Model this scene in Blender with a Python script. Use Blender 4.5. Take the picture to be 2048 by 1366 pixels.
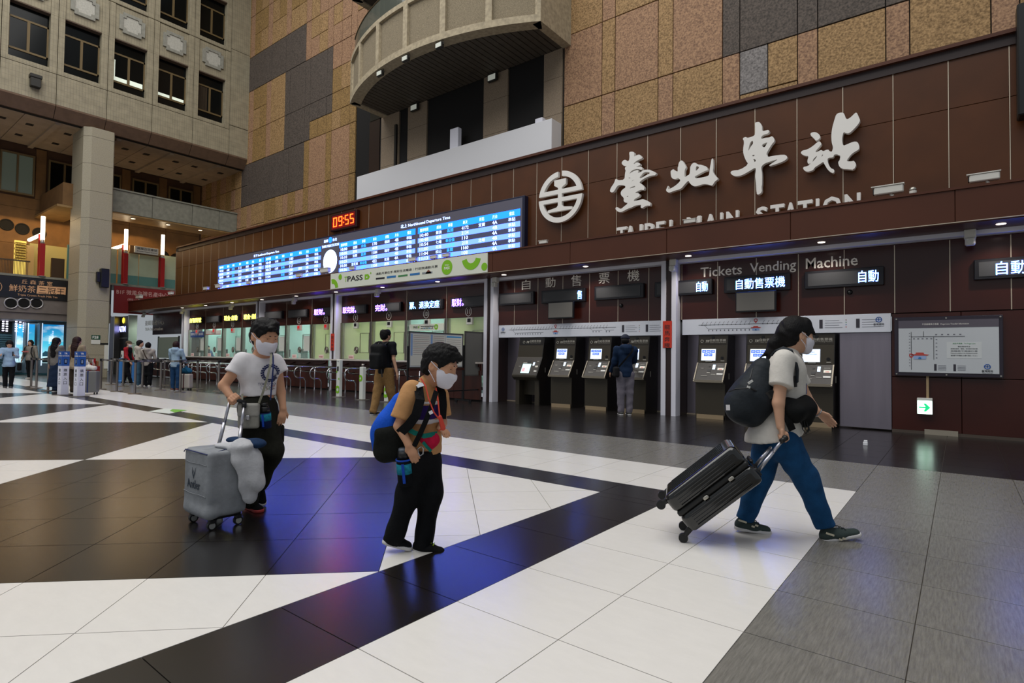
import bpy, math, random
import numpy as np
from mathutils import Vector, Matrix
from mathutils.geometry import tessellate_polygon
for _o in list(bpy.data.objects):
 bpy.data.objects.remove(_o, do_unlink=True)
scene = bpy.context.scene
COL = scene.collection
random.seed(7)
YAW, PITCH, ROLL, FPX, CAMH = -0.667522, 0.0270234, 0.0123482, 1136.5, 1.20
_f = Vector((math.sin(YAW) * math.cos(PITCH), math.cos(YAW) * math.cos(PITCH), math.sin(PITCH)))
_r = Vector((math.cos(YAW), -math.sin(YAW), 0.0))
_u = _r.cross(_f)
CR = _r * math.cos(ROLL) + _u * math.sin(ROLL)
CU = -_r * math.sin(ROLL) + _u * math.cos(ROLL)
CF = _f
CC = Vector((0, 0, CAMH))
cam_data = bpy.data.cameras.new('camera')
cam_data.sensor_width = 36.0
cam_data.lens = FPX * 36.0 / 2048.0
cam_data.clip_end = 300
cam = bpy.data.objects.new('camera', cam_data)
cam.matrix_world = Matrix(((CR.x, CU.x, -CF.x, 0), (CR.y, CU.y, -CF.y, 0), (CR.z, CU.z, -CF.z, CAMH), (0, 0, 0, 1)))
COL.objects.link(cam)
scene.camera = cam
w = bpy.data.worlds.new('hall_daylight')
scene.world = w
w.use_nodes = True
w.node_tree.nodes['Background'].inputs[0].default_value = (0.86, 0.93, 1.0, 1)
w.node_tree.nodes['Background'].inputs[1].default_value = 0.36
scene.view_settings.view_transform = 'Standard'
scene.view_settings.look = 'None'
scene.view_settings.exposure = 0.0
scene.view_settings.gamma = 1.0
scene.view_settings.use_curve_mapping = False
def area(name, loc, sx, sy, power, col=(1, 1, 1), rot=(0, 0, 0)):
 l = bpy.data.lights.new(name, 'AREA')
 l.shape = 'RECTANGLE'
 l.size, l.size_y, l.energy, l.color = sx, sy, power, col
 o = bpy.data.objects.new(name, l)
 o.location = loc
 o.rotation_euler = rot
 COL.objects.link(o)
 return o
area('roof_skylight', (-12, -2, 24.0), 34, 24, 7600, (1.0, 0.985, 0.955))
def _ray(px, py):
 return CR * (px - 1024) - CU * (py - 683) + CF * FPX
def PY(px, py, Y):
 d = _ray(px, py); return CC + d * (Y / d.y)
def PX(px, py, X):
 d = _ray(px, py); return CC + d * (X / d.x)
def PF(px, py, z=0.0):
 d = _ray(px, py); return CC + d * ((z - CAMH) / d.z)
def PD(px, py, depth):
 d = _ray(px, py); return CC + d * (depth / FPX)
def depth_of(p):
 return (Vector(p) - CC).dot(CF)
def project(p):
 v = Vector(p) - CC
 z = v.dot(CF)
 return (1024 + FPX * v.dot(CR) / z, 683 - FPX * v.dot(CU) / z, z)
def lin(c):
 if isinstance(c, str):
  c = tuple(int(c[i:i + 2], 16) / 255 for i in (0, 2, 4))
 elif max(c) > 1:
  c = tuple(v / 255 for v in c)
 return tuple(v / 12.92 if v <= 0.04045 else ((v + 0.055) / 1.055) ** 2.4 for v in c)
MATS = {}
def mat(name, col='808080', rough=0.5, metal=0.0, emit=None, es=1.0, spec=0.5, noise=0.0, nscale=8.0,
  nstretch=(1, 1, 1), bump=0.0, bscale=60.0, alpha=1.0, trans=0.0, coat=0.0, col2=None, ior=1.45):
 if name in MATS:
  return MATS[name]
 m = bpy.data.materials.new(name)
 m.use_nodes = True
 nt = m.node_tree
 b = nt.nodes['Principled BSDF']
 c = lin(col)
 b.inputs['Base Color'].default_value = (*c, 1)
 b.inputs['Roughness'].default_value = rough
 b.inputs['Metallic'].default_value = metal
 b.inputs['Specular IOR Level'].default_value = spec
 b.inputs['IOR'].default_value = ior
 if coat:
  b.inputs['Coat Weight'].default_value = coat
  b.inputs['Coat Roughness'].default_value = 0.08
 if trans:
  b.inputs['Transmission Weight'].default_value = trans
 if alpha < 1:
  b.inputs['Alpha'].default_value = alpha
 if emit is not None:
  b.inputs['Emission Color'].default_value = (*lin(emit), 1)
  b.inputs['Emission Strength'].default_value = es
 if noise or bump:
  geo = nt.nodes.new('ShaderNodeNewGeometry')
  mp = nt.nodes.new('ShaderNodeMapping')
  mp.inputs['Scale'].default_value = nstretch
  nt.links.new(geo.outputs['Position'], mp.inputs['Vector'])
 if noise:
  n = nt.nodes.new('ShaderNodeTexNoise')
  n.inputs['Scale'].default_value = nscale
  n.inputs['Detail'].default_value = 5
  nt.links.new(mp.outputs['Vector'], n.inputs['Vector'])
  mix = nt.nodes.new('ShaderNodeMix')
  mix.data_type = 'RGBA'
  c2 = lin(col2) if col2 else tuple(v * (1 - noise) for v in c)
  mix.inputs[6].default_value = (*tuple(min(1, v * (1 + noise * 0.4)) for v in c), 1)
  mix.inputs[7].default_value = (*c2, 1)
  ramp = nt.nodes.new('ShaderNodeMapRange')
  ramp.inputs['From Min'].default_value = 0.35
  ramp.inputs['From Max'].default_value = 0.68
  nt.links.new(n.outputs['Fac'], ramp.inputs['Value'])
  nt.links.new(ramp.outputs['Result'], mix.inputs[0])
  nt.links.new(mix.outputs[2], b.inputs['Base Color'])
 if bump:
  n2 = nt.nodes.new('ShaderNodeTexNoise')
  n2.inputs['Scale'].default_value = bscale
  n2.inputs['Detail'].default_value = 4
  nt.links.new(mp.outputs['Vector'], n2.inputs['Vector'])
  bp = nt.nodes.new('ShaderNodeBump')
  bp.inputs['Strength'].default_value = bump
  bp.inputs['Distance'].default_value = 0.01
  nt.links.new(n2.outputs['Fac'], bp.inputs['Height'])
  nt.links.new(bp.outputs['Normal'], b.inputs['Normal'])
 MATS[name] = m
 return m
def tag(o, label=None, cat=None, group=None, kind=None):
 if label: o['label'] = label
 if cat: o['category'] = cat
 if group: o['group'] = group
 if kind: o['kind'] = kind
 return o
def wloc(o):
 v = Vector((0, 0, 0))
 while o is not None:
  v += o.location; o = o.parent
 return v
def link(name, me, m, parent=None, loc=None, smooth=False, **kw):
 """me has world coordinates; it is moved so that the object's origin is loc (or the parent's own place)."""
 o = bpy.data.objects.new(name, me)
 base = Vector(loc) if loc is not None else (wloc(parent) if parent else Vector((0, 0, 0)))
 if base.length > 0:
  me.transform(Matrix.Translation(-base))
 if m is not None and not me.materials:
  me.materials.append(m)
 if smooth:
  me.polygons.foreach_set('use_smooth', [True] * len(me.polygons))
 COL.objects.link(o)
 o.parent = parent
 o.location = base - (wloc(parent) if parent else Vector((0, 0, 0)))
 tag(o, **kw)
 return o
def empty(name, loc, label=None, cat=None, group=None, kind=None, parent=None):
 o = bpy.data.objects.new(name, None)
 o.empty_display_size = 0.1
 COL.objects.link(o)
 o.parent = parent
 o.location = Vector(loc) - (wloc(parent) if parent else Vector((0, 0, 0)))
 return tag(o, label, cat, group, kind)
def copy_tree(o, parent=None, loc=None):
 c = o.copy()
 COL.objects.link(c)
 c.parent = parent
 if loc is not None:
  c.location = Vector(loc)
 for ch in [x for x in KIDS.get(o.name, [])]:
  copy_tree(ch, c)
 return c
KIDS = {}
def remember(o):
 KIDS[o.name] = list(o.children)
 for c in o.children:
  remember(c)
class MB:
 """collects polygons in world coordinates"""
 def __init__(s):
  s.v = []; s.f = []; s.mi = []; s.cur = 0
 def add(s, vs, fs):
  n = len(s.v)
  s.v += [tuple(v) for v in vs]
  for f in fs:
   s.f.append(tuple(i + n for i in f)); s.mi.append(s.cur)
  return s
 def box(s, x0, x1, y0, y1, z0, z1):
  if x0 > x1: x0, x1 = x1, x0
  if y0 > y1: y0, y1 = y1, y0
  if z0 > z1: z0, z1 = z1, z0
  return s.add([(x0, y0, z0), (x1, y0, z0), (x1, y1, z0), (x0, y1, z0), (x0, y0, z1), (x1, y0, z1), (x1, y1, z1), (x0, y1, z1)],
      [(0, 3, 2, 1), (4, 5, 6, 7), (0, 1, 5, 4), (1, 2, 6, 5), (2, 3, 7, 6), (3, 0, 4, 7)])
 def bbox(s, x0, x1, y0, y1, z0, z1, c=0.01):
  """box with chamfered edges"""
  X, Yy, Z = (x0, x1), (y0, y1), (z0, z1)
  pts = {}
  vs = []
  for i in (0, 1):
   for j in (0, 1):
    for k in (0, 1):
     sx, sy, sz = (1, -1)[i] * c, (1, -1)[j] * c, (1, -1)[k] * c
     for a, p in (('x', (X[i], Yy[j] + sy, Z[k] + sz)), ('y', (X[i] + sx, Yy[j], Z[k] + sz)), ('z', (X[i] + sx, Yy[j] + sy, Z[k]))):
      pts[(i, j, k, a)] = len(vs); vs.append(p)
  fs = []
  for i in (0, 1):
   q = [pts[(i, 0, 0, 'x')], pts[(i, 1, 0, 'x')], pts[(i, 1, 1, 'x')], pts[(i, 0, 1, 'x')]]
   fs.append(tuple(q if i else q[::-1]))
   q = [pts[(0, i, 0, 'y')], pts[(1, i, 0, 'y')], pts[(1, i, 1, 'y')], pts[(0, i, 1, 'y')]]
   fs.append(tuple(q[::-1] if i else q))
   q = [pts[(0, 0, i, 'z')], pts[(1, 0, i, 'z')], pts[(1, 1, i, 'z')], pts[(0, 1, i, 'z')]]
   fs.append(tuple(q if i else q[::-1]))
  for i in (0, 1):
   for j in (0, 1):
    fs.append((pts[(i, j, 0, 'x')], pts[(i, j, 0, 'y')], pts[(i, j, 1, 'y')], pts[(i, j, 1, 'x')]))
    fs.append((pts[(i, 0, j, 'x')], pts[(i, 0, j, 'z')], pts[(i, 1, j, 'z')], pts[(i, 1, j, 'x')]))
    fs.append((pts[(0, i, j, 'y')], pts[(0, i, j, 'z')], pts[(1, i, j, 'z')], pts[(1, i, j, 'y')]))
    for k in (0, 1):
     fs.append((pts[(i, j, k, 'x')], pts[(i, j, k, 'y')], pts[(i, j, k, 'z')]))
  return s.add(vs, fs)
 def quad(s, a, b, c, d):
  return s.add([a, b, c, d], [(0, 1, 2, 3)])
 def prism(s, outer, holes, fn, t0, t1):
  """outline in 2-D (u, v) with holes, swept from t0 to t1; fn(u, v, t) gives the point"""
  loops = [outer] + list(holes)
  flat = [p for l in loops for p in l]
  tris = tessellate_polygon([[Vector((p[0], p[1], 0)) for p in l] for l in loops])
  n = len(flat)
  vs = [fn(p[0], p[1], t0) for p in flat] + [fn(p[0], p[1], t1) for p in flat]
  fs = [tuple(t) for t in tris] + [tuple(i + n for i in t[::-1]) for t in tris]
  k = 0
  for l in loops:
   for i in range(len(l)):
    j = (i + 1) % len(l)
    fs.append((k + i, k + i + n, k + j + n, k + j))
   k += len(l)
  return s.add(vs, fs)
 def cyl(s, a, b, ra, rb=None, n=16, caps=True):
  rb = ra if rb is None else rb
  a, b = Vector(a), Vector(b)
  ax = (b - a).normalized()
  t = Vector((0, 0, 1)) if abs(ax.z) < 0.9 else Vector((1, 0, 0))
  e1 = ax.cross(t).normalized(); e2 = ax.cross(e1)
  vs = []
  for (c, r) in ((a, ra), (b, rb)):
   for i in range(n):
    th = 2 * math.pi * i / n
    vs.append(c + (e1 * math.cos(th) + e2 * math.sin(th)) * r)
  fs = [(i, (i + 1) % n, (i + 1) % n + n, i + n) for i in range(n)]
  if caps:
   fs += [tuple(range(n))[::-1], tuple(range(n, 2 * n))]
  return s.add(vs, fs)
 def tube(s, pts, r, n=8, closed=False):
  pts = [Vector(p) for p in pts]
  m = len(pts)
  rings = []
  prev = None
  for i, p in enumerate(pts):
   if closed:
    d = pts[(i + 1) % m] - pts[i - 1]
   else:
    d = pts[min(i + 1, m - 1)] - pts[max(i - 1, 0)]
   d.normalize()
   if prev is None:
    t = Vector((0, 0, 1)) if abs(d.z) < 0.9 else Vector((1, 0, 0))
    e1 = d.cross(t).normalized()
   else:
    e1 = (prev - d * prev.dot(d)).normalized()
   prev = e1
   e2 = d.cross(e1)
   rr = r[i] if isinstance(r, (list, tuple)) else r
   rings.append([p + (e1 * math.cos(2 * math.pi * k / n) + e2 * math.sin(2 * math.pi * k / n)) * rr for k in range(n)])
  vs = [v for ring in rings for v in ring]
  fs = []
  for i in range(m if closed else m - 1):
   j = (i + 1) % m
   for k in range(n):
    l = (k + 1) % n
    fs.append((i * n + k, i * n + l, j * n + l, j * n + k))
  if not closed:
   fs += [tuple(range(n))[::-1], tuple((m - 1) * n + k for k in range(n))]
  return s.add(vs, fs)
 def strip(s, pts, width, thick, nrm):
  """flat strap along pts; nrm = outward normal (vector or list)"""
  pts = [Vector(p) for p in pts]
  m = len(pts)
  vs = []
  for i, p in enumerate(pts):
   d = (pts[min(i + 1, m - 1)] - pts[max(i - 1, 0)]).normalized()
   nn = Vector(nrm[i] if isinstance(nrm, list) else nrm).normalized()
   sd = d.cross(nn).normalized()
   nn = sd.cross(d)
   for (a, b) in ((-1, 0), (1, 0), (1, 1), (-1, 1)):
    vs.append(p + sd * (a * width / 2) + nn * (b * thick))
  fs = []
  for i in range(m - 1):
   for k in range(4):
    l = (k + 1) % 4
    fs.append((i * 4 + k, i * 4 + l, i * 4 + 4 + l, i * 4 + 4 + k))
  fs += [(3, 2, 1, 0), tuple((m - 1) * 4 + k for k in range(4))]
  return s.add(vs, fs)
 def lathe(s, c, prof, n=24, axis='z'):
  c = Vector(c)
  vs = []
  for (r, h) in prof:
   for i in range(n):
    th = 2 * math.pi * i / n
    a, b = r * math.cos(th), r * math.sin(th)
    vs.append(c + (Vector((a, b, h)) if axis == 'z' else Vector((a, h, b)) if axis == 'y' else Vector((h, a, b))))
  fs = []
  m = len(prof)
  for i in range(m - 1):
   for k in range(n):
    l = (k + 1) % n
    fs.append((i * n + k, i * n + l, (i + 1) * n + l, (i + 1) * n + k))
  fs += [tuple(range(n))[::-1], tuple((m - 1) * n + k for k in range(n))]
  return s.add(vs, fs)
 def mesh(s, name='m'):
  me = bpy.data.meshes.new(name)
  me.from_pydata(s.v, [], s.f)
  if s.cur or any(s.mi):
   me.polygons.foreach_set('material_index', s.mi)
  me.update()
  return me
 def build(s, name, m, parent=None, loc=None, smooth=False, fix=False, **kw):
  me = s.mesh(name)
  if isinstance(m, (list, tuple)):
   for x in m: me.materials.append(x)
   m = None
  if fix:
   import bmesh
   bm = bmesh.new(); bm.from_mesh(me)
   bmesh.ops.recalc_face_normals(bm, faces=bm.faces)
   bm.to_mesh(me); bm.free()
  return link(name, me, m, parent, loc, smooth, **kw)
TSCENE = bpy.data.scenes.new('lettering_bench')
TCACHE = {}
def text_mesh(body, ext=0.0, bold=0.0, spacing=1.0):
 if any(ord(c) > 0x2e80 for c in body): bold = 0.0
 key = (body, ext, bold, spacing)
 if key not in TCACHE:
  cu = bpy.data.curves.new('t', 'FONT')
  cu.body = body
  cu.size = 1.0
  cu.extrude = ext
  cu.offset = bold
  cu.space_character = spacing
  cu.resolution_u = 2
  o = bpy.data.objects.new('t', cu)
  TSCENE.collection.objects.link(o)
  with bpy.context.temp_override(scene=TSCENE, view_layer=TSCENE.view_layers[0]):
   dg = bpy.context.evaluated_depsgraph_get()
   dg.update()
  TCACHE[key] = bpy.data.meshes.new_from_object(o.evaluated_get(dg))
  bpy.data.objects.remove(o); bpy.data.curves.remove(cu)
 return TCACHE[key].copy()
def lettering(name, body, m, parent, at, h, face='y', width=None, ext=0.002, bold=0.0, align='l', spacing=1.0, shear=0.0, **kw):
 """flat letters; at = left (or centre) of the baseline box, h = height of the inked box"""
 me = text_mesh(body, ext=1.0, bold=bold, spacing=spacing)
 n = len(me.vertices)
 if n == 0:
  return None
 co = np.empty(n * 3, dtype=np.float32); me.vertices.foreach_get('co', co); co = co.reshape(-1, 3)
 lo, hi = co.min(0), co.max(0)
 sy = h / max(hi[1] - lo[1], 1e-6)
 sx = sy if width is None else width / max(hi[0] - lo[0], 1e-6)
 u = (co[:, 0] - lo[0]) * sx
 v = (co[:, 1] - lo[1]) * sy
 u = u + v * shear
 t = co[:, 2] * ext
 if align == 'c': u = u - (hi[0] - lo[0]) * sx / 2
 if align == 'r': u = u - (hi[0] - lo[0]) * sx
 at = Vector(at)
 if callable(face):
  out = np.array([face(a, b, c) for a, b, c in zip(u, v, t)], dtype=np.float32) + np.array(at, dtype=np.float32)
 elif face == 'y':
  out = np.stack([at.x + u, at.y - t, at.z + v], 1)
 elif face == 'x':
  out = np.stack([at.x + t, at.y + u, at.z + v], 1)
 elif face == 'z':
  out = np.stack([at.x + u, at.y + v, at.z + t], 1)
 me.vertices.foreach_set('co', out.astype(np.float32).ravel())
 me.materials.clear()
 me.update()
 return link(name, me, m, parent, **kw)
# ================================================================== materials of the place
def tile_mat(name, col, rough, grain, gdir, spec=0.5, strength=0.25):
 m = mat(name, col, rough, spec=spec, ior=1.7 if 'black' in name else 1.5)
 nt = m.node_tree
 b = nt.nodes['Principled BSDF']
 geo = nt.nodes.new('ShaderNodeNewGeometry')
 mp = nt.nodes.new('ShaderNodeMapping')
 mp.inputs['Scale'].default_value = gdir
 n = nt.nodes.new('ShaderNodeTexNoise')
 n.inputs['Scale'].default_value = 6
 n.inputs['Detail'].default_value = 6
 n.inputs['Roughness'].default_value = 0.7
 nt.links.new(geo.outputs['Position'], mp.inputs['Vector'])
 nt.links.new(mp.outputs['Vector'], n.inputs['Vector'])
 rg = nt.nodes.new('ShaderNodeMapRange')
 rg.inputs['From Min'].default_value = 0.3
 rg.inputs['From Max'].default_value = 0.7
 rg.inputs['To Min'].default_value = 1 - grain
 rg.inputs['To Max'].default_value = 1 + grain
 nt.links.new(n.outputs['Fac'], rg.inputs['Value'])
 hsv = nt.nodes.new('ShaderNodeHueSaturation')
 hsv.inputs['Color'].default_value = (*lin(col), 1)
 nt.links.new(rg.outputs['Result'], hsv.inputs['Value'])
 nt.links.new(hsv.outputs['Color'], b.inputs['Base Color'])
 bp = nt.nodes.new('ShaderNodeBump')
 bp.inputs['Strength'].default_value = strength
 bp.inputs['Distance'].default_value = 0.002
 nt.links.new(n.outputs['Fac'], bp.inputs['Height'])
 nt.links.new(bp.outputs['Normal'], b.inputs['Normal'])
 return m
M_WT = tile_mat('white_tile', 'dcd8d2', 0.24, 0.025, (1.2, 3, 1), 0.35, 0.03)
M_BT = tile_mat('black_tile', '15110f', 0.23, 0.35, (2.5, 14, 1), 1.0, 0.10)
M_BT2 = tile_mat('black_tile_diagonal', '15110f', 0.23, 0.35, (9, 9, 1), 1.0, 0.10)
M_GT = tile_mat('grey_tile', '74716b', 0.26, 0.28, (16, 1.3, 1), 0.45, 0.12)
M_GROUT = mat('grout', '6b655e', 0.9)
M_BROWN = mat('brown_panel', '502c12', 0.32, spec=0.45, noise=0.18, nscale=1.3, bump=0.03, bscale=2.0)
M_FASC = mat('fascia_brown', '4d2715', 0.42, spec=0.4, noise=0.12, nscale=0.8)
M_DKRED = mat('header_brown', '3a1710', 0.22, spec=0.5, noise=0.15, nscale=1.0)
M_JOINT = mat('joint_metal', 'c9b9a4', 0.35, 0.6)
M_DARK = mat('recess_dark', '0d0a09', 0.8)
M_WHITE_PAINT = mat('white_paint', 'd9d8e2', 0.45)
M_WHITE_WALL = mat('white_plaster', 'd6d5d8', 0.7)
M_STEEL = mat('stainless', 'b9b2ac', 0.28, 1.0, bump=0.05, bscale=3, nstretch=(0.5, 0.5, 8))
M_STEEL_TUBE = mat('steel_tube', 'a8a7aa', 0.25, 1.0)
M_POST_DARK = mat('post_brown', '2c1d1b', 0.4)
M_BLACK = mat('black_plastic', '0c0c0e', 0.4)
M_GREYSCR = mat('led_off', '3c3c3e', 0.55)
M_SIGN_WHITE = mat('letter_white', 'e6e2dc', 0.4)
# ================================================================== floor: slab and tiles
floor = MB().box(-62, 9, -8, 12.6, -0.30, -0.012).build('floor', M_GROUT, kind='structure',
 label='polished hall floor of white, black and grey tiles', loc=(0, 0, 0))
def clip(poly, a, b, c):
 """keep a*x + b*y <= c"""
 out = []
 n = len(poly)
 for i in range(n):
  p, q = poly[i], poly[(i + 1) % n]
  dp, dq = a * p[0] + b * p[1] - c, a * q[0] + b * q[1] - c
  if dp <= 0: out.append(p)
  if dp * dq < 0:
   t = dp / (dp - dq)
   out.append((p[0] + (q[0] - p[0]) * t, p[1] + (q[1] - p[1]) * t))
 return out
def parea(p):
 return 0.5 * abs(sum(p[i][0] * p[(i + 1) % len(p)][1] - p[(i + 1) % len(p)][0] * p[i][1] for i in range(len(p))))
XS0, XS1, XW, YS0, YS1, YG, YB = -2.54, -1.943, -0.757, 4.525, 4.97, 6.11, 7.82
tiles = []
def grid(x0, x1, y0, y1, nx, ny, m, xs=None, ys=None):
 xs = xs or [x0 + (x1 - x0) * i / nx for i in range(nx + 1)]
 ys = ys or [y0 + (y1 - y0) * i / ny for i in range(ny + 1)]
 for i in range(len(xs) - 1):
  for j in range(len(ys) - 1):
   tiles.append(([(xs[i], ys[j]), (xs[i + 1], ys[j]), (xs[i + 1], ys[j + 1]), (xs[i], ys[j + 1])], m))
T = 0.593
xl = [XW - T * k for k in range(0, 68)][::-1]
ynear = sorted([YS1 - 0.583 * k for k in range(0, 13)])
ynear_strip = [y for y in ynear if y < YS0 - 0.05] + [YS0]
grid(0, 0, 0, 0, 0, 0, M_BT, xs=[XS0, XS1], ys=ynear_strip + [YS1])
grid(0, 0, 0, 0, 0, 0, M_BT, xs=[x for x in xl if x < XS0 - 0.05] + [XS0], ys=[YS0, YS1])
grid(0, 0, 0, 0, 0, 0, M_WT, xs=[XS1, (XS1 + XW) / 2, XW], ys=ynear)
grid(0, 0, 0, 0, 0, 0, M_WT, xs=xl, ys=[YS1, (YS1 + YG) / 2, YG])
xr = [XW + 0.588 * k for k in range(0, 12)]
grid(0, 0, 0, 0, 0, 0, M_GT, xs=xl + xr[1:], ys=[YG, YG + 0.57, YG + 1.14, YB])
grid(0, 0, 0, 0, 0, 0, M_GT, xs=xr, ys=ynear + [(YS1 + YG) / 2, YG])
grid(0, 0, 0, 0, 0, 0, M_BT, xs=xl + xr[1:], ys=[YB + 0.598 * k for k in range(0, 8)])
PER, U0, V0 = 5.10, 4.60, -0.487
ST = PER / 6
for iu in range(-8, 60):
 for iv in range(-70, 12):
  u0, v0 = U0 + iu * ST, V0 + iv * ST
  c = [(u0, v0), (u0 + ST, v0), (u0 + ST, v0 + ST), (u0, v0 + ST)]
  poly = [((v - u) / 2, (u + v) / 2) for u, v in c]
  poly = clip(poly, 1, 0, XS0); poly = clip(poly, 0, 1, YS0) if poly else poly
  poly = clip(poly, 0, -1, 2.0) if poly else poly
  poly = clip(poly, -1, 0, 40.0) if poly else poly
  if len(poly) < 3 or parea(poly) < 1e-3: continue
  black = (math.floor(iu / 6) + math.floor(iv / 6)) % 2 == 1
  tiles.append((poly, M_BT2 if black else M_WT))
scored = []
for poly, m in tiles:
 cx = sum(p[0] for p in poly) / len(poly); cy = sum(p[1] for p in poly) / len(poly)
 pr = [project((p[0], p[1], 0)) for p in poly]
 if min(p[2] for p in pr) < 0.4:
  sc_ = 0
 else:
  X_ = [min(2150, max(-100, p[0])) for p in pr]; Y_ = [min(1460, p[1]) for p in pr]
  sc_ = parea(list(zip(X_, Y_)))
  if max(p[0] for p in pr) < 0 or min(p[0] for p in pr) > 2048: sc_ = 0
 scored.append((sc_, poly, m))
scored.sort(key=lambda t: -t[0])
def tile_poly(mb, poly, g=0.0022):
 cx = sum(p[0] for p in poly) / len(poly); cy = sum(p[1] for p in poly) / len(poly)
 q = []
 n = len(poly)
 for i in range(n):
  p = Vector((poly[i][0], poly[i][1])); a = Vector(poly[i - 1][:2]) - p; b = Vector(poly[(i + 1) % n][:2]) - p
  if a.length < 1e-6 or b.length < 1e-6: continue
  d = a.normalized() + b.normalized()
  s_ = abs(a.normalized().cross(b.normalized()))
  if d.length < 1e-6: q.append(p); continue
  q.append(p + d * (g / max(s_, 0.3)))
 n = len(q)
 vs = [(p.x, p.y, 0.0) for p in q] + [(p.x, p.y, -0.014) for p in q]
 fs = [tuple(range(n))] + [(i + n, (i + 1) % n + n, (i + 1) % n, i) for i in range(n)]
 mb.add(vs, fs)
def ccw(p):
 s = sum(p[i][0] * p[(i + 1) % len(p)][1] - p[(i + 1) % len(p)][0] * p[i][1] for i in range(len(p)))
 return p if s > 0 else p[::-1]
rest = {}
for k, (s_, poly, m) in enumerate(scored):
 poly = ccw(poly)
 if k < 300 and s_ > 0:
  mb = MB(); tile_poly(mb, poly)
  cx = sum(p[0] for p in poly) / len(poly); cy = sum(p[1] for p in poly) / len(poly)
  mb.build('floor_tile', m, floor, loc=(cx, cy, 0))
 else:
  mb = rest.setdefault('a', (MB(), []))[0]
  idx = [M_WT, M_BT, M_BT2, M_GT].index(m)
  mb.cur = idx; tile_poly(mb, poly);
rmb = rest['a'][0]; rmb.cur = 1
rmb.build('distant_floor_tiles', [M_WT, M_BT, M_BT2, M_GT], floor, kind='stuff')
# ================================================================== ticket-hall wall (brown panels, y = 11.6)
YS = 11.6
PW_ = 0.753
wall = MB().box(-30.4, 6.0, YS + 0.05, 12.4, 3.3, 6.33).build('wall_ticket', M_DARK, kind='structure', loc=(-12, YS, 0),
 label='brown panelled wall above the ticket counters')
xj = [-8.40 + PW_ * k for k in range(-29, 20)]
for (z0, z1) in ((3.75, 5.335), (5.335, 6.13)):
 base = None
 for i in range(len(xj) - 1):
  if base is None:
   base = MB().bbox(xj[i] + 0.008, xj[i + 1] - 0.008, YS, YS + 0.05, z0 + 0.004, z1 - 0.004, 0.003).mesh('panel')
   base.transform(Matrix.Translation((-xj[i], -YS, -z0)))
   base.materials.append(M_BROWN)
  o = bpy.data.objects.new('wall_panel', base); COL.objects.link(o); o.parent = wall
  o.location = Vector((xj[i], YS, z0)) - wall.location
for x in xj:
 MB().box(x - 0.006, x + 0.006, YS - 0.006, YS + 0.05, 3.75, 6.17).build('joint_strip', M_JOINT, wall)
MB().box(-29.9, 6, YS - 0.03, YS + 0.06, 6.135, 6.30).build('dark_reveal', M_POST_DARK, wall)
MB().box(-30.0, 6, YS - 0.10, YS + 0.3, 6.30, 6.36).build('coping', M_FASC, wall)
MB().box(-29.9, 6, YS + 0.001, YS + 0.05, 6.10, 6.137).build('top_rail', M_BROWN, wall)
MB().box(-30.4, 6.0, 12.3, 15.4, 6.15, 6.30).build('trim_1', M_DARK, kind='structure', label='dark roof over the ticket offices')
YF = 10.8
fas = MB().box(-34.6, 6, YF + 0.04, YS, 3.32, 3.80).build('trim_2', M_FASC, kind='structure', loc=(-12, YF, 3.3), label='brown box fascia over the counters')
x = -4.60 - 2.28 * 13
while x < 5.5:
 MB().bbox(x + 0.004, x + 2.276, YF, YF + 0.05, 3.315, 3.80, 0.004).build('fascia_panel', M_FASC, fas)
 x += 2.28
MB().box(-34.6, 6, YF - 0.02, YF + 0.5, 3.80, 3.838).build('top_edge', M_FASC, fas)
MB().box(-34.6, 6, YF - 0.008, YF + 0.03, 3.30, 3.312).build('bottom_line', M_JOINT, fas)
MB().box(-34.6, 6, YF + 0.03, YS + 0.2, 3.285, 3.32).build('underside', M_FASC, fas)
M_DL = mat('fascia_downlight', 'fff2e0', 0.4, emit='ffeedd', es=4.0)
for k in range(13):
 x = -28.3 + 2.4 * k
 MB().cyl((x, 11.18, 3.28), (x, 11.18, 3.288), 0.06, n=16).build('downlight', M_DL, fas)
 sp = bpy.data.lights.new('fascia_downlight', 'SPOT'); sp.energy = 60; sp.spot_size = 2.2; sp.spot_blend = 0.8; sp.color = (1.0, 0.93, 0.86); sp.shadow_soft_size = 0.06
 so = bpy.data.objects.new('fascia_downlight', sp); so.location = (x, 11.18, 3.27); so.rotation_euler = (0.12, 0, 0); COL.objects.link(so)
YP = 11.48
POSTS = [-4.84, -9.86, -16.87, -21.97, -28.93]
names = {-4.84: 'between the two vending machine bays', -9.86: 'left of the vending machines', -16.87: 'between ticket windows seven and eight',
   -21.97: 'between ticket windows four and five', -28.93: 'left of ticket window one'}
for k, X in enumerate(POSTS):
 t = empty('wall_post', (X, YP, 0), 'white edged brown post ' + names[X], 'post', 'posts of the ticket wall')
 MB().box(X - 0.165, X - 0.065, YP, 11.72, 0, 3.285).build('white_edge', M_WHITE_PAINT, t)
 MB().box(X + 0.065, X + 0.165, YP, 11.72, 0, 3.285).build('white_edge', M_WHITE_PAINT, t)
 MB().box(X - 0.065, X + 0.065, YP + 0.03, 12.3, 0, 3.285).build('brown_core', M_POST_DARK, t)
 MB().box(X - 0.165, X + 0.165, 11.72, 12.3, 0, 3.285).build('rear_block', M_POST_DARK, t)
bays = [(-4.675, 6.0), (-9.695, -5.005), (-16.705, -10.025), (-21.805, -17.035), (-28.765, -22.135), (-33.2, -29.095)]
for k, (a, b) in enumerate(bays):
 MB().box(a, b, YP + 0.005, 11.70, 3.215, 3.284).build('trim_%d' % (k + 3), M_WHITE_PAINT, kind='structure', label='white rail under the fascia')
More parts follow.
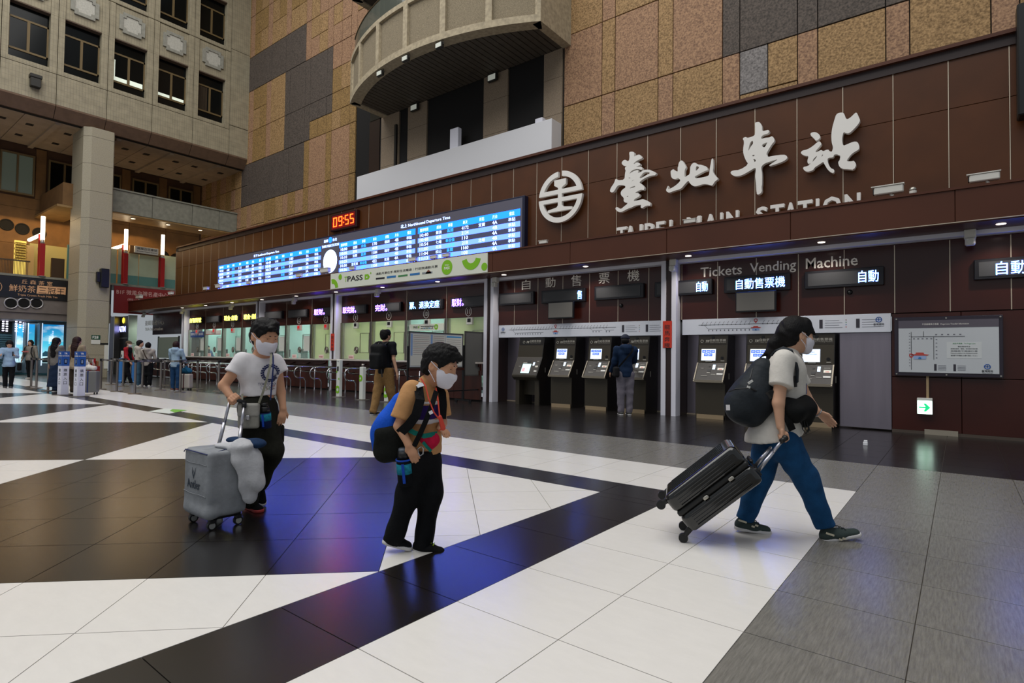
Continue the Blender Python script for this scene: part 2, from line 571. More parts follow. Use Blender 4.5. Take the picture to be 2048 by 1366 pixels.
# ================================================================== old mosaic wall, y = 15.4
YM = 15.4
mos = MB().box(-44, 8, YM + 0.05, YM + 0.6, 6.0, 26).build('wall_back', M_DARK, kind='structure', loc=(-12, YM, 6), label='tall wall of ochre, pink and dark relief tiles')
def relief(name, c, c2, bs, bstr=0.5):
 return mat(name, c, 0.75, noise=0.35, nscale=22, col2=c2, bump=bstr, bscale=bs)
M_OCH = relief('ochre_tile', 'a5845a', '6e5330', 26, 0.8)
M_OCH2 = relief('ochre_tile_dark', '987848', '624a28', 26, 0.8)
M_PNK = relief('pink_tile', 'a37f60', '735440', 24, 0.8)
M_GRY = relief('dark_relief_tile', '5b5048', '362f29', 9, 1.0)
M_BLU = relief('blue_grey_tile', '87817e', '5d5856', 20, 0.8)
edges = []
x = -10.10
k = 0
cols_ = []
pos = -10.10 + 1.853 * 9
while pos > -44:
 cols_.append((pos, pos + 1.40, 'w')); cols_.append((pos - 0.453, pos, 'n'))
 pos -= 1.853
rows_ = [(6.1, 7.05), (7.05, 9.37), (9.37, 11.69), (11.69, 13.45), (13.45, 15.74), (15.74, 17.65), (17.65, 19.95), (19.95, 22.2), (22.2, 25.9)]
rnd = random.Random(3)
GREY = [
 (-31.5, -25.4, 15.74, 17.7), (-27.2, -22.85, 13.95, 15.74), (-24.7, -22.85, 13.4, 15.74), (-27.2, -24.7, 11.69, 13.45),
 (-27.2, -22.85, 13.0, 14.0), (-31.5, -25.4, 9.37, 11.8), (-4.99, -1.0, 9.37, 12.5)]
def field(xc, zc, wide):
 for a, b, c, d in GREY:
  if a <= xc <= b and c <= zc <= d: return M_GRY
 if xc > -10.2 and 8.5 < zc < 9.37 and -4.53 < xc < -3.83: return M_BLU
 if xc > -10.2:
  if zc < 9.37: return M_OCH if wide else M_PNK
  if zc < 11.69: return M_PNK if wide else M_OCH
  return M_OCH if wide else M_PNK
 if zc > 11.69 and xc < -25: return rnd.choice([M_OCH, M_OCH2]) if wide else M_PNK
 if zc > 15: return rnd.choice([M_OCH, M_PNK]) if wide else M_PNK
 if xc > -25.4 and zc < 11.69: return M_PNK if wide else M_OCH2
 return rnd.choice([M_OCH, M_OCH2, M_PNK]) if wide else rnd.choice([M_PNK, M_OCH2])
BAL = (-20.25, -10.17)
for (x0, x1, kd) in cols_:
 for (z0, z1) in rows_:
  if x1 > BAL[0] + 0.1 and x0 < BAL[1] - 0.05 and z0 < 15.5 and z1 < 15.8 and z1 > 7.1: continue
  subs = []
  zs = [z0, (z0 + z1) / 2, z1] if z1 - z0 > 1.2 else [z0, z1]
  xs = [x0, (x0 + x1) / 2, x1] if kd == 'w' else [x0, x1]
  cells = [(xs[i], xs[i + 1], zs[j], zs[j + 1], field((xs[i] + xs[i + 1]) / 2, (zs[j] + zs[j + 1]) / 2, kd == 'w')) for i in range(len(xs) - 1) for j in range(len(zs) - 1)]
  if len(set(c[4] for c in cells)) == 1:
   cells = [(x0, x1, z0, z1, cells[0][4])]
  for (a, b, c, d, m) in cells:
   dpt = rnd.uniform(0.0, 0.012)
   MB().bbox(a + 0.011, b - 0.011, YM - dpt, YM + 0.06, c + 0.013, d - 0.013, 0.006).build('relief_tile', m, mos)
M_GRANITE = mat('granite', '8b7a66', 0.6, noise=0.3, nscale=40, bump=0.1)
M_WINDARK = mat('dark_glass', '0b0d0d', 0.12, spec=0.6)
log = MB().box(BAL[0], BAL[1], YM + 1.6, YM + 1.7, 7.6, 11.4).build('wall_loggia', M_WINDARK, kind='structure', loc=(-15, YM + 1.6, 8), label='dark recessed wall behind the white parapet')
MB().box(BAL[0], BAL[1], YM + 0.0, YM + 1.7, 7.5, 7.62).build('loggia_floor', M_GRANITE, log)
for (a, b) in ((-19.4, -18.25), (-17.7, -16.58), (-13.58, -12.46), (-10.9, -10.17)):
 MB().box(a, b, YM - 0.02, YM + 1.0, 7.6, 9.2).build('stone_block', M_GRANITE, log)
 MB().box(a, b, YM - 0.02, YM + 1.0, 9.21, 10.42).build('stone_block', M_GRANITE, log)
 MB().box(a, b, YM - 0.02, YM + 1.0, 10.43, 11.36).build('stone_block', M_GRANITE, log)
for (a, b, z) in ((-18.25, -17.7, 10.9), (-16.58, -13.58, 10.75), (-12.46, -10.9, 10.8)):
 MB().box(a, b, YM + 0.25, YM + 0.95, z, 11.36).build('lintel', M_GRANITE, log)
M_BRONZE = mat('bronze_frame', '4a3a22', 0.45, 0.4)
for xx in (-16.2, -15.2, -14.2, -12.2, -11.5):
 MB().box(xx, xx + 0.07, YM + 1.5, YM + 1.6, 8.0, 10.8).build('window_bar', M_BRONZE, log)
MB().box(-20.25, -19.55, YM + 0.02, YM + 0.1, 8.0, 11.4).build('dark_leaf', mat('dark_door', '2a1a13', 0.4), log)
MB().box(-18.42, -18.3, YM - 0.12, YM - 0.05, 9.0, 10.8).build('side_shutter', mat('shutter_edge', '191513', 0.5), log)
YPAR = 14.81
par = MB().bbox(-20.25, -10.17, YPAR, YM - 0.03, 7.4, 8.83, 0.01).build('parapet', M_WHITE_WALL, loc=(-15.2, YPAR, 7.4),
 label='plain white boxed parapet below the curved balcony', cat='parapet')
r = empty('balcony_railing', (-14.8, YM - 0.2, 8.83), 'thin metal guard railing standing behind the white parapet', 'railing')
for z in (9.35, 10.05):
 MB().cyl((-16.55, YM + 0.1, z), (-13.6, YM + 0.1, z), 0.025, n=8).build('rail', M_WHITE_PAINT, r, smooth=True)
for xx in (-15.9, -15.1, -14.9, -14.5):
 MB().cyl((xx, YM + 0.1, 7.62), (xx, YM + 0.1, 9.35), 0.025, n=8).build('baluster', M_WHITE_PAINT, r, smooth=True)
for (px_, py_, w_, h_, lab) in ((910, 240, 0.42, 0.62, 'white control box standing in the loggia behind the parapet'), (1079, 237, 0.30, 0.16, 'small white lamp box on the right end of the parapet')):
 c = PY(px_, py_, 15.0)
 MB().bbox(c.x - w_ / 2, c.x + w_ / 2, 14.95, 15.15, 8.83, 8.83 + h_ * 1.3, 0.015).build('white_box', M_WHITE_PAINT, label=lab, cat='box', loc=(c.x, 15.0, 8.83))
# ================================================================== curved balcony above the loggia
ZB = 11.33
arc = [(-19.29, 15.36), (-19.29, 13.68)]
import_pts = [(-18.59, 13.25), (-17.49, 12.94), (-16.16, 12.62), (-14.9, 12.49), (-13.36, 12.50), (-12.17, 12.72), (-11.18, 13.09), (-9.85, 13.70)]
cx0, r0 = -14.57, None
xa, ya, xc_, yc_ = -19.29, 13.70, -14.57, 12.46
half, sag = xc_ - xa, ya - yc_
RA = (half * half + sag * sag) / (2 * sag)
cyc = yc_ + RA
th0 = math.asin(half / RA)
NA = 28
def arcp(t, rr):
 a = -th0 + 2 * th0 * t
 return (xc_ + rr * math.sin(a), cyc - rr * math.cos(a))
M_BAL = mat('mosaic_render', 'a89a80', 0.75, noise=0.25, nscale=9, bump=0.12, bscale=120)
M_BALP = mat('pebble_panel', '8d8069', 0.9, noise=0.5, nscale=60, bump=0.5, bscale=200)
M_SOF = mat('soffit_slat', '4d453b', 0.6, noise=0.2, nscale=5)
bal = empty('balcony', (-14.57, 15.4, ZB), 'big curved stone balcony jutting from the tiled wall', 'balcony')
HB = 1.82
for (ra, rb, z0, z1, nm) in ((RA, RA - 0.42, ZB, ZB + 0.22, 'bottom_beam'), (RA, RA - 0.30, ZB + HB - 0.16, ZB + HB, 'top_beam')):
 mb = MB()
 for i in range(NA):
  t0, t1 = i / NA, (i + 1) / NA
  a0, a1, b0, b1 = arcp(t0, ra), arcp(t1, ra), arcp(t0, rb), arcp(t1, rb)
  vs = [(*a0, z0), (*a1, z0), (*b1, z0), (*b0, z0), (*a0, z1), (*a1, z1), (*b1, z1), (*b0, z1)]
  mb.add(vs, [(0, 3, 2, 1), (4, 5, 6, 7), (0, 1, 5, 4), (2, 3, 7, 6), (1, 2, 6, 5), (3, 0, 4, 7)])
 mb.build(nm, M_BAL, bal)
NP = 6
for i in range(NP):
 mb = MB()
 for k in range(8):
  t0 = (i + k / 8) / NP; t1 = (i + (k + 1) / 8) / NP
  a0, a1, b0, b1 = arcp(t0, RA - 0.10), arcp(t1, RA - 0.10), arcp(t0, RA - 0.3), arcp(t1, RA - 0.3)
  z0, z1 = ZB + 0.2, ZB + HB - 0.14
  vs = [(*a0, z0), (*a1, z0), (*b1, z0), (*b0, z0), (*a0, z1), (*a1, z1), (*b1, z1), (*b0, z1)]
  mb.add(vs, [(0, 1, 5, 4), (2, 3, 7, 6)])
 mb.build('pebble_panel', M_BALP, bal)
for i in range(NP + 1):
 t = i / NP
 dt = 0.011
 ta, tb = max(0, t - dt), min(1, t + dt)
 a0, a1, b0, b1 = arcp(ta, RA), arcp(tb, RA), arcp(ta, RA - 0.3), arcp(tb, RA - 0.3)
 z0, z1 = ZB + 0.2, ZB + HB - 0.14
 vs = [(*a0, z0), (*a1, z0), (*b1, z0), (*b0, z0), (*a0, z1), (*a1, z1), (*b1, z1), (*b0, z1)]
 MB().add(vs, [(0, 1, 5, 4), (2, 3, 7, 6), (1, 2, 6, 5), (3, 0, 4, 7)]).build('rib', M_BAL, bal)
for s_, x in ((-1, -19.29), (1, -9.85)):
 MB().box(x, x - 0.3 * s_, 13.70, 15.4, ZB, ZB + HB).build('side_wall', M_BAL, bal)
n = 40
for i in range(n):
 t = (i + 0.5) / n
 x = -19.0 + (18.72 - 9.86 + 0.0) * t
 if x > -10.14: break
 dx = (18.72 - 9.86) / n
 yy = cyc - math.sqrt(max(0, (RA - 0.42) ** 2 - (x - xc_) ** 2))
 MB().box(x - dx / 2 + 0.016, x + dx / 2 - 0.016, yy - 0.02, 15.4, ZB + 0.045, ZB + 0.075).build('ceiling_slat', M_SOF, bal)
MB().prism([arcp(i / NA, RA - 0.3) for i in range(NA + 1)] + [(-10.1, 15.38), (-19.05, 15.38)], [], lambda u, v, t: (u, v, t), ZB + 0.09, ZB + 0.2).build('deck', M_DARK, bal)
mb = MB()
for i in range(NA):
 a0, a1 = arcp(i / NA, RA - 0.15), arcp((i + 1) / NA, RA - 0.15)
 b0, b1 = arcp(i / NA, RA - 0.16), arcp((i + 1) / NA, RA - 0.16)
 z0, z1 = ZB + HB, ZB + HB + 0.85
 mb.add([(*a0, z0), (*a1, z0), (*a1, z1), (*a0, z1), (*b0, z0), (*b1, z0), (*b1, z1), (*b0, z1)], [(0, 1, 2, 3), (7, 6, 5, 4), (3, 2, 6, 7)])
mb.build('glass_guard', mat('guard_glass', '5d6159', 0.08, spec=0.6, alpha=0.72), bal, label='smoked curved glass guard')
MB().tube([(*arcp(i / NA, RA - 0.155), ZB + HB + 0.87) for i in range(NA + 1)], 0.03, 8).build('handrail', M_BRONZE, bal, smooth=True)
up = empty('balcony', (-14.57, 15.4, ZB + 4.25), 'edge of the next curved balcony at the very top', 'balcony')
mb = MB()
for i in range(NA):
 t0, t1 = i / NA, (i + 1) / NA
 a0, a1, b0, b1 = arcp(t0, RA), arcp(t1, RA), arcp(t0, RA - 0.42), arcp(t1, RA - 0.42)
 z0, z1 = ZB + 4.25, ZB + 4.25 + HB
 vs = [(*a0, z0), (*a1, z0), (*b1, z0), (*b0, z0), (*a0, z1), (*a1, z1), (*b1, z1), (*b0, z1)]
 mb.add(vs, [(0, 3, 2, 1), (4, 5, 6, 7), (0, 1, 5, 4), (2, 3, 7, 6)])
mb.build('frame', M_BAL, up)
MB().box(-19.29, -18.99, 13.70, 15.4, ZB + 4.25, ZB + 4.25 + HB).build('side_wall', M_BAL, up)
MB().box(-9.85, -10.15, 13.70, 15.4, ZB + 4.25, ZB + 4.25 + HB).build('side_wall', M_BAL, up)
MB().prism([arcp(i / NA, RA - 0.3) for i in range(NA + 1)] + [(-10.1, 15.38), (-19.05, 15.38)], [], lambda u, v, t: (u, v, t), ZB + 4.3, ZB + 4.4).build('ceiling', M_SOF, up)
MB().box(-20.2, -10.2, YM - 0.0, YM + 0.04, 11.4, 15.74).build('wall_balcony_door', M_WINDARK, kind='structure', label='dark glazing behind the curved balcony')
M_LAMPBODY = mat('floodlight_body', '26241f', 0.5)
M_LAMPGLASS = mat('floodlight_glass', 'b8bab0', 0.2, emit='d8dccf', es=0.25)
def flood(p, label, tilt=0.5, s=0.30):
 p = Vector(p)
 t = empty('floodlight', p, label, 'floodlight', 'floodlights')
 d = Vector((0.25, -1, 0)).normalized()
 MB().bbox(p.x - s / 2, p.x + s / 2, p.y - 0.06, p.y + 0.06, p.z - s * 0.65, p.z - 0.02, 0.015).build('housing', M_LAMPBODY, t)
 MB().box(p.x - s * 0.4, p.x + s * 0.4, p.y - 0.07, p.y - 0.055, p.z - s * 0.58, p.z - s * 0.12).build('lens', M_LAMPGLASS, t)
 MB().tube([(p.x - s * 0.55, p.y, p.z - s * 0.35), (p.x - s * 0.55, p.y, p.z + 0.04), (p.x + s * 0.55, p.y, p.z + 0.04), (p.x + s * 0.55, p.y, p.z - s * 0.35)], 0.014, 6).build('bracket', M_LAMPBODY, t)
flood((-16.1, 12.68, ZB - 0.03), 'leftmost small floodlight under the rim of the curved balcony')
flood((-14.6, 12.55, ZB - 0.03), 'middle small floodlight under the rim of the curved balcony')
flood((-13.1, 12.66, ZB - 0.03), 'rightmost small floodlight under the rim of the curved balcony')
flood((-17.15, YM - 0.15, ZB - 0.02), 'black floodlight on the stone pillar nearest the dark shutter', s=0.42)
flood((-13.05, YM - 0.15, ZB - 0.02), 'black floodlight on the right stone pillar under the balcony', s=0.42)
# ================================================================== office block on the left, facade x = -31
XF = -31.0
M_FAC = mat('small_tile_facade', '9a9078', 0.7, noise=0.16, nscale=3)
def add_rows(m, sy, sz, amount=0.35):
 """fine vertical tile joints of the facade (far below a centimetre in the picture)"""
 nt = m.node_tree
 b = nt.nodes['Principled BSDF']
 geo = nt.nodes.new('ShaderNodeNewGeometry')
 mp = nt.nodes.new('ShaderNodeMapping')
 mp.inputs['Rotation'].default_value = (math.radians(90), 0, math.radians(90))
 br = nt.nodes.new('ShaderNodeTexBrick')
 br.inputs['Scale'].default_value = 1.0
 br.inputs['Mortar Size'].default_value = 0.008
 br.inputs['Brick Width'].default_value = sy
 br.inputs['Row Height'].default_value = sz
 br.offset = 0.0
 sep = nt.nodes.new('ShaderNodeSeparateXYZ'); com = nt.nodes.new('ShaderNodeCombineXYZ')
 nt.links.new(geo.outputs['Position'], sep.inputs[0])
 nt.links.new(sep.outputs['Y'], com.inputs['X']); nt.links.new(sep.outputs['Z'], com.inputs['Y'])
 nt.links.new(com.outputs[0], br.inputs['Vector'])
 mix = nt.nodes.new('ShaderNodeMix'); mix.data_type = 'RGBA'; mix.blend_type = 'MULTIPLY'
 src = b.inputs['Base Color'].links[0].from_socket
 mix.inputs[0].default_value = amount
 nt.links.new(src, mix.inputs[6])
 nt.links.new(br.outputs['Color'], mix.inputs[7])
 br.inputs['Color1'].default_value = (1, 1, 1, 1); br.inputs['Color2'].default_value = (0.93, 0.93, 0.93, 1); br.inputs['Mortar'].default_value = (0.25, 0.25, 0.25, 1)
 nt.links.new(mix.outputs[2], b.inputs['Base Color'])
add_rows(M_FAC, 0.11, 0.235)
M_BAND = mat('facade_band', '6b5340', 0.7, noise=0.15, nscale=4)
M_SEAM = mat('facade_seam', '2f2b25', 0.9)
PITCH_ = 1.873
YC = [14.37 - PITCH_ * k for k in range(0, 10)]
fac = MB().box(XF - 0.75, XF - 0.45, -4.5, 15.45, 11.46, 26).build('wall_left', M_DARK, kind='structure', loc=(XF, 8, 11.46),
 label='pale tiled office block wall with window rows on the left')
floors = [13.53, 17.78, 22.03]
def slab(y0, y1, z0, z1, m=M_FAC, x1=XF, x0=None, name='facade_panel'):
 MB().bbox(x0 if x0 is not None else XF - 0.45, x1, y0, y1, z0, z1, 0.006).build(name, m, fac)
g = 0.012
for i in range(len(YC) - 1):
 ya, yb = YC[i + 1], YC[i]
 w0, w1 = ya + 0.235, ya + 1.60
 slab(ya + g, yb - g, 12.0, 13.33 - g)
 for fz in floors:
  zt = fz + 2.36
  slab(ya + g, w0, fz - 0.19, zt)
  slab(w1, yb - g, fz - 0.19, zt)
  slab(w0, w1, fz - 0.19, fz)
  slab(ya + g, w0, zt, fz + 4.04 - g)
  slab(w1, yb - g, zt, fz + 4.04 - g)
  slab(w0, w1, zt, fz + 4.04 - g, x1=XF - 0.05)
slab(14.37 + g, 15.44, 12.0, 13.58 - g)
for a, b in ((13.6, 17.77), (17.79, 22.0), (22.02, 26)):
 slab(14.37 + g, 15.44, a, b)
for i in range(len(YC)):
 yb = 15.44 if i == 0 else YC[i - 1]
 ya = YC[i]
 MB().prism([(0, 12.0), (0.0, 11.93), (-0.35, 11.47), (-0.7, 11.47), (-0.7, 12.0)], [], lambda u, v, t: (XF + u, t, v), ya + g, yb - g).build('band_block', M_BAND, fac, fix=True)
M_FRAME = mat('window_bronze', '6a5838', 0.5, 0.2)
M_PANE = mat('window_pane', '0a0c0b', 0.15, spec=0.25)
M_BLIND = mat('dim_blind', '3a2d1c', 0.8)
M_LITWIN = mat('lit_interior', 'd8e0cf', 0.8, emit='dfe8d8', es=0.55)
M_REV = mat('reveal_brown', '57473a', 0.8)
wn = 0
for fi, fz in enumerate(floors[:2]):
 for i in range(0, 6):
  ya = YC[i + 1]
  w0, w1 = ya + 0.235, ya + 1.60
  zt = fz + 2.36
  wn += 1
  W = empty('window_%d' % wn, (XF - 0.3, (w0 + w1) / 2, fz), kind='structure', label='bronze framed office window with two panes')
  xr_ = XF - 0.30
  MB().box(XF - 0.46, XF - 0.02, w0, w1, zt - 0.004, zt + 0.05).build('lintel', M_REV, W)
  for (a, b, c, d) in ((w0, w1, fz + 0.42, fz + 0.50), (w0, w1, zt - 0.60, zt - 0.52), (w0, w0 + 0.06, fz + 0.42, zt - 0.52), (w1 - 0.06, w1, fz + 0.42, zt - 0.52), ((w0 + w1) / 2 - 0.05, (w0 + w1) / 2 + 0.05, fz + 0.5, zt - 0.6)):
   MB().box(xr_ - 0.04, xr_ + 0.03, a, b, c, d).build('frame_bar', M_FRAME, W)
  mid = (w0 + w1) / 2
  MB().box(xr_ - 0.02, xr_, w0 + 0.06, mid - 0.05, fz + 0.5, zt - 0.6).build('pane', M_PANE, W)
  MB().box(xr_ - 0.02, xr_, mid + 0.05, w1 - 0.06, fz + 0.5, zt - 0.6).build('pane', M_PANE, W)
  MB().box(xr_ - 0.03, xr_ - 0.01, w0, w1, fz, fz + 0.42).build('lower_panel', M_PANE, W)
  MB().box(xr_ - 0.03, xr_ - 0.01, w0, w1, zt - 0.52, zt).build('transom', M_PANE, W)
  if fi == 0 and i in (1, 2):
   MB().box(xr_ + 0.001, xr_ + 0.004, w0 + 0.07, mid - 0.06, fz + 0.52, fz + (0.70 if i == 2 else 0.66)).build('lit_strip', M_LITWIN, W)
   MB().box(xr_ + 0.001, xr_ + 0.004, mid + 0.06, w1 - 0.08, fz + 0.52, fz + (0.74 if i == 2 else 0.66)).build('lit_strip', M_LITWIN, W)
   if i == 2:
    MB().box(xr_ + 0.001, xr_ + 0.004, w0 + 0.09, w0 + 0.13, fz + 0.7, fz + 1.5).build('lit_strip', M_LITWIN, W)
  if fi == 0 and i == 0:
   for k in range(9):
    MB().box(xr_ + 0.001, xr_ + 0.004, w0 + 0.08 + 0.055 * k, w0 + 0.12 + 0.055 * k, fz + 0.52, zt - 0.62).build('blind_slat', M_BLIND, W)
def plaque(yc, zc, label):
 t = empty('wall_plaque', (XF - 0.05, yc, zc), label, 'plaque', 'stone plaques of the office block')
 def stepped(w, h, s):
  return [(-w + s, -h), (w - s, -h), (w - s, -h + s), (w, -h + s), (w, h - s), (w - s, h - s), (w - s, h), (-w + s, h), (-w + s, h - s), (-w, h - s), (-w, -h + s), (-w + s, -h + s)]
 MB().prism(stepped(0.53, 0.49, 0.14), [stepped(0.38, 0.35, 0.12)], lambda u, v, q: (XF + q, yc + u, zc + v), -0.05, 0.03).build('frame', mat('plaque_frame', '8f8d82', 0.7, noise=0.15, nscale=8), t, fix=True)
 MB().prism(stepped(0.37, 0.34, 0.12), [], lambda u, v, q: (XF + q, yc + u, zc + v), -0.05, -0.005).build('field', mat('plaque_field', 'b4b1a6', 0.75, noise=0.15, nscale=14), t, fix=True)
order = ['nearest the tiled corner', 'second from the tiled corner', 'third from the tiled corner', 'fourth from the tiled corner', 'fifth from the tiled corner']
for i in range(0, 5):
 ya = YC[i + 1]
 plaque(ya + 0.93, floors[0] + 3.28, 'pale stepped stone plaque between window rows, ' + order[i])
t = empty('floodlight', (XF, 6.1, 12.65), 'dark floodlight on the facade of the office block', 'floodlight', 'floodlights')
MB().bbox(XF + 0.02, XF + 0.28, 5.95, 6.30, 12.42, 12.80, 0.02).build('housing', M_LAMPBODY, t)
MB().bbox(XF, XF + 0.30, 5.92, 6.33, 12.80, 12.95, 0.02).build('hood', M_LAMPBODY, t)
M_SOFL = mat('soffit_panel', 'a28e75', 0.75, noise=0.12, nscale=2)
ZS = 11.45
sof = MB().box(-36.6, XF - 0.7, -4.5, YM, ZS + 0.06, ZS + 0.3).build('ceiling', M_DARK, kind='structure', loc=(-34, 8, ZS), label='panelled soffit under the office block')
for i in range(-1, 9):
 for (a, b) in ((-36.5, -34.1), (-34.08, XF - 0.7)):
  y0 = 15.38 - 2.35 * (i + 1)
  MB().bbox(a, b, y0 + 0.01, y0 + 2.34, ZS, ZS + 0.07, 0.005).build('soffit_panel', M_SOFL, sof)
for i in range(0, 9):
 y0 = 15.38 - 2.35 * i
 MB().box(-36.5, XF - 0.7, y0 - 1.3, y0 - 1.1, ZS - 0.10, ZS).build('soffit_rib', M_SOFL, sof)
M_DLIGHT = mat('downlight_dark', '1c1712', 0.6)
for i in range(9):
 for xx in (-33.0, -35.0):
  for dy in (0.35, 1.75):
   y0 = 15.2 - 2.35 * i - dy
   MB().box(xx - 0.13, xx + 0.13, y0 - 0.13, y0 + 0.13, ZS - 0.02, ZS + 0.01).build('recessed_downlight', M_DLIGHT, sof)
M_BACKW = mat('back_wall_tan', '6e4f2c', 0.8, noise=0.2, nscale=2)
M_BACKD = mat('back_wall_dark', '4a3220', 0.85, noise=0.2, nscale=2)
bw = MB().box(-37.2, -36.6, -4.5, YM + 0.1, 4.75, 12.2).build('wall_gallery', M_BACKD, kind='structure', loc=(-36.6, 8, 5), label='brown back wall of the upper gallery')
for i in range(12):
 y0 = 15.3 - 1.87 * i
 MB().bbox(-36.6, -36.55, y0 - 1.86, y0 - 0.01, 8.3, 8.85, 0.004).build('wall_slab', M_BACKW, bw)
 MB().bbox(-36.6, -36.55, y0 - 1.86, y0 - 0.01, 4.75, 6.5, 0.004).build('wall_slab', M_BACKW, bw)
 MB().bbox(-36.6, -36.55, y0 - 1.86, y0 - 0.01, 6.51, 8.29, 0.004).build('wall_slab', M_BACKW, bw)
 MB().bbox(-36.6, -36.55, y0 - 0.42, y0 - 0.01, 8.86, 11.4, 0.004).build('wall_slab', M_BACKW, bw)
for i in range(6):
 y0 = 15.3 - 1.87 * i
 wn += 1
 W = empty('window_%d' % wn, (-36.5, y0 - 1.1, 8.9), kind='structure', label='dark gallery window behind the column')
 a, b = y0 - 1.80, y0 - 0.48
 for (p, q, c, d) in ((a, b, 8.95, 9.03), (a, b, 10.9, 10.98), (a, a + 0.07, 9.03, 10.9), (b - 0.07, b, 9.03, 10.9), ((a + b) / 2 - 0.04, (a + b) / 2 + 0.04, 9.03, 10.9)):
  MB().box(-36.6, -36.45, p, q, c, d).build('frame_bar', M_FRAME, W)
 lit = i == 4
 for (p, q) in ((a + 0.07, (a + b) / 2 - 0.04), ((a + b) / 2 + 0.04, b - 0.07)):
  MB().box(-36.58, -36.55, p, q, 9.03, 10.9).build('pane', mat('gallery_lit', '3a4038', 0.4, emit='8f9a86', es=0.10) if lit else M_PANE, W)
M_HOLE = mat('nozzle_black', '080706', 0.9)
for (yc, zc, lab) in ((6.35, 7.35, 'leftmost'), (6.95, 7.25, 'second'), (7.62, 7.15, 'third'), (12.65, 6.9, 'fourth'), (13.35, 6.85, 'fifth'), (14.0, 6.8, 'rightmost')):
 t = empty('air_nozzle', (-36.5, yc, zc), 'round black air nozzle on the gallery wall, %s of six' % lab, 'air vent', 'gallery air nozzles')
 MB().lathe((-36.56, yc, zc), [(0.0, 0), (0.27, 0), (0.29, 0.03), (0.25, 0.05), (0.22, 0.02), (0.0, 0.02)], 24, 'x').build('ring', M_HOLE, t)
M_BEAM = mat('grey_stone', '7f7d70', 0.7, noise=0.2, nscale=5, bump=0.05)
beam = empty('bridge_beam', (-32.2, 12.4, 7.95), 'grey stone clad bridge beam between column and tiled wall', 'beam')
for (a, b) in ((9.2, 11.1), (11.12, 13.0), (13.02, 14.4), (14.42, 15.38)):
 MB().bbox(-33.6, -32.0, a, b, 7.98, 9.05, 0.008).build('stone_slab', M_BEAM, beam)
MB().box(-33.6, -31.95, 9.2, 15.38, 9.05, 9.12).build('coping', M_BEAM, beam)
MB().box(-33.6, -32.02, 9.2, 15.38, 7.90, 7.97).build('underside', mat('beam_under', '8d6f45', 0.4, noise=0.2, nscale=3), beam)
b2 = empty('bridge_beam', (-34.3, 8.0, 7.95), 'stone beam running back behind the column to the gallery', 'beam')
MB().bbox(-36.6, -32.6, 7.6, 8.4, 8.0, 9.05, 0.008).build('stone_slab', M_BACKW, b2)
MB().box(-36.6, -32.6, 7.4, 8.6, 7.90, 8.0).build('underside', mat('beam_under', '8d6f45', 0.4), b2)
M_COL = mat('column_granite', '9d947f', 0.45, noise=0.14, nscale=30, bump=0.03)
col = empty('column', (-31.9, 8.7, 0), 'tall beige granite clad column marked F28', 'column')
cxa, cxb, cya, cyb, ch = -32.9, -31.05, 7.98, 9.16, 0.26
sec = [(cxb - 0.02, cya + ch), (cxb - 0.02, cyb - 0.06), (cxb - 0.12, cyb), (cxa, cyb), (cxa, cya), (cxb - ch, cya)]
z = 0.0
for h in (1.05, 1.25, 1.25, 1.25, 1.25, 1.25, 1.25, 1.25, 1.25, 0.43):
 MB().prism(sec, [], lambda u, v, t: (u, v, t), z + 0.006, z + h - 0.006).build('stone_course', M_COL, col, fix=True)
 z += h
MB().prism([((p[0] - (-31.95)) * 0.985 - 31.95, (p[1] - 8.57) * 0.985 + 8.57) for p in sec], [], lambda u, v, t: (u, v, t), 0, 11.45).build('core', M_SEAM, col, fix=True)
xcf = cxb - 0.012
t = empty('wall_speaker', (xcf, 8.75, 4.4), 'black loudspeaker fixed high on the beige column', 'speaker')
MB().bbox(xcf, xcf + 0.30, 8.68, 9.0, 4.15, 5.02, 0.02).build('cabinet', M_BLACK, t)
MB().box(xcf, xcf + 0.2, 8.55, 8.68, 4.4, 4.85).build('bracket', M_BLACK, t)
def plate(name, p, w, h, m, label, cat, d=0.012):
 return MB().box(p[0], p[0] + d, p[1], p[1] + w, p[2], p[2] + h).build(name, m, loc=(p[0], p[1], p[2]), label=label, cat=cat)
M_GREEN = mat('sign_green', '1d4a33', 0.5)
gs = plate('column_sign', (xcf, 8.46, 1.76), 0.34, 0.20, M_GREEN, 'dark green sign on the column reading F28', 'sign')
lettering('lettering', 'F28', M_SIGN_WHITE, gs, (xcf + 0.0125, 8.50, 1.80), 0.12, 'x', bold=0.02)
ns = plate('notice_plate', (xcf, 8.45, 1.55), 0.35, 0.19, mat('paper', 'cfcdc4', 0.7), 'small white notice under the green F28 sign', 'notice')
plate('notice_plate', (xcf, 8.80, 1.53), 0.32, 0.08, M_BLACK, 'small black plate beside the white column notice', 'notice')
tp = plate('paper_notice', (xcf, 8.97, 0.42), 0.15, 1.10, mat('paper', 'cfcdc4', 0.7), 'long white paper notice taped to the column', 'notice')
XG = -34.0
gal = MB().box(-36.9, XG, -4.5, 10.05, 3.45, 4.68).build('wall_gallery_front', M_DARK, kind='structure', loc=(XG, 6, 3.5), label='gallery edge that carries the shop signs')
MB().box(-36.9, XG + 0.05, -4.5, 13.2, 4.62, 4.72).build('coping', M_BEAM, gal)
M_NAVY = mat('sign_navy', '121418', 0.45)
M_TAN = mat('sign_tan', 'd9a579', 0.6)
sg = empty('shop_sign', (XG + 0.06, 7.2, 3.6), 'long black tea shop sign with tan characters above the shops', 'sign')
MB().bbox(XG, XG + 0.08, 5.0, 9.05, 3.62, 4.60, 0.01).build('board', M_NAVY, sg)
def gl(px, py): return PX(px, py, XG + 0.085)
a = gl(45, 580)
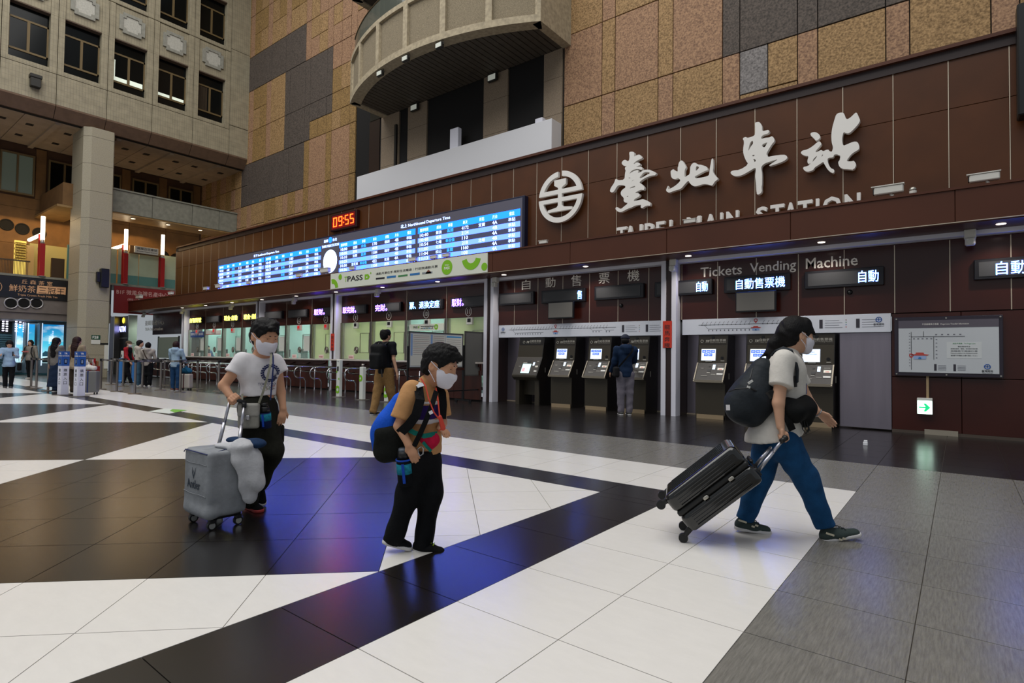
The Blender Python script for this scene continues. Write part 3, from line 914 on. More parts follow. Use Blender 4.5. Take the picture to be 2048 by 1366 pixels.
lettering('lettering', '丘森茶室', M_TAN, sg, (XG + 0.082, gl(43, 567).y, gl(43, 567).z), 0.20, 'x', width=gl(105, 570).y - gl(43, 567).y, spacing=1.6)
pA, pB = gl(15, 582), gl(133, 591)
MB().prism([(pA.y, pA.z), (gl(74, 588).y, gl(74, 588).z - 0.0), (gl(74, 571).y, gl(74, 571).z), (gl(18, 566).y, gl(18, 566).z)],
   [], lambda u, v, t: (XG + t, u, v), 0.075, 0.083).build('outline_plate', M_NAVY, sg, fix=True)
MB().prism([(gl(73, 587).y, gl(73, 587).z), (gl(131, 590).y, gl(131, 590).z), (gl(132, 575).y, gl(132, 575).z), (gl(75, 571).y, gl(75, 571).z)],
   [], lambda u, v, t: (XG + t, u, v), 0.075, 0.086).build('tan_plate', M_TAN, sg, fix=True)
lettering('lettering', '鮮奶茶', M_TAN, sg, (XG + 0.085, gl(18, 582).y, gl(18, 582).z), gl(40, 568).z - gl(40, 582).z, 'x', width=gl(71, 582).y - gl(18, 582).y, bold=0.02)
lettering('lettering', '三冠王', M_NAVY, sg, (XG + 0.088, gl(77, 587).y, gl(77, 587).z), gl(100, 575).z - gl(100, 588).z, 'x', width=gl(129, 587).y - gl(77, 587).y, bold=0.02)
lettering('lettering', 'Triple Crown Fresh Milk Tea', M_TAN, sg, (XG + 0.085, gl(35, 592).y, gl(35, 590).z - 0.05), 0.12, 'x', width=gl(115, 592).y - gl(35, 592).y)
MB().tube([(XG + 0.09, gl(2, 574).y + 0.28 * math.cos(a_) - 0.25, gl(2, 574).z + 0.28 * math.sin(a_)) for a_ in [k * math.pi / 12 for k in range(24)]], 0.012, 6, closed=True).build('ring_mark', M_TAN, sg)
MB().tube([(XG + 0.09, gl(150, 578).y + 0.22 * math.cos(a_), gl(150, 578).z + 0.24 * math.sin(a_)) for a_ in [math.pi * 0.55 + k * math.pi / 14 for k in range(15)]], 0.014, 6).build('laurel_mark', M_TAN, sg)
M_SHOPW = mat('shop_band', '6f6660', 0.5, noise=0.15, nscale=3)
band = MB().box(-36.9, XG + 0.02, -4.5, 10.05, 2.65, 3.62).build('wall_shop_band', M_SHOPW, kind='structure', loc=(XG, 6, 2.7), label='grey brown band above the shop fronts')
MB().box(XG, XG + 0.10, -4.5, 10.05, 2.98, 3.04).build('ledge', M_SHOPW, band)
M_RIM = mat('rim_steel', 'b9b4b0', 0.35, 0.7)
for px_, lab in ((22, 'left'), (48, 'middle'), (73, 'right')):
 c = PX(px_, 606.5, XG + 0.03)
 t = empty('air_nozzle', c, 'steel rimmed round air nozzle under the tea sign, %s of three' % lab, 'air vent', 'nozzles under the tea sign')
 MB().lathe((XG + 0.02, c.y, c.z), [(0.0, 0.005), (0.21, 0.005), (0.21, 0.03)], 24, 'x').build('opening', M_HOLE, t)
 MB().tube([(XG + 0.05, c.y + 0.235 * math.cos(k * math.pi / 16), c.z + 0.235 * math.sin(k * math.pi / 16)) for k in range(32)], 0.03, 8, closed=True).build('rim', M_RIM, t, smooth=True)
M_RED = mat('banner_red', '7d1a1a', 0.5)
rb_ = empty('banner', (XG + 0.05, 11.6, 3.6), 'dark red basement food hall banner behind the column', 'banner')
MB().bbox(XG, XG + 0.06, 10.15, 13.4, 3.2, 4.60, 0.01).build('board', M_RED, rb_)
p = PX(233, 588, XG + 0.07)
q = PX(336, 591, XG + 0.07)
lettering('lettering', 'B1F 微風台灣名產中心', mat('letter_pink', 'd9b0aa', 0.6), rb_, (XG + 0.065, p.y, p.z), 0.26, 'x', width=q.y - p.y, bold=0.012)
lettering('lettering', '(請往 11 號出口)', mat('letter_pink', 'd9b0aa', 0.6), rb_, (XG + 0.065, p.y + 0.5, p.z - 0.3), 0.13, 'x')
M_FROST = mat('frosted_glass', 'a9b49a', 0.35, noise=0.15, nscale=1)
M_FROST2 = mat('frosted_teal', '57837c', 0.35)
gg = empty('glass_screen', (XG - 0.3, 11.5, 4.7), 'frosted green glass screens with teal base on the gallery', 'screen')
for (a, b) in ((9.9, 10.35), (10.42, 11.35), (11.38, 12.35), (12.45, 13.6)):
 MB().box(XG - 0.42, XG - 0.38, a, b, 5.25, 6.55).build('glass_pane', M_FROST, gg)
 MB().box(XG - 0.42, XG - 0.38, a, b, 4.72, 5.25).build('teal_pane', M_FROST2, gg)
M_POLE = mat('pole_red', '9a1212', 0.4)
M_TUBE = mat('tube_light', 'fff3dc', 0.4, emit='ffe9c4', es=5.0)
for (px_, yt, ym, yb, lab) in ((84, 433, 480, 552, 'above the tea shop sign'), (250.5, 459, 500, 571, 'left of the frosted glass sign'), (324, 470, 510, 577, 'right of the frosted glass sign')):
 c0, c1, c2 = PX(px_ + 3, yt, XG - 0.1), PX(px_ + 1, ym, XG - 0.1), PX(px_, yb, XG - 0.1)
 yc = c1.y
 t = empty('lamp_post', (XG - 0.1, yc, 4.72), 'red gallery lamp post with a glowing tube, ' + lab, 'lamp post', 'red lamp posts of the gallery')
 MB().bbox(XG - 0.2, XG, yc - 0.10, yc + 0.10, 4.72, c1.z - 0.18, 0.01).build('shaft', M_POLE, t)
 MB().box(XG - 0.25, XG - 0.18, yc - 0.13, yc - 0.05, 4.72, c1.z + 0.28).build('fin', M_POLE, t)
 MB().cyl((XG - 0.1, yc, c1.z - 0.18), (XG - 0.1, yc, c1.z), 0.09, n=16).build('collar', M_RIM, t, smooth=True)
 MB().cyl((XG - 0.1, yc, c1.z), (XG - 0.1, yc, c0.z), 0.085, n=16).build('tube', M_TUBE, t, smooth=True)
 if px_ < 300:
  MB().cyl((XG - 0.2, yc - 0.05, c1.z + 0.25), (XG - 2.3, yc - 0.05, c1.z + 0.25), 0.08, n=12).build('side_tube', M_TUBE, t, smooth=True)
 MB().cyl((XG + 0.02, yc, 4.72), (XG + 0.02, yc, 4.74), 0.14, n=16).build('base', M_RIM, t)
hs = empty('hanging_sign', (XG, 11.3, 6.5), 'small white hanging station sign between red lamp posts', 'sign')
pa, pb = PX(269, 504, XG), PX(316, 507, XG)
MB().bbox(XG - 0.1, XG + 0.05, pa.y, pb.y, pa.z - 0.02, pa.z + 0.33, 0.008).build('box', mat('sign_white', 'c9c6bd', 0.5), hs)
MB().bbox(XG - 0.3, XG - 0.1, pa.y - 0.18, pb.y + 0.25, pa.z - 0.05, pa.z + 0.36, 0.008).build('bracket', M_BACKW, hs)
lettering('lettering', '微風台北車站', M_BLACK, hs, (XG + 0.055, pa.y + 0.1, pa.z + 0.15), 0.13, 'x', width=(pb.y - pa.y) * 0.85)
lettering('lettering', 'Breeze Taipei Station', M_BLACK, hs, (XG + 0.055, pa.y + 0.1, pa.z + 0.03), 0.07, 'x', width=(pb.y - pa.y) * 0.85)
t = empty('gallery_railing', (XG - 0.1, 6.3, 4.72), 'dark vertical bar railing of the upstairs restaurant', 'railing')
M_RAILB = mat('rail_brown', '4c3a22', 0.5)
for k in range(42):
 y = 4.6 + k * 0.052
 MB().box(XG - 0.16, XG - 0.14, y, y + 0.018, 4.74, 5.36).build('bar', M_RAILB, t)
MB().box(XG - 0.18, XG - 0.12, 4.6, 6.82, 5.34, 5.40).build('top_rail', M_RAILB, t)
t = empty('lattice_panel', (-35.2, 6.3, 4.8), 'glowing yellow honeycomb lattice panel upstairs', 'panel')
p0, p1 = PX(28, 510, -35.2), PX(53, 483, -35.2)
MB().box(-35.26, -35.2, p0.y, p1.y, 4.75, p1.z).build('backing', mat('lattice_glow', 'e8c95a', 0.6, emit='f0cf66', es=0.7), t)
M_LAT = mat('lattice_brown', '7a5c1e', 0.6)
nn = 0
for i in range(9):
 for j in range(9):
  yy = p0.y + 0.05 + i * (p1.y - p0.y - 0.1) / 8 + (0.03 if j % 2 else 0)
  zz = 5.55 + j * 0.125
  if zz > p1.z - 0.05: continue
  MB().tube([(-35.17, yy + 0.05 * math.cos(k * math.pi / 3 + 0.5), zz + 0.06 * math.sin(k * math.pi / 3 + 0.5)) for k in range(6)], 0.012, 4, closed=True).build('lattice_cell', M_LAT, t)
MB().box(-35.9, -35.6, 6.9, 7.25, 4.75, 6.35).build('wall_upstairs_1', mat('cream_panel', 'b49a6a', 0.7), kind='structure', label='cream upstairs wall panel')
MB().box(-36.5, -36.2, 7.2, 9.4, 4.75, 6.55).build('wall_upstairs_2', mat('yellowish_wall', 'a9a06a', 0.8), kind='structure', label='pale yellow upstairs wall')
MB().box(XG - 0.9, XG - 0.7, 7.75, 8.25, 4.75, 5.75).build('service_cabinet', mat('cabinet_brown', '3f2c17', 0.6), label='dark brown cabinet standing upstairs beside the column', cat='cabinet', loc=(XG - 0.8, 8, 4.75))
MB().box(XG - 0.5, XG - 0.4, 8.28, 8.75, 4.75, 6.45).build('wall_upstairs_3', M_FROST2, kind='structure', label='teal upstairs screen')
t = MB().prism([(7.25, 4.75), (7.38, 4.75), (7.2, 6.1), (7.12, 6.1)], [], lambda u, v, q: (XG - 0.4 + q, u, v), 0, 0.1).build('leaning_board', mat('board_grey', '8d8f83', 0.7), label='grey board leaning upstairs behind the red lamp post', cat='board', fix=True, loc=(XG - 0.4, 7.2, 4.75))
warm = area('gallery_lamps', (-35.4, 8.0, 7.8), 2.0, 9.0, 160, (1.0, 0.66, 0.30))
warm2 = area('gallery_lamps_far', (-34.6, 12.3, 7.75), 1.5, 4.5, 70, (1.0, 0.66, 0.30))
for yy in (10.4, 12.0, 13.6):
 t = empty('downlight', (-32.6, yy, 7.9), 'small warm downlight under the bridge beam, ' + ('nearest the column' if yy < 11 else 'middle one' if yy < 13 else 'nearest the tiled wall'), 'downlight', 'downlights under the beam')
 MB().cyl((-32.4, yy, 7.86), (-32.4, yy, 7.905), 0.09, n=16).build('lens', mat('downlight_glow', 'fff0d0', 0.4, emit='ffd9a0', es=6), t)
 MB().tube([(-32.4 + 0.1 * math.cos(k * math.pi / 8), yy + 0.1 * math.sin(k * math.pi / 8), 7.88) for k in range(16)], 0.02, 6, closed=True).build('ring', M_RIM, t)
XH = -37.0
M_TEAL = mat('shop_teal', '4d7a84', 0.35, noise=0.2, nscale=2)
M_SHUT = mat('shutter_slat', '4f6d74', 0.4, 0.3)
shop = MB().box(XH - 0.6, XH - 0.2, -4.5, 10.9, 0, 2.7).build('wall_shops', M_TEAL, kind='structure', loc=(XH, 6, 0), label='teal lit shop front wall')
MB().box(XH - 0.2, XH - 0.1, -4.5, 7.3, 2.05, 2.65).build('dark_header', M_DARK, shop)
for k in range(14):
 for (a, b) in ((4.5, 7.05), (9.2, 9.9)):
  MB().bbox(XH - 0.2, XH - 0.13, a, b, 0.52 + k * 0.108, 0.52 + k * 0.108 + 0.075, 0.006).build('shutter_slat', M_SHUT, shop)
def poster_mat(name):
 m = mat(name, '2f8fc0', 0.35)
 nt = m.node_tree; b = nt.nodes['Principled BSDF']
 geo = nt.nodes.new('ShaderNodeNewGeometry'); sep = nt.nodes.new('ShaderNodeSeparateXYZ')
 nt.links.new(geo.outputs['Position'], sep.inputs[0])
 mr = nt.nodes.new('ShaderNodeMapRange'); mr.inputs['From Min'].default_value = 0.6; mr.inputs['From Max'].default_value = 2.5
 nt.links.new(sep.outputs['Z'], mr.inputs['Value'])
 n = nt.nodes.new('ShaderNodeTexNoise'); n.inputs['Scale'].default_value = 1.6; n.inputs['Detail'].default_value = 5
 mp = nt.nodes.new('ShaderNodeMapping'); mp.inputs['Scale'].default_value = (1, 0.7, 1.8); mp.inputs['Rotation'].default_value = (0.5, 0, 0)
 nt.links.new(geo.outputs['Position'], mp.inputs['Vector']); nt.links.new(mp.outputs['Vector'], n.inputs['Vector'])
 r1 = nt.nodes.new('ShaderNodeValToRGB')
 e = r1.color_ramp.elements
 e[0].position = 0.0; e[0].color = (*lin('bfe6ee'), 1)
 e[1].position = 1.0; e[1].color = (*lin('0d7fc4'), 1)
 e.new(0.45).color = (*lin('4fc3de'), 1)
 nt.links.new(mr.outputs['Result'], r1.inputs['Fac'])
 r2 = nt.nodes.new('ShaderNodeMapRange'); r2.inputs['From Min'].default_value = 0.52; r2.inputs['From Max'].default_value = 0.75
 nt.links.new(n.outputs['Fac'], r2.inputs['Value'])
 mx = nt.nodes.new('ShaderNodeMix'); mx.data_type = 'RGBA'
 nt.links.new(r2.outputs['Result'], mx.inputs[0]); nt.links.new(r1.outputs['Color'], mx.inputs[6]); mx.inputs[7].default_value = (*lin('e8f6f8'), 1)
 nt.links.new(mx.outputs[2], b.inputs['Base Color']); nt.links.new(mx.outputs[2], b.inputs['Emission Color'])
 b.inputs['Emission Strength'].default_value = 0.85
 return m
M_POSTER = poster_mat('sky_poster')
M_HILL = mat('poster_hill', '1f4a5c', 0.5, emit='1f4a5c', es=0.6)
M_BOXGREY = mat('lightbox_grey', '5a6a76', 0.4, 0.3)
def lightbox(pxa, pxb, X, label, hill):
 a, b = PX(pxa, 650, X), PX(pxb, 650, X)
 t = empty('light_box', (X, (a.y + b.y) / 2, 0), label, 'light box', 'blue poster light boxes')
 MB().bbox(X - 0.5, X - 0.02, a.y - 0.12, b.y + 0.12, 0.12, 2.62, 0.02).build('cabinet', M_BOXGREY, t)
 MB().box(X - 0.02, X, a.y, b.y, 0.62, 2.5).build('poster', M_POSTER, t)
 if hill:
  w_ = b.y - a.y
  MB().prism([(a.y, 0.95), (a.y, 1.1), (a.y + 0.12 * w_, 1.2), (a.y + 0.25 * w_, 1.18), (a.y + 0.5 * w_, 1.08), (b.y, 1.0), (b.y, 0.95)], [], lambda u, v, q: (X + q, u, v), 0, 0.006).build('hill_print', M_HILL, t, fix=True)
  MB().prism([(a.y, 0.64), (a.y, 0.86), (a.y + 0.3 * w_, 0.9), (a.y + 0.6 * w_, 0.84), (b.y, 0.8), (b.y, 0.64)], [], lambda u, v, q: (X + q, u, v), 0, 0.006).build('shore_print', mat('poster_shore', '15262b', 0.5), t, fix=True)
  for i, (dy, z0, z1) in enumerate(((0.27, 1.55, 1.95), (0.34, 1.65, 2.05), (0.42, 1.8, 2.2))):
   lettering('lettering', ['台\n灣\n最\n美', '山\n水\n之\n間', '海\n岸\n風\n景'][i], mat('print_white', 'ffffff', 0.5, emit='ffffff', es=0.7), t, (X + 0.008, a.y + dy * w_, z0), z1 - z0, 'x', width=0.07)
 MB().box(X - 0.02, X + 0.015, a.y - 0.05, a.y - 0.02, 0.5, 2.55).build('edge_light', mat('edge_glow', 'd0e6ff', 0.4, emit='cfe6ff', es=1.0), t)
lightbox(87, 128, -34.9, 'large glowing blue light box with a sky and hill poster', True)
lightbox(59, 70, -35.6, 'narrow glowing blue light box behind the grey hooded woman', False)
lightbox(35, 47, -36.6, 'dim narrow blue light box beside the slatted shutter', False)
M_BEAD = mat('bead_light', 'ffffff', 0.4, emit='e6dcff', es=2.2)
for (px_, y0, y1) in ((7, 634, 661), (14.5, 634, 662), (33, 634, 662), (41, 634, 655), (48, 646, 663), (56, 637, 655)):
 p0, p1 = PX(px_, y0, -36.3), PX(px_, y1, -36.3)
 t = empty('light_string', (-36.3, p0.y, p1.z), 'string of white bead lights in the shop front, %s from the left' % {7: 'first', 14.5: 'second', 33: 'third', 41: 'fourth', 48: 'fifth', 56: 'sixth'}[px_], 'light string', 'hanging bead light strings')
 nb = max(5, int((p0.z - p1.z) / 0.09))
 for k in range(nb):
  zz = p1.z + (p0.z - p1.z) * k / (nb - 1)
  MB().bbox(-36.33, -36.27, p0.y - 0.04, p0.y + 0.04, zz - 0.028, zz + 0.028, 0.008).build('bead', M_BEAD, t)
X5 = -33.2
a, b = PX(149, 640, X5), PX(159, 640, X5)
t = empty('led_standee', (X5, (a.y + b.y) / 2, 0), 'tall purple LED sign beside the beige column', 'sign')
MB().box(X5 - 0.12, X5 - 0.01, a.y, b.y + 0.18, 0.9, 2.62).build('case', mat('case_red', 'a04a4a', 0.5), t)
MB().box(X5 - 0.01, X5, a.y, b.y, 0.95, 2.58).build('screen', mat('purple_led', '5a35c8', 0.4, emit='6a3ee6', es=2.2), t)
for k, s_ in enumerate(('From', 'now', 'sale')):
 lettering('lettering', s_, mat('led_pale', 'ffffff', 0.4, emit='f2e6ff', es=3), t, (X5 + 0.004, a.y + 0.03, 2.35 - 0.17 * k), 0.10, 'x', width=(b.y - a.y) * 0.8)
for k in range(5):
 MB().box(X5, X5 + 0.004, a.y + 0.04 + 0.03 * k, a.y + 0.055 + 0.03 * k, 1.2 + 0.09 * k, 1.75 + 0.04 * k).build('bar_graphic', mat('led_pale', 'ffffff', 0.4, emit='f2e6ff', es=3), t)
MB().box(X5 - 0.3, X5 + 0.1, a.y, b.y, 0, 0.06).build('foot', M_BOXGREY, t)
MB().box(X5 - 0.1, X5 - 0.04, a.y + 0.05, b.y - 0.05, 0.06, 0.92).build('stem', M_BOXGREY, t)
t = empty('display_stand', (-30.7, 9.0, 0), 'low red display stand with goods at the column foot', 'stand')
c = PX(191, 745, -30.6)
MB().bbox(-30.9, -30.45, c.y - 0.35, c.y + 0.15, 0.0, 0.55, 0.02).build('body', M_RED, t)
for k in range(4):
 MB().bbox(-30.85 , -30.6, c.y - 0.3 + 0.11 * k, c.y - 0.22 + 0.11 * k, 0.55, 0.78 + 0.06 * (k % 3), 0.015).build('goods', [mat('goods_white', 'ddd2cc', 0.5), M_RED, M_POLE, mat('goods_brown', '8a5a3a', 0.5)][k], t)
area('shop_lamps', (-36.0, 7.0, 2.55), 1.4, 5.0, 45, (0.75, 0.93, 1.0))
# ================================================================== emissive LED colours (these are lamps)
def led(name, rgb):
 if name in MATS: return MATS[name]
 m = mat(name, '101010', 0.5)
 b = m.node_tree.nodes['Principled BSDF']
 k = max(rgb)
 b.inputs['Emission Color'].default_value = (*(c / k for c in rgb), 1)
 b.inputs['Emission Strength'].default_value = k
 return m
L_PURPLE = led('led_purple', (4.0, 1.6, 30.0))
L_BLUE = led('led_blue_white', (2.0, 5.5, 32.0))
L_YELLOW = led('led_yellow', (9.0, 8.2, 0.8))
L_RED = led('led_red', (26.0, 0.60, 0.06))
L_ROWB = led('led_row_blue', (0.32, 0.66, 8.0))
L_ROWD = led('led_row_dark', (0.055, 0.055, 0.12))
L_CYAN = led('led_cyan', (0.02, 0.50, 6.5))
L_WHITE = led('led_white', (1.5, 2.2, 6.0))
L_TYPE = led('led_turquoise', (0.05, 1.0, 2.5))
L_CLOCKW = led('led_disc', (3.0, 4.5, 10.0))
M_CASE = mat('display_case', '15141a', 0.4)
def wall_sign_letters():
 pass
TAI = (1210, 295, 9.755, [(470,100),(490,82),(545,80),(575,105),(565,185),(600,160),(650,135),(690,145),(710,180),(730,205),(690,225),(640,245),(590,280),(552,318),(575,320),(605,292),(650,290),(680,310),(690,340),(650,355),(605,378),(640,375),(700,372),(735,395),(725,425),(690,435),(655,420),(600,420),(540,440),(500,470),(472,520),(520,480),(580,450),(650,435),(655,460),(632,495),(680,485),(720,460),(760,435),(860,430),(910,450),(1000,490),(985,540),(930,545),(860,560),(760,605),(700,650),(665,685),(720,715),(775,780),(755,835),(710,820),(640,850),(578,885),(640,885),(675,910),(675,950),(620,980),(575,1005),(555,1050),(600,1040),(680,1020),(740,1005),(820,1035),(885,1075),(885,1140),(830,1130),(770,1150),(720,1190),(692,1165),(705,1115),(640,1125),(580,1135),(530,1165),(440,1195),(350,1245),(290,1265),(240,1245),(200,1200),(215,1160),(260,1170),(275,1195),(320,1195),(370,1150),(430,1105),(445,1075),(390,1075),(360,1040),(370,985),(310,930),(305,870),(340,820),(395,785),(400,755),(350,730),(260,735),(225,770),(175,860),(130,880),(92,855),(110,790),(180,690),(205,608),(235,620),(250,642),(380,630),(390,500),(405,445),(385,420),(395,380),(430,362),(370,360),(325,320),(330,275),(380,235),(420,250),(440,272),(470,250),(480,180)],
  [[(735,500),(800,470),(885,492),(850,515),(770,560),(690,605),(670,585),(710,540)], [(460,585),(508,592),(465,605)], [(508,660),(585,618),(530,655)], [(452,805),(575,742),(595,770)], [(412,960),(458,935),(445,965)]])
BEI = (1325, 310, 16.067, [(260,510),(340,455),(380,470),(390,510),(440,515),(490,540),(485,400),(505,370),(515,270),(560,195),(600,172),(645,185),(690,260),(740,340),(755,410),(715,470),(705,560),(705,700),(740,705),(800,660),(850,635),(875,590),(885,480),(890,380),(940,290),(1000,248),(1060,250),(1150,310),(1220,308),(1320,340),(1410,370),(1445,430),(1450,490),(1350,515),(1200,600),(1030,690),(1050,735),(1090,748),(1250,725),(1450,680),(1500,630),(1515,450),(1550,280),(1570,150),(1600,105),(1625,120),(1635,400),(1615,520),(1650,600),(1720,690),(1780,740),(1765,800),(1700,830),(1650,900),(1600,980),(1540,975),(1460,945),(1310,930),(1130,995),(1020,1005),(940,970),(870,900),(835,820),(770,880),(700,960),(600,1080),(510,1115),(400,1140),(250,1200),(180,1210),(105,1140),(140,1060),(175,985),(195,1010),(170,1090),(210,1095),(350,1030),(480,930),(575,830),(550,770),(490,735),(430,775),(330,765),(280,710),(262,600)],
  [[(1080,360),(1130,355),(1175,400),(1140,450),(1080,510),(1060,480)]])
CHE = (1455, 235, 8.536, [(465,95),(490,80),(540,75),(565,100),(590,150),(588,232),(640,225),(700,208),(715,240),(690,275),(620,290),(575,325),(575,370),(640,345),(720,340),(755,315),(790,345),(805,405),(760,450),(710,530),(660,620),(685,650),(685,675),(770,655),(960,630),(1015,655),(1020,700),(960,745),(860,785),(710,832),(720,805),(880,705),(760,740),(640,780),(580,830),(575,880),(590,950),(590,1150),(580,1180),(588,1280),(520,1320),(495,1300),(485,1100),(470,1000),(485,880),(470,855),(390,905),(250,985),(150,1008),(80,985),(45,940),(80,905),(210,895),(360,800),(310,730),(270,620),(265,540),(285,410),(255,355),(310,328),(340,350),(440,320),(470,290),(475,180)],
  [[(390,420),(430,390),(440,440),(400,490),(350,585),(365,500)], [(572,470),(685,415),(660,470),(625,518)], [(425,640),(465,635),(455,662),(422,660)], [(435,710),(480,715),(480,750),(455,765),(460,740)]])
ZHAN = (1595, 215, 9.757, [(62,880),(90,840),(190,820),(290,760),(400,665),(440,660),(470,710),(440,750),(350,850),(360,880),(440,835),(470,828),(500,855),(560,825),(605,820),(620,850),(670,868),(690,800),(690,760),(665,680),(658,530),(680,380),(720,240),(755,130),(820,100),(890,98),(915,130),(940,210),(975,230),(1040,190),(1130,98),(1160,105),(1190,170),(1225,250),(1190,320),(1110,410),(1020,495),(960,508),(900,475),(880,540),(865,640),(890,750),(960,720),(1100,662),(1170,670),(1205,740),(1200,820),(1120,860),(1040,920),(960,1030),(970,1050),(1060,1050),(1100,1035),(1150,1110),(1100,1215),(1000,1205),(880,1200),(810,1150),(790,1060),(820,1040),(840,940),(800,930),(770,910),(710,920),(700,975),(590,980),(585,1060),(640,1180),(725,1215),(705,1285),(640,1260),(580,1200),(545,1140),(520,1100),(505,1055),(430,1110),(330,1170),(310,1220),(200,1258),(130,1230),(98,1165),(210,1140),(262,1085),(240,1095),(200,1095),(190,1040),(220,945),(150,945),(80,910)],
  [[(285,1070),(310,1000),(395,930),(350,1000)], [(462,960),(495,900),(492,945)]])
ZDOT = (1595, 215, 9.757, [(250,510),(280,485),(350,478),(410,510),(445,560),(435,605),(360,655),(320,600),(260,550)], [])
YT = 11.44
sign = empty('station_sign', (-4.5, YS, 4.0), 'raised white station name sign with railway emblem on brown wall', 'sign')
def smooth_loop(pts):
 out = []
 n = len(pts)
 for i in range(n):
  a, b = pts[i], pts[(i + 1) % n]
  out.append((a[0] * 0.75 + b[0] * 0.25, a[1] * 0.75 + b[1] * 0.25))
  out.append((a[0] * 0.25 + b[0] * 0.75, a[1] * 0.25 + b[1] * 0.75))
 return out
def calligraphy(d, name, parent, **kw):
 ox, oy, s, outer, holes = d
 def conv(l):
  return [(lambda v: (v.x, v.z))(PY(ox + p[0] / s, oy + p[1] / s, YT)) for p in l]
 MB().prism(smooth_loop(conv(outer)), [smooth_loop(conv(h)) for h in holes], lambda u, v, t: (u, t, v), YT, YT + 0.09).build(name, M_SIGN_WHITE, parent, fix=True, **kw)
for d in (TAI, BEI, CHE, ZHAN, ZDOT):
 calligraphy(d, 'brush_character' if d is not ZDOT else 'brush_dot', sign)
ec = PY(1121, 393, YT); er = 0.66
pe0, pe1 = PY(1121, 342, YT), PY(1121, 444.5, YT)
er = (pe0.z - pe1.z) / 2; ec = Vector(((PY(1076, 400, YT).x + PY(1166, 388, YT).x) / 2, YT, (pe0.z + pe1.z) / 2))
def epoly(l): return [(ec.x + u * er, ec.z + v * er) for u, v in l]
def arc_pts(r, a0, a1, n=24):
 return [(r * math.cos(a0 + (a1 - a0) * i / n), r * math.sin(a0 + (a1 - a0) * i / n)) for i in range(n + 1)]
def epart(l, name, holes=()):
 MB().prism(epoly(l), [epoly(h) for h in holes], lambda u, v, t: (u, t, v), YT, YT + 0.08).build(name, M_SIGN_WHITE, sign, fix=True)
ri = 0.80
aT = math.asin(0.12)
epart(arc_pts(1, aT, math.pi / 2 - 0.09) + [(0.09, math.sqrt(ri * ri - 0.0081))] + arc_pts(ri, math.pi / 2 - 0.113, math.asin(0.29 / ri)) + [(0.09, 0.29), (0.09, 0.12)], 'emblem_arc')
epart([(-x, y) for x, y in arc_pts(1, aT, math.pi / 2 - 0.09) + [(0.09, math.sqrt(ri * ri - 0.0081))] + arc_pts(ri, math.pi / 2 - 0.113, math.asin(0.29 / ri)) + [(0.09, 0.29), (0.09, 0.12)]], 'emblem_arc')
low = arc_pts(1, math.pi + 0.03, 2 * math.pi - 0.03, 40)
inn = arc_pts(ri, 2 * math.pi - math.asin(0.19 / ri), math.pi + math.asin(0.19 / ri), 40)
epart(low + [(0.09, -0.03), (0.09, -0.19)] + inn + [(-0.09, -0.19), (-0.09, -0.03)], 'emblem_arc')
epart([(-0.27, 0.68), (0.27, 0.68), (0.27, 0.47), (0.09, 0.36), (0.09, -0.33), (0.16, -0.4), (0.56, -0.46), (0.56, -0.555), (-0.56, -0.555), (-0.56, -0.46), (-0.16, -0.4), (-0.09, -0.33), (-0.09, 0.36), (-0.27, 0.47)], 'emblem_rail')
LET = [('T', 52, 130), ('A', 124, 192), ('I', 232, 252), ('P', 272, 345), ('E', 362, 430), ('I', 466, 484), ('M', 603, 712), ('A', 742, 836), ('I', 866, 884), ('N', 914, 1010),
  ('S', 1148, 1240), ('T', 1262, 1370), ('A', 1372, 1470), ('T', 1478, 1592), ('I', 1620, 1645), ('O', 1672, 1822), ('N', 1846, 1972)]
zt_ = PY(1719, 384.5, YT).z
for chh, a, b in LET:
 pa, pb = PY(1220 + a / 3.938, 420, YT), PY(1220 + b / 3.938, 420, YT)
 lettering('letter', chh, M_SIGN_WHITE, sign, (pa.x, YT + 0.05, zt_ - 0.34), 0.34, 'y', width=pb.x - pa.x, ext=0.045, bold=0.03)
YB_ = 11.45
BX0, BX1, BZ0, BZ1 = -25.42, -8.74, 3.92, 5.27
db = empty('departure_board', (-17, YB_, BZ0), 'long blue LED train departure board on the brown wall', 'departure board')
MB().bbox(BX0 - 0.05, BX1 + 0.07, YB_, YS + 0.02, BZ0 - 0.04, BZ1 + 0.05, 0.01).build('frame', mat('board_frame', '171a33', 0.4), db)
MB().box(BX0, BX1, YB_ - 0.012, YB_ + 0.01, BZ0, BZ1).build('screen', mat('board_screen', '2c2a30', 0.5, emit='5a5866', es=0.55), db)
YR = YB_ - 0.016
tabs = [(-25.33, -21.52), (-21.42, -17.62), (-16.53, -12.74), (-12.62, -8.80)]
HDR = ['開車時間', '經由', '車種', '車次', '終點', '月台', '備註']
CX = [0.07, 0.23, 0.35, 0.50, 0.66, 0.78, 0.93]
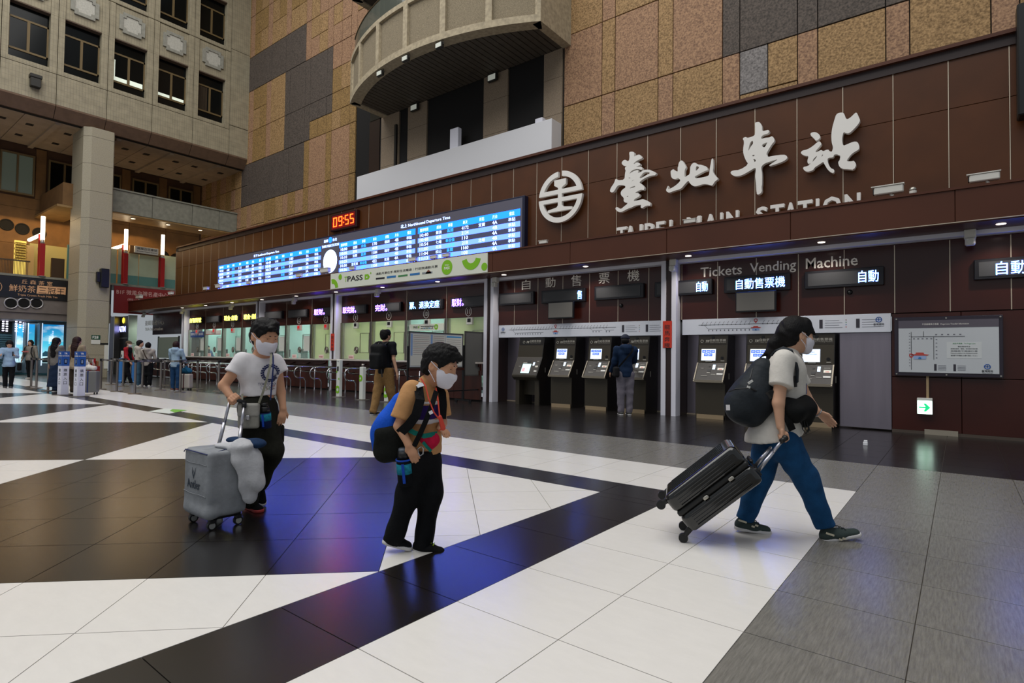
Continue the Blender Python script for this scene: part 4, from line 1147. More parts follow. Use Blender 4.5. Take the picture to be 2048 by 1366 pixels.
DATA = [
 [('09:58', '山線', '自強', '111', '高雄', '3A', '準點'), ('10:02', '海線', '區間', '1183', '苗栗', '3B', '準點'), ('10:08', '山線', '莒光', '511', '', '3A', '準點'), ('10:14', '', '區間', '1187', '新竹', '3B', '準點'), ('10:20', '', '區間', '1191', '中壢', '3A', '準點'), ('10:26', '海線', '自強', '115', '', '3B', '準點')],
 [('10:40', '山線', '區間', '1183', '', '3A', '準點'), ('10:45', '', '區間', '1197', '', '3B', '準點'), ('10:51', '山線', '自強', '117', '', '3A', '準點'), ('10:58', '', '區間', '1201', '嘉義', '3B', '準點'), ('11:04', '', '區間', '1203', '', '3A', '準點'), ('11:10', '', '區間', '4151', '', '3A', '準點')],
 [('10:00', '宜蘭', '自強', '170', '樹調', '4B', '準點'), ('10:05', '基隆', '區間快', '4028', '', '4A', '準點'), ('10:10', '宜蘭', '區間', '1184', '瑞芳', '4B', '準點'), ('10:25', '', '區間', '1152', '', '4B', '準點'), ('10:30', '宜花東', '新自強', '422', '花蓮', '4A', '準點'), ('10:36', '', '區間', '1158', '基隆', '4B', '準點')],
 [('10:40', '蘇澳', '區間', '4172', '宜蘭', '4A', '準點'), ('10:48', '基隆', '區間', '2134', '', '4B', '準點'), ('10:54', '七堵', '新自強', '110', '', '4A', '準點'), ('11:00', '花蓮', '太魯閣', '218', '北埔', '4B', '準點'), ('11:04', '松山', '區間', '1160', '', '4A', '準點'), ('11:13', '七堵', '自強', '108', '', '4A', '準點')]]
RH = 0.1385
for ti, (a, b) in enumerate(tabs):
 MB().box(a, b, YR, YR + 0.01, 4.815, 4.995).build('header_bar', L_CYAN, db)
 for c, h in zip(CX, HDR):
  lettering('lettering', h, L_WHITE, db, (a + (b - a) * c, YR - 0.003, 4.855), 0.10, 'y', align='c', width=0.085 * len(h), ext=0.001)
 for r_ in range(6):
  z1 = 4.815 - RH * r_
  z0 = z1 - RH
  MB().box(a, b, YR, YR + 0.008, z0, z1).build('row_bar', L_ROWB if r_ % 2 else L_ROWD, db)
  for ci, (c, s_) in enumerate(zip(CX, DATA[ti][r_])):
   if not s_: continue
   wd = {5: 0.36, 4: 0.26, 3: 0.22, 2: 0.17}.get(len(s_), 0.1)
   if ci in (1, 2, 4, 6): wd = 0.115 * len(s_)
   lettering('lettering', s_, L_TYPE if ci == 2 else L_WHITE, db, (a + (b - a) * c, YR - 0.003, z0 + 0.028), 0.095, 'y', align='c', width=wd, ext=0.001, bold=0.01)
lettering('lettering', '北上 Northbound Departure Time', L_WHITE, db, (-13.4, YR, 5.06), 0.13, 'y', width=2.1)
lettering('lettering', '南下 Southbound Departure Time', L_WHITE, db, (-22.3, YR, 5.06), 0.12, 'y', width=1.9)
lettering('lettering', '臺鐵', L_WHITE, db, (-17.32, YR, 5.10), 0.10, 'y', align='c', width=0.24)
lettering('lettering', '台北', L_WHITE, db, (-16.80, YR, 5.10), 0.10, 'y', align='c', width=0.24)
lettering('lettering', 'TAIPEI MAIN STATION', L_WHITE, db, (-17.06, YR, 4.92), 0.09, 'y', align='c', width=1.0)
def disc(c, r, y0, y1, n=32):
 return MB().cyl((c[0], y0, c[1]), (c[0], y1, c[1]), r, n=n)
disc((-17.06, 5.16), 0.10, YR - 0.004, YR + 0.004).build('emblem_dot', L_CYAN, db)
disc((-17.06, 4.42), 0.40, YR, YR + 0.008).build('clock_disc', L_CLOCKW, db)
for k in range(12):
 a_ = k * math.pi / 6
 disc((-17.06 + 0.34 * math.sin(a_), 4.42 + 0.34 * math.cos(a_)), 0.018, YR - 0.003, YR, 8).build('hour_dot', M_CASE, db)
ck = empty('digital_clock', (-16.4, 11.5, 5.45), 'red LED digital clock reading 09:55', 'clock')
MB().bbox(-17.12, -15.65, 11.46, 11.6, 5.45, 6.03, 0.015).build('case', mat('clock_case', '2a0606', 0.4), ck)
MB().box(-17.03, -15.74, 11.45, 11.462, 5.51, 5.97).build('face', mat('clock_face', '3a0303', 0.4, emit='7a0806', es=0.6), ck)
SEG = {'0': 'abcdef', '9': 'abcdfg', '5': 'acdfg'}
def seg_digit(ch, x, z, w_, h_):
 t = 0.035
 R_ = {'a': (x + t, x + w_ - t, z + h_ - t, z + h_), 'd': (x + t, x + w_ - t, z, z + t), 'g': (x + t, x + w_ - t, z + h_ / 2 - t / 2, z + h_ / 2 + t / 2),
   'f': (x, x + t, z + h_ / 2, z + h_), 'e': (x, x + t, z, z + h_ / 2), 'b': (x + w_ - t, x + w_, z + h_ / 2, z + h_), 'c': (x + w_ - t, x + w_, z, z + h_ / 2)}
 for s_ in SEG[ch]:
  a, b, c, d = R_[s_]
  MB().box(a + 0.004, b - 0.004, 11.44, 11.452, c + 0.004, d - 0.004).build('digit_segment', L_RED, ck)
for ch, x in zip('0955', (-16.93, -16.63, -16.27, -15.99)):
 seg_digit(ch, x, 5.58, 0.21, 0.33)
for z in (5.66, 5.80):
 MB().box(-16.36, -16.325, 11.44, 11.452, z, z + 0.035).build('colon_dot', L_RED, ck)
def banner_set(parent, x0, x1, z0, z1, y, small=False):
 w_, h_ = x1 - x0, z1 - z0
 G = mat('tpass_green', '7ab51d', 0.5); K = mat('ink', '222226', 0.6)
 X = lambda f: x0 + w_ * f
 Z = lambda f: z0 + h_ * f
 e = 0.0012
 lettering('lettering', 'T', G, parent, (X(0.112), y - 0.002, Z(0.36)), h_ * 0.34, 'y', width=w_ * 0.022, ext=e, bold=0.01)
 lettering('lettering', 'PASS', K, parent, (X(0.135), y - 0.002, Z(0.36)), h_ * 0.34, 'y', width=w_ * 0.115, ext=e, bold=0.02)
 MB().prism([(X(0.265), Z(0.36)), (X(0.29), Z(0.36)), (X(0.302), Z(0.5)), (X(0.29), Z(0.68)), (X(0.265), Z(0.68))], [[(X(0.274), Z(0.45)), (X(0.285), Z(0.45)), (X(0.285), Z(0.56)), (X(0.274), Z(0.56))]], lambda u, v, t: (u, t, v), y - 0.004, y).build('logo_shape', G, parent, fix=True)
 disc((X(0.308), Z(0.72)), h_ * 0.055, y - 0.004, y, 16).build('logo_dot', G, parent)
 lettering('lettering', '通勤月票在手·精彩生活暢遊│行政院通勤月票', K, parent, (X(0.345), y - 0.002, Z(0.55)), h_ * 0.15, 'y', width=w_ * 0.39, ext=e)
 for k in range(5):
  MB().box(X(0.345 + 0.075 * k), X(0.345 + 0.075 * k + 0.06), y - 0.004, y, Z(0.28), Z(0.28 + 0.10 + 0.02 * (k % 2))).build('vehicle_icon', [K, mat('icon_blue', '2d6ea8', 0.6), mat('icon_green', '3d7d4a', 0.6), mat('icon_blue', '2d6ea8', 0.6), mat('icon_grey', '7c8288', 0.6)][k], parent)
 MB().prism([(X(0.665), Z(0.28)), (X(0.70), Z(0.28)), (X(0.695), Z(0.38)), (X(0.682), Z(0.5)), (X(0.67), Z(0.38))], [], lambda u, v, t: (u, t, v), y - 0.004, y).build('tower_icon', mat('icon_brown', '7d4a38', 0.6), parent, fix=True)
 disc((X(0.788), Z(0.5)), h_ * 0.40, y - 0.004, y, 40).build('green_disc', G, parent)
 lettering('lettering', '30days', M_SIGN_WHITE, parent, (X(0.788), y - 0.005, Z(0.56)), h_ * 0.11, 'y', align='c', ext=e)
 lettering('lettering', 'PASS', M_SIGN_WHITE, parent, (X(0.788), y - 0.005, Z(0.38)), h_ * 0.15, 'y', align='c', ext=e, bold=0.02)
 if not small:
  def half_ring(cx, cz, r, ri_, a0, a1):
   pts = [(cx + r * math.cos(a0 + (a1 - a0) * i / 24), cz + r * math.sin(a0 + (a1 - a0) * i / 24)) for i in range(25)] + [(cx + ri_ * math.cos(a1 + (a0 - a1) * i / 24), cz + ri_ * math.sin(a1 + (a0 - a1) * i / 24)) for i in range(25)]
   MB().prism(pts, [], lambda u, v, t: (u, t, v), y - 0.004, y).build('green_ring', G, parent, fix=True)
  half_ring(X(0.018), z0 + 0.02, 0.30, 0.15, 0.05, math.pi * 0.58)
  half_ring(X(0.918), z1 - 0.06, 0.33, 0.16, math.pi + 0.2, 2 * math.pi - 0.2)
  disc((X(0.078), Z(0.72)), 0.09, y - 0.004, y, 24).build('green_dot', G, parent)
  disc((X(0.985), Z(0.3)), 0.10, y - 0.004, y, 24).build('green_dot', G, parent)
tb = empty('tpass_banner', (-12.7, 10.78, 3.32), 'white monthly pass banner with green circles on the fascia', 'banner')
MB().box(-16.02, -9.31, 10.775, 10.797, 3.318, 3.815).build('sheet', mat('banner_white', 'd4d6c8', 0.6), tb)
banner_set(tb, -16.02, -9.31, 3.318, 3.815, 10.774)
# ================================================================== ticket windows
M_ROOMW = mat('room_wall', 'a9c7bf', 0.8)
M_ROOMC = mat('room_ceiling', 'd0d8d0', 0.8)
M_CREAM = mat('cream_blind', 'd6dab0', 0.8)
_b = M_CREAM.node_tree.nodes['Principled BSDF']
_t = M_CREAM.node_tree.nodes.new('ShaderNodeBsdfTranslucent'); _t.inputs[0].default_value = (*lin('e6e8bc'), 1)
_x = M_CREAM.node_tree.nodes.new('ShaderNodeMixShader'); _x.inputs[0].default_value = 0.55
M_CREAM.node_tree.links.new(_b.outputs[0], _x.inputs[1]); M_CREAM.node_tree.links.new(_t.outputs[0], _x.inputs[2])
M_CREAM.node_tree.links.new(_x.outputs[0], M_CREAM.node_tree.nodes['Material Output'].inputs[0])
M_GLASS = mat('window_glass', 'dfeae6', 0.04, spec=0.5, alpha=0.10)
M_WOOD = mat('dark_red_wood', '3e1a10', 0.35, noise=0.35, nscale=5, nstretch=(1, 1, 0.2))
M_CTOP = mat('counter_white', 'b7aea6', 0.4)
M_MULL = mat('mullion_steel', '9a938b', 0.3, 0.9)
XB0, XB1 = -28.8, -10.0
rm = MB().box(XB0, XB1, 14.0, 14.1, 0, 3.1).build('wall_office', M_ROOMW, kind='structure', loc=(-19, 14, 0), label='pale teal office wall behind the ticket windows')
MB().box(XB0, XB1, 11.85, 14.0, 2.95, 3.05).build('office_ceiling', M_ROOMC, rm)
MB().box(XB0, XB1, 11.85, 14.0, 0.3, 0.35).build('office_floor', mat('office_floor', '5a6360', 0.7), rm)
MB().box(XB0 - 0.1, XB0, 11.85, 14.0, 0, 3.1).build('office_side', M_ROOMW, rm)
MB().box(XB1, XB1 + 0.1, 11.85, 14.0, 0, 3.1).build('office_side', M_ROOMW, rm)
M_TUBEO = mat('office_tube', 'ffffff', 0.5, emit='e6fff6', es=45.0)
for k in range(7):
 t = empty('office_lamp', (-27.8 + 2.6 * k, 12.9, 2.93), 'white tube lamp on the office ceiling, number %s from the left' % ['one', 'two', 'three', 'four', 'five', 'six', 'seven'][k], 'lamp', 'office ceiling lamps')
 MB().box(-28.4 + 2.6 * k, -27.2 + 2.6 * k, 12.75, 13.05, 2.915, 2.945).build('tray', M_ROOMC, t)
 MB().box(-28.35 + 2.6 * k, -27.25 + 2.6 * k, 12.80, 13.0, 2.90, 2.915).build('tube', M_TUBEO, t)
words_ = ['one', 'two', 'three', 'four', 'five', 'six', 'seven', 'eight', 'nine', 'ten', 'eleven']
CIRC = '①②③④⑤⑥⑦⑧⑨⑩⑪'
LEDTXT = {1: ('自強對號', L_YELLOW, 0.0, 1.0), 3: ('現金·自動', L_YELLOW, 0.0, 1.0), 4: ('現金·自動', L_YELLOW, 0.0, 1.0), 7: ('駁財。', L_PURPLE, 0.0, 0.55), 8: ('駁完財。', L_PURPLE, 0.0, 0.62), 9: ('完財。', L_PURPLE, 0.02, 0.52), 10: ('票、退換定座', L_BLUE, 0.02, 0.96), 11: ('駁財。', L_PURPLE, 0.02, 0.36)}
wxs = [-27.89 + 1.7115 * i for i in range(11)]
M_PAPER = mat('paper', 'cfcdc4', 0.7)
M_GRILL = mat('speaker_grille', '3b342c', 0.5)
for i, xc in enumerate(wxs):
 a, b = xc - 0.845, xc + 0.845
 if any(abs(a - p) < 0.3 for p in POSTS): a = [p for p in POSTS if abs(a - p) < 0.3][0] + 0.165
 if any(abs(b - p) < 0.3 for p in POSTS): b = [p for p in POSTS if abs(b - p) < 0.3][0] - 0.165
 n_ = i + 1
 t = empty('ticket_window', (xc, 11.7, 1.05), 'ticket counter window number %s' % words_[i] + (' with closed cream blind' if n_ in (7, 8, 9, 11) else ' with lit office behind'), 'ticket window', 'numbered ticket windows')
 MB().bbox(a + 0.004, b - 0.004, 11.70, 11.76, 2.29, 3.215, 0.003).build('header_panel', M_DKRED, t)
 MB().box(a, a + 0.05, 11.66, 11.80, 1.04, 2.29).build('mullion', M_MULL, t)
 MB().box(b - 0.05, b, 11.66, 11.80, 1.04, 2.29).build('mullion', M_MULL, t)
 MB().box(b - 0.008, b + 0.008, 11.69, 11.70, 2.29, 3.2).build('header_joint', M_JOINT, t)
 MB().box(a + 0.05, b - 0.05, 11.715, 11.722, 1.05, 2.29).build('glass_pane', M_GLASS, t)
 if n_ in (7, 8, 9, 11):
  MB().box(a + 0.05, b - 0.05, 11.80, 11.82, 1.05, 2.29).build('blind', M_CREAM, t)
 MB().tube([(xc + 0.115 * math.cos(k * math.pi / 16), 11.692, 2.45 + 0.125 * math.sin(k * math.pi / 16)) for k in range(32)], 0.008, 6, closed=True).build('number_ring', M_SIGN_WHITE, t)
 lettering('number', str(n_), M_SIGN_WHITE, t, (xc, 11.695, 2.385), 0.13, 'y', align='c', width=0.06 if n_ < 10 else 0.11, ext=0.001)
 disc((xc + 0.05, 1.36), 0.12, 11.70, 11.712, 24).build('speaking_grille', M_GRILL, t)
 for k in range(3):
  MB().tube([(xc + 0.05 + (0.03 + 0.03 * k) * math.cos(q * math.pi / 10), 11.698, 1.36 + (0.03 + 0.03 * k) * math.sin(q * math.pi / 10)) for q in range(20)], 0.006, 4, closed=True).build('grille_ring', M_MULL, t)
 fx0, fx1 = b - 0.60, b - 0.12
 for (p, q, c, d) in ((fx0, fx1, 1.27, 1.285), (fx0, fx1, 1.915, 1.93), (fx0, fx0 + 0.015, 1.27, 1.93), (fx1 - 0.015, fx1, 1.27, 1.93)):
  MB().box(p, q, 11.70, 11.72, c, d).build('hatch_frame', M_MULL, t)
 MB().bbox(xc - 0.02, xc + 0.20, 11.62, 11.70, 2.08, 2.28, 0.01).build('call_box', M_PAPER if n_ >= 8 else mat('call_red_white', 'c9a09a', 0.5), t)
 MB().box(xc + 0.03, xc + 0.15, 11.612, 11.62, 2.15, 2.25).build('call_screen', M_BLACK if n_ >= 8 else mat('call_red', 'c02020', 0.5, emit='c01818', es=0.6), t)
 MB().bbox(xc - 0.02, xc + 0.26, 11.45, 11.47, 1.06, 1.19, 0.004).build('desk_notice', mat('notice_pink', 'dcc0bb', 0.6), t)
 lettering('lettering', '暫停服務' if n_ in (7, 8, 9, 11) else '售票中', mat('ink_red', '9a2a2a', 0.6), t, (xc + 0.02, 11.449, 1.09), 0.06, 'y', width=0.2, ext=0.0005)
 if n_ in (1, 2, 3, 5, 6, 10):
  MB().bbox(xc + 0.16, xc + 0.5, 12.05, 12.09, 1.08, 1.38, 0.01).build('monitor', M_BLACK, t)
  MB().box(xc + 0.30, xc + 0.36, 12.05, 12.09, 1.0, 1.08).build('monitor_stand', M_BLACK, t)
  MB().bbox(xc - 0.55, xc - 0.1, 12.1, 12.15, 1.05, 1.40, 0.01).build('partition_glass', mat('teal_glass', '2e5f56', 0.1, alpha=0.6), t)
  MB().box(xc - 0.5, xc - 0.35, 12.0, 12.01, 1.06, 1.22).build('desk_card', M_PAPER, t)
  MB().box(fx0 + 0.03, fx1 - 0.05, 11.73, 11.735, 1.32, 1.88).build('notice_sheet', M_PAPER, t)
  if n_ in (5, 6):
   MB().box(xc - 0.35, xc + 0.2, 13.95, 14.0, 1.55, 2.5).build('wall_cupboard', mat('cupboard_dark', '28433f', 0.6), t)
 lt = empty('led_sign', (xc, 11.6, 2.58), 'LED strip above ticket window %s' % words_[i] + (', unlit' if n_ not in LEDTXT else ', glowing ' + ('yellow' if LEDTXT[n_][1] is L_YELLOW else 'purple' if LEDTXT[n_][1] is L_PURPLE else 'blue white')), 'LED sign', 'LED strips above the windows')
 lx0, lx1 = xc - 0.58, xc + 0.60
 if n_ == 10: lx0, lx1 = xc - 0.66, xc + 0.70
 if n_ == 11: lx1 = b - 0.01
 MB().bbox(lx0 - 0.05, lx1 + 0.06, 11.60, 11.70, 2.565, 2.86, 0.01).build('case', M_CASE, lt)
 MB().box(lx0, lx1, 11.594, 11.60, 2.595, 2.83).build('face', M_GREYSCR, lt)
 if n_ in LEDTXT:
  s_, m_, f0, f1 = LEDTXT[n_]
  lettering('lettering', s_, m_, lt, (lx0 + (lx1 - lx0) * f0, 11.592, 2.605), 0.215, 'y', width=(lx1 - lx0) * (f1 - f0), ext=0.001, bold=0.022)
t = empty('window_banner', (-27.9, 11.68, 2.0), 'blue sign hung in ticket window one', 'sign')
MB().box(-28.55, -27.15, 11.675, 11.69, 1.93, 2.19).build('sheet', mat('banner_blue', '23407e', 0.5), t)
lettering('lettering', '服務台 國光客運票', M_SIGN_WHITE, t, (-28.5, 11.674, 2.02), 0.12, 'y', width=1.28, ext=0.0005)
t = empty('window_banner', (-26.2, 11.68, 2.1), 'white sign with red edge hung in ticket window two', 'sign')
MB().box(-26.95, -25.5, 11.675, 11.69, 2.04, 2.22).build('sheet', M_PAPER, t)
MB().box(-26.95, -25.5, 11.670, 11.676, 2.02, 2.045).build('red_edge', mat('edge_red', '9c3030', 0.5), t)
lettering('lettering', '售票窗口', mat('ink', '222226', 0.6), t, (-26.2, 11.674, 2.08), 0.09, 'y', align='c', ext=0.0005)
t = empty('window_banner', (-12.5, 11.68, 2.0), 'small white pass banner hung in ticket window ten', 'sign')
MB().box(-13.2, -11.72, 11.675, 11.69, 1.95, 2.15).build('sheet', mat('banner_white', 'd4d6c8', 0.6), t)
banner_set(t, -13.2, -11.72, 1.95, 2.15, 11.674, small=True)
for (a, b, lab) in ((-16.705, -10.025, 'below windows eight to eleven'), (-21.805, -17.035, 'below windows five to seven'), (-28.765, -22.135, 'below windows one to four')):
 t = empty('ticket_counter', ((a + b) / 2, 11.3, 0), 'dark red wooden ticket counter with pale top ' + lab, 'counter', 'ticket counters')
 MB().bbox(a, b, 11.22, 11.70, 1.0, 1.045, 0.008).build('counter_top', M_CTOP, t)
 n = int((b - a) / 0.84)
 for k in range(n):
  x0 = a + (b - a) * k / n; x1 = a + (b - a) * (k + 1) / n
  MB().bbox(x0 + 0.003, x1 - 0.003, 11.36, 11.44, 0.04, 0.82, 0.004).build('front_panel', M_WOOD, t)
  pts = [(x0, 1.0)] + [(x0 + (x1 - x0) * j / 12, 0.93 - 0.08 * math.sin(math.pi * j / 12)) for j in range(13)] + [(x1, 1.0)]
  MB().prism(pts, [], lambda u, v, q: (u, q, v), 11.33, 11.36).build('valance', M_WOOD, t, fix=True)
  MB().box(x0, x1, 11.40, 11.44, 0.82, 1.0).build('upper_panel', M_WOOD, t)
 MB().box(a, b, 11.40, 11.5, 0, 0.05).build('plinth', M_DARK, t)
M_RAIL = M_STEEL_TUBE
def queue_rail(X, label):
 t = empty('queue_rail', (X, 10.0, 0), label, 'queue rail', 'steel queue rails before the counters')
 R = 0.17; zt, zb = 0.80, 0.46; y1 = 9.86
 zm = (zt + zb) / 2
 pts = [(X, 11.35, zt), (X, y1, zt)] + [(X, y1 - R * math.sin(k * math.pi / 10), zm + R * math.cos(k * math.pi / 10)) for k in range(1, 10)] + [(X, y1, zb), (X, y1 + 0.10, zb)]
 pts += [(X, y1 + 0.10 + 0.12 * math.sin(k * math.pi / 12), zb - 0.12 * (1 - math.cos(k * math.pi / 12))) for k in range(1, 7)] + [(X, y1 + 0.22, 0.0)]
 MB().tube(pts, 0.021, 10).build('loop', M_RAIL, t, smooth=True)
 MB().cyl((X, 10.95, 0), (X, 10.95, zt), 0.019, n=10).build('leg', M_RAIL, t, smooth=True)
 MB().tube([(X, 11.3, 0.62), (X, 10.6, 0.62), (X, 10.45, 0.66), (X, 10.38, zt)], 0.019, 8).build('brace', M_RAIL, t, smooth=True)
 for yy in (y1 + 0.22, 10.95):
  MB().cyl((X, yy, 0), (X, yy, 0.012), 0.045, n=14).build('foot', M_RAIL, t)
rx = [-27.4 + 0.86 * k for k in range(0, 19)]
for k, X in enumerate(rx):
 near = min(range(11), key=lambda i: abs(wxs[i] - X))
 side = 'left' if X < wxs[near] else 'right'
 queue_rail(X, 'looped steel queue rail on the %s of window %s' % (side, words_[near]))
# ================================================================== vending machine bays
YW = 11.70
M_NICHE = mat('niche_steel', '958d97', 0.30, 0.8, noise=0.1, nscale=1.2, bump=0.05, bscale=3, nstretch=(6, 1, 0.4))
for (a, b, lab) in ((-9.695, -5.005, 'behind the left vending machines'), (-4.675, -0.92, 'behind the right vending machines')):
 t = MB().box(a, b, 12.16, 12.2, 0, 1.75).build('wall_niche', M_DARK, kind='structure', label='stainless niche wall ' + lab)
 x = a
 k = 0
 while x < b - 0.01:
  x1 = min(b, x + 0.62)
  MB().bbox(x + 0.002, x1 - 0.002, 12.12, 12.165, 0.03, 1.75, 0.003).build('steel_sheet', M_NICHE, t)
  x = x1
 MB().box(a, b, 12.11, 12.16, 0, 0.03).build('skirting', M_JOINT, t)
MB().bbox(-1.70, -0.925, 11.71, 11.75, 0.03, 1.70, 0.003).build('wall_steel_end', M_NICHE, kind='structure', label='purple tinged stainless panel beside the last machine')
hw = MB().box(-9.695, 5.5, 11.76, 12.1, 2.0, 3.3).build('wall_header', M_DARK, kind='structure', loc=(-4, 11.76, 2), label='glossy dark red header wall above the vending machines')
xh = [-9.153 + 0.753 * k for k in range(0, 20)]
segs = [(-9.695, xh[0])] + [(xh[k], xh[k + 1]) for k in range(len(xh) - 1)]
for (a, b) in segs:
 if a < -4.84 < b:
  for (p, q) in ((a, -5.005), (-4.675, b)):
   MB().bbox(p + 0.004, q - 0.004, YW, YW + 0.06, 2.032, 3.215, 0.003).build('header_panel', M_DKRED, hw)
  continue
 MB().bbox(a + 0.004, b - 0.004, YW, YW + 0.06, 2.032, 3.215, 0.003).build('header_panel', M_DKRED, hw)
for x in xh:
 if abs(x + 4.84) < 0.2: continue
 MB().box(x - 0.006, x + 0.006, YW - 0.006, YW, 2.032, 3.2).build('joint_strip', M_JOINT, hw)
lw = MB().box(-0.92, 5.5, 11.78, 12.1, 0, 2.03).build('wall_right', M_DARK, kind='structure', loc=(1, 11.78, 0), label='dark red panel wall on the far right')
for (a, b) in ((-0.92, 0.02), (0.02, 1.9), (1.9, 3.7), (3.7, 5.5)):
 MB().bbox(a + 0.004, b - 0.004, YW + 0.01, YW + 0.08, 0.05, 0.94, 0.003).build('wall_panel', M_DKRED, lw)
 MB().bbox(a + 0.004, b - 0.004, YW + 0.01, YW + 0.08, 0.95, 2.02, 0.003).build('wall_panel', M_DKRED, lw)
MB().box(-0.92, 5.5, YW + 0.01, YW + 0.1, 0, 0.05).build('skirting', mat('skirting_dark', '4a4038', 0.4), lw)
MB().box(-0.47, -0.03, YW - 0.01, YW + 0.06, 0.0, 0.085).build('floor_plate', mat('plate_tan', '8d8577', 0.4), lw)
def on(px, py, Y=YW - 0.01): return PY(px, py, Y)
def box_px(o, s, x0, y0, x1, y1, Y):
 p, q = PY(o[0] + x0 / s, o[1] + y0 / s, Y), PY(o[0] + x1 / s, o[1] + y1 / s, Y)
 return p, q
M_LET = mat('letter_cream', 'efe6da', 0.5)
t = empty('wall_lettering', (-7.2, YW, 2.9), 'large cream characters reading ticket vending machine in Chinese', 'lettering')
zl = 2.745
for chh, x0, x1, y0, y1 in (('自', 255, 325, 245, 335), ('動', 445, 525, 228, 318), ('售', 650, 732, 205, 308), ('票', 872, 960, 188, 288), ('機', 1103, 1200, 165, 270)):
 p, q = box_px((980, 500), 4.0175, x0, y1, x1, y0, YW - 0.01)
 lettering('character', chh, M_LET, t, (p.x, YW - 0.004, p.z + 0.045), (q.z - p.z) * 0.93, 'y', width=q.x - p.x, ext=0.004, bold=0.010)
t = empty('wall_lettering', (-3, YW, 2.9), 'cream words Tickets Vending Machine on the header wall', 'lettering')
for word, x0, x1, y0, y1 in (('Tickets', 255, 552, 200, 268), ('Vending', 610, 942, 178, 248), ('Machine', 1012, 1385, 138, 215)):
 p, q = box_px((1330, 480), 3.594, x0, y1, x1, y0, YW - 0.01)
 zb = 2.905
 lettering('word', word, M_LET, t, (p.x, YW - 0.004, zb + (0.0 if word != 'Vending' else -0.04)), 0.20 if word != 'Vending' else 0.24, 'y', width=q.x - p.x, ext=0.003, bold=0.008)
def led_panel(o, s, x0, y0, x1, y1, label, txt=None, tx0=0, tx1=0, m=None):
 p, q = box_px(o, s, x0, y1, x1, y0, 11.60)
 zc = (p.z + q.z) / 2
 z0, z1 = zc - 0.115, zc + 0.115
 t = empty('led_sign', (p.x, 11.6, z0), label, 'LED sign', 'LED panels above the machines')
 MB().bbox(p.x - 0.06, q.x + 0.07, 11.60, 11.69, z0 - 0.045, z1 + 0.045, 0.01).build('case', M_CASE, t)
 MB().box(p.x, q.x, 11.593, 11.60, z0, z1).build('face', M_GREYSCR, t)
 if txt:
  a, b = PY(o[0] + tx0 / s, 560, 11.59).x, PY(o[0] + tx1 / s, 560, 11.59).x
  lettering('lettering', txt, m or L_BLUE, t, (a, 11.591, z0 + 0.012), 0.205, 'y', width=b - a, ext=0.001, bold=0.02)
A_ = ((980, 500), 4.0175); B_ = ((1330, 480), 3.594); C_ = ((1740, 480), 3.253)
led_panel(*A_, 82, 362, 330, 418, 'unlit grey LED panel at the left end of the vending wall')
led_panel(*A_, 427, 338, 742, 398, 'grey LED panel above the left black television, one character lit', '售', 702, 738)
led_panel(*A_, 855, 298, 1208, 372, 'unlit grey LED panel below the large character for ticket')
led_panel(*A_, 1342, 283, 1379, 350, 'short unlit LED panel left of the white post')
led_panel(*B_, 102, 308, 312, 368, 'LED panel right of the white post, end character lit blue', '自動', 225, 306)
led_panel(*B_, 445, 275, 868, 345, 'LED panel above the right television, five characters lit blue', '自動售票機', 510, 862)
led_panel(*B_, 1028, 230, 1538, 312, 'long LED panel below the word Machine, two characters lit', '自動', 1390, 1535)
led_panel(*C_, 708, 138, 1150, 216, 'rightmost LED panel with blue lit characters', '自動售', 820, 1135)
def tv(o, s, x0, y0, x1, y1, label):
 p, q = box_px(o, s, x0, y1, x1, y0, 11.50)
 t = empty('television', ((p.x + q.x) / 2, 11.5, p.z), label, 'television', 'wall televisions')
 MB().bbox(p.x - 0.02, q.x + 0.03, 11.50, 11.56, p.z - 0.02, q.z + 0.02, 0.008).build('body', M_BLACK, t)
 MB().box(p.x, q.x, 11.494, 11.50, p.z + 0.01, q.z).build('screen', mat('tv_screen_off', '6c6862', 0.18, spec=0.6), t)
 MB().box((p.x + q.x) / 2 - 0.12, (p.x + q.x) / 2 + 0.12, 11.56, 11.70, p.z + 0.1, q.z - 0.1).build('mount', M_BLACK, t)
 return p, q
tv(*A_, 470, 418, 662, 548, 'switched off grey television on the left vending wall')
tv(*B_, 514, 368, 786, 514, 'switched off grey television on the right vending wall')
for (px_, py_, lab) in ((1241, 611, 'left vending wall'), (1699, 584, 'right vending wall')):
 c = PY(px_, py_, 11.66)
 t = empty('dome_camera', c, 'tiny black dome camera on the ' + lab, 'camera', 'dome cameras')
 MB().lathe((c.x, 11.70, c.z), [(0.045, 0), (0.045, -0.015), (0.04, -0.03), (0.025, -0.045), (0.0, -0.05)], 16, 'y').build('dome', M_BLACK, t, smooth=True)
M_MAPW = mat('map_white', 'd2d5de', 0.5)
M_INK = mat('ink', '222226', 0.6)
def station_icon(p, x, z, s, y):
 MB().prism([(x - 0.5 * s, z + 0.30 * s), (x - 0.62 * s, z + 0.38 * s), (x - 0.3 * s, z + 0.42 * s), (x - 0.25 * s, z + 0.55 * s), (x + 0.25 * s, z + 0.55 * s), (x + 0.3 * s, z + 0.42 * s), (x + 0.62 * s, z + 0.38 * s), (x + 0.5 * s, z + 0.30 * s)], [], lambda u, v, q: (u, q, v), y - 0.003, y).build('icon_roof', mat('icon_red', 'b5443c', 0.6), p, fix=True)
 MB().box(x - 0.42 * s, x + 0.42 * s, y - 0.003, y, z, z + 0.28 * s).build('icon_hall', mat('icon_pale_blue', '8fa6cf', 0.6), p)
 MB().prism([(x - 0.1 * s, z), (x + 0.1 * s, z), (x + 0.1 * s, z + 0.12 * s), (x, z + 0.18 * s), (x - 0.1 * s, z + 0.12 * s)], [], lambda u, v, q: (u, q, v), y - 0.005, y).build('icon_door', mat('icon_blue', '2d6ea8', 0.6), p, fix=True)
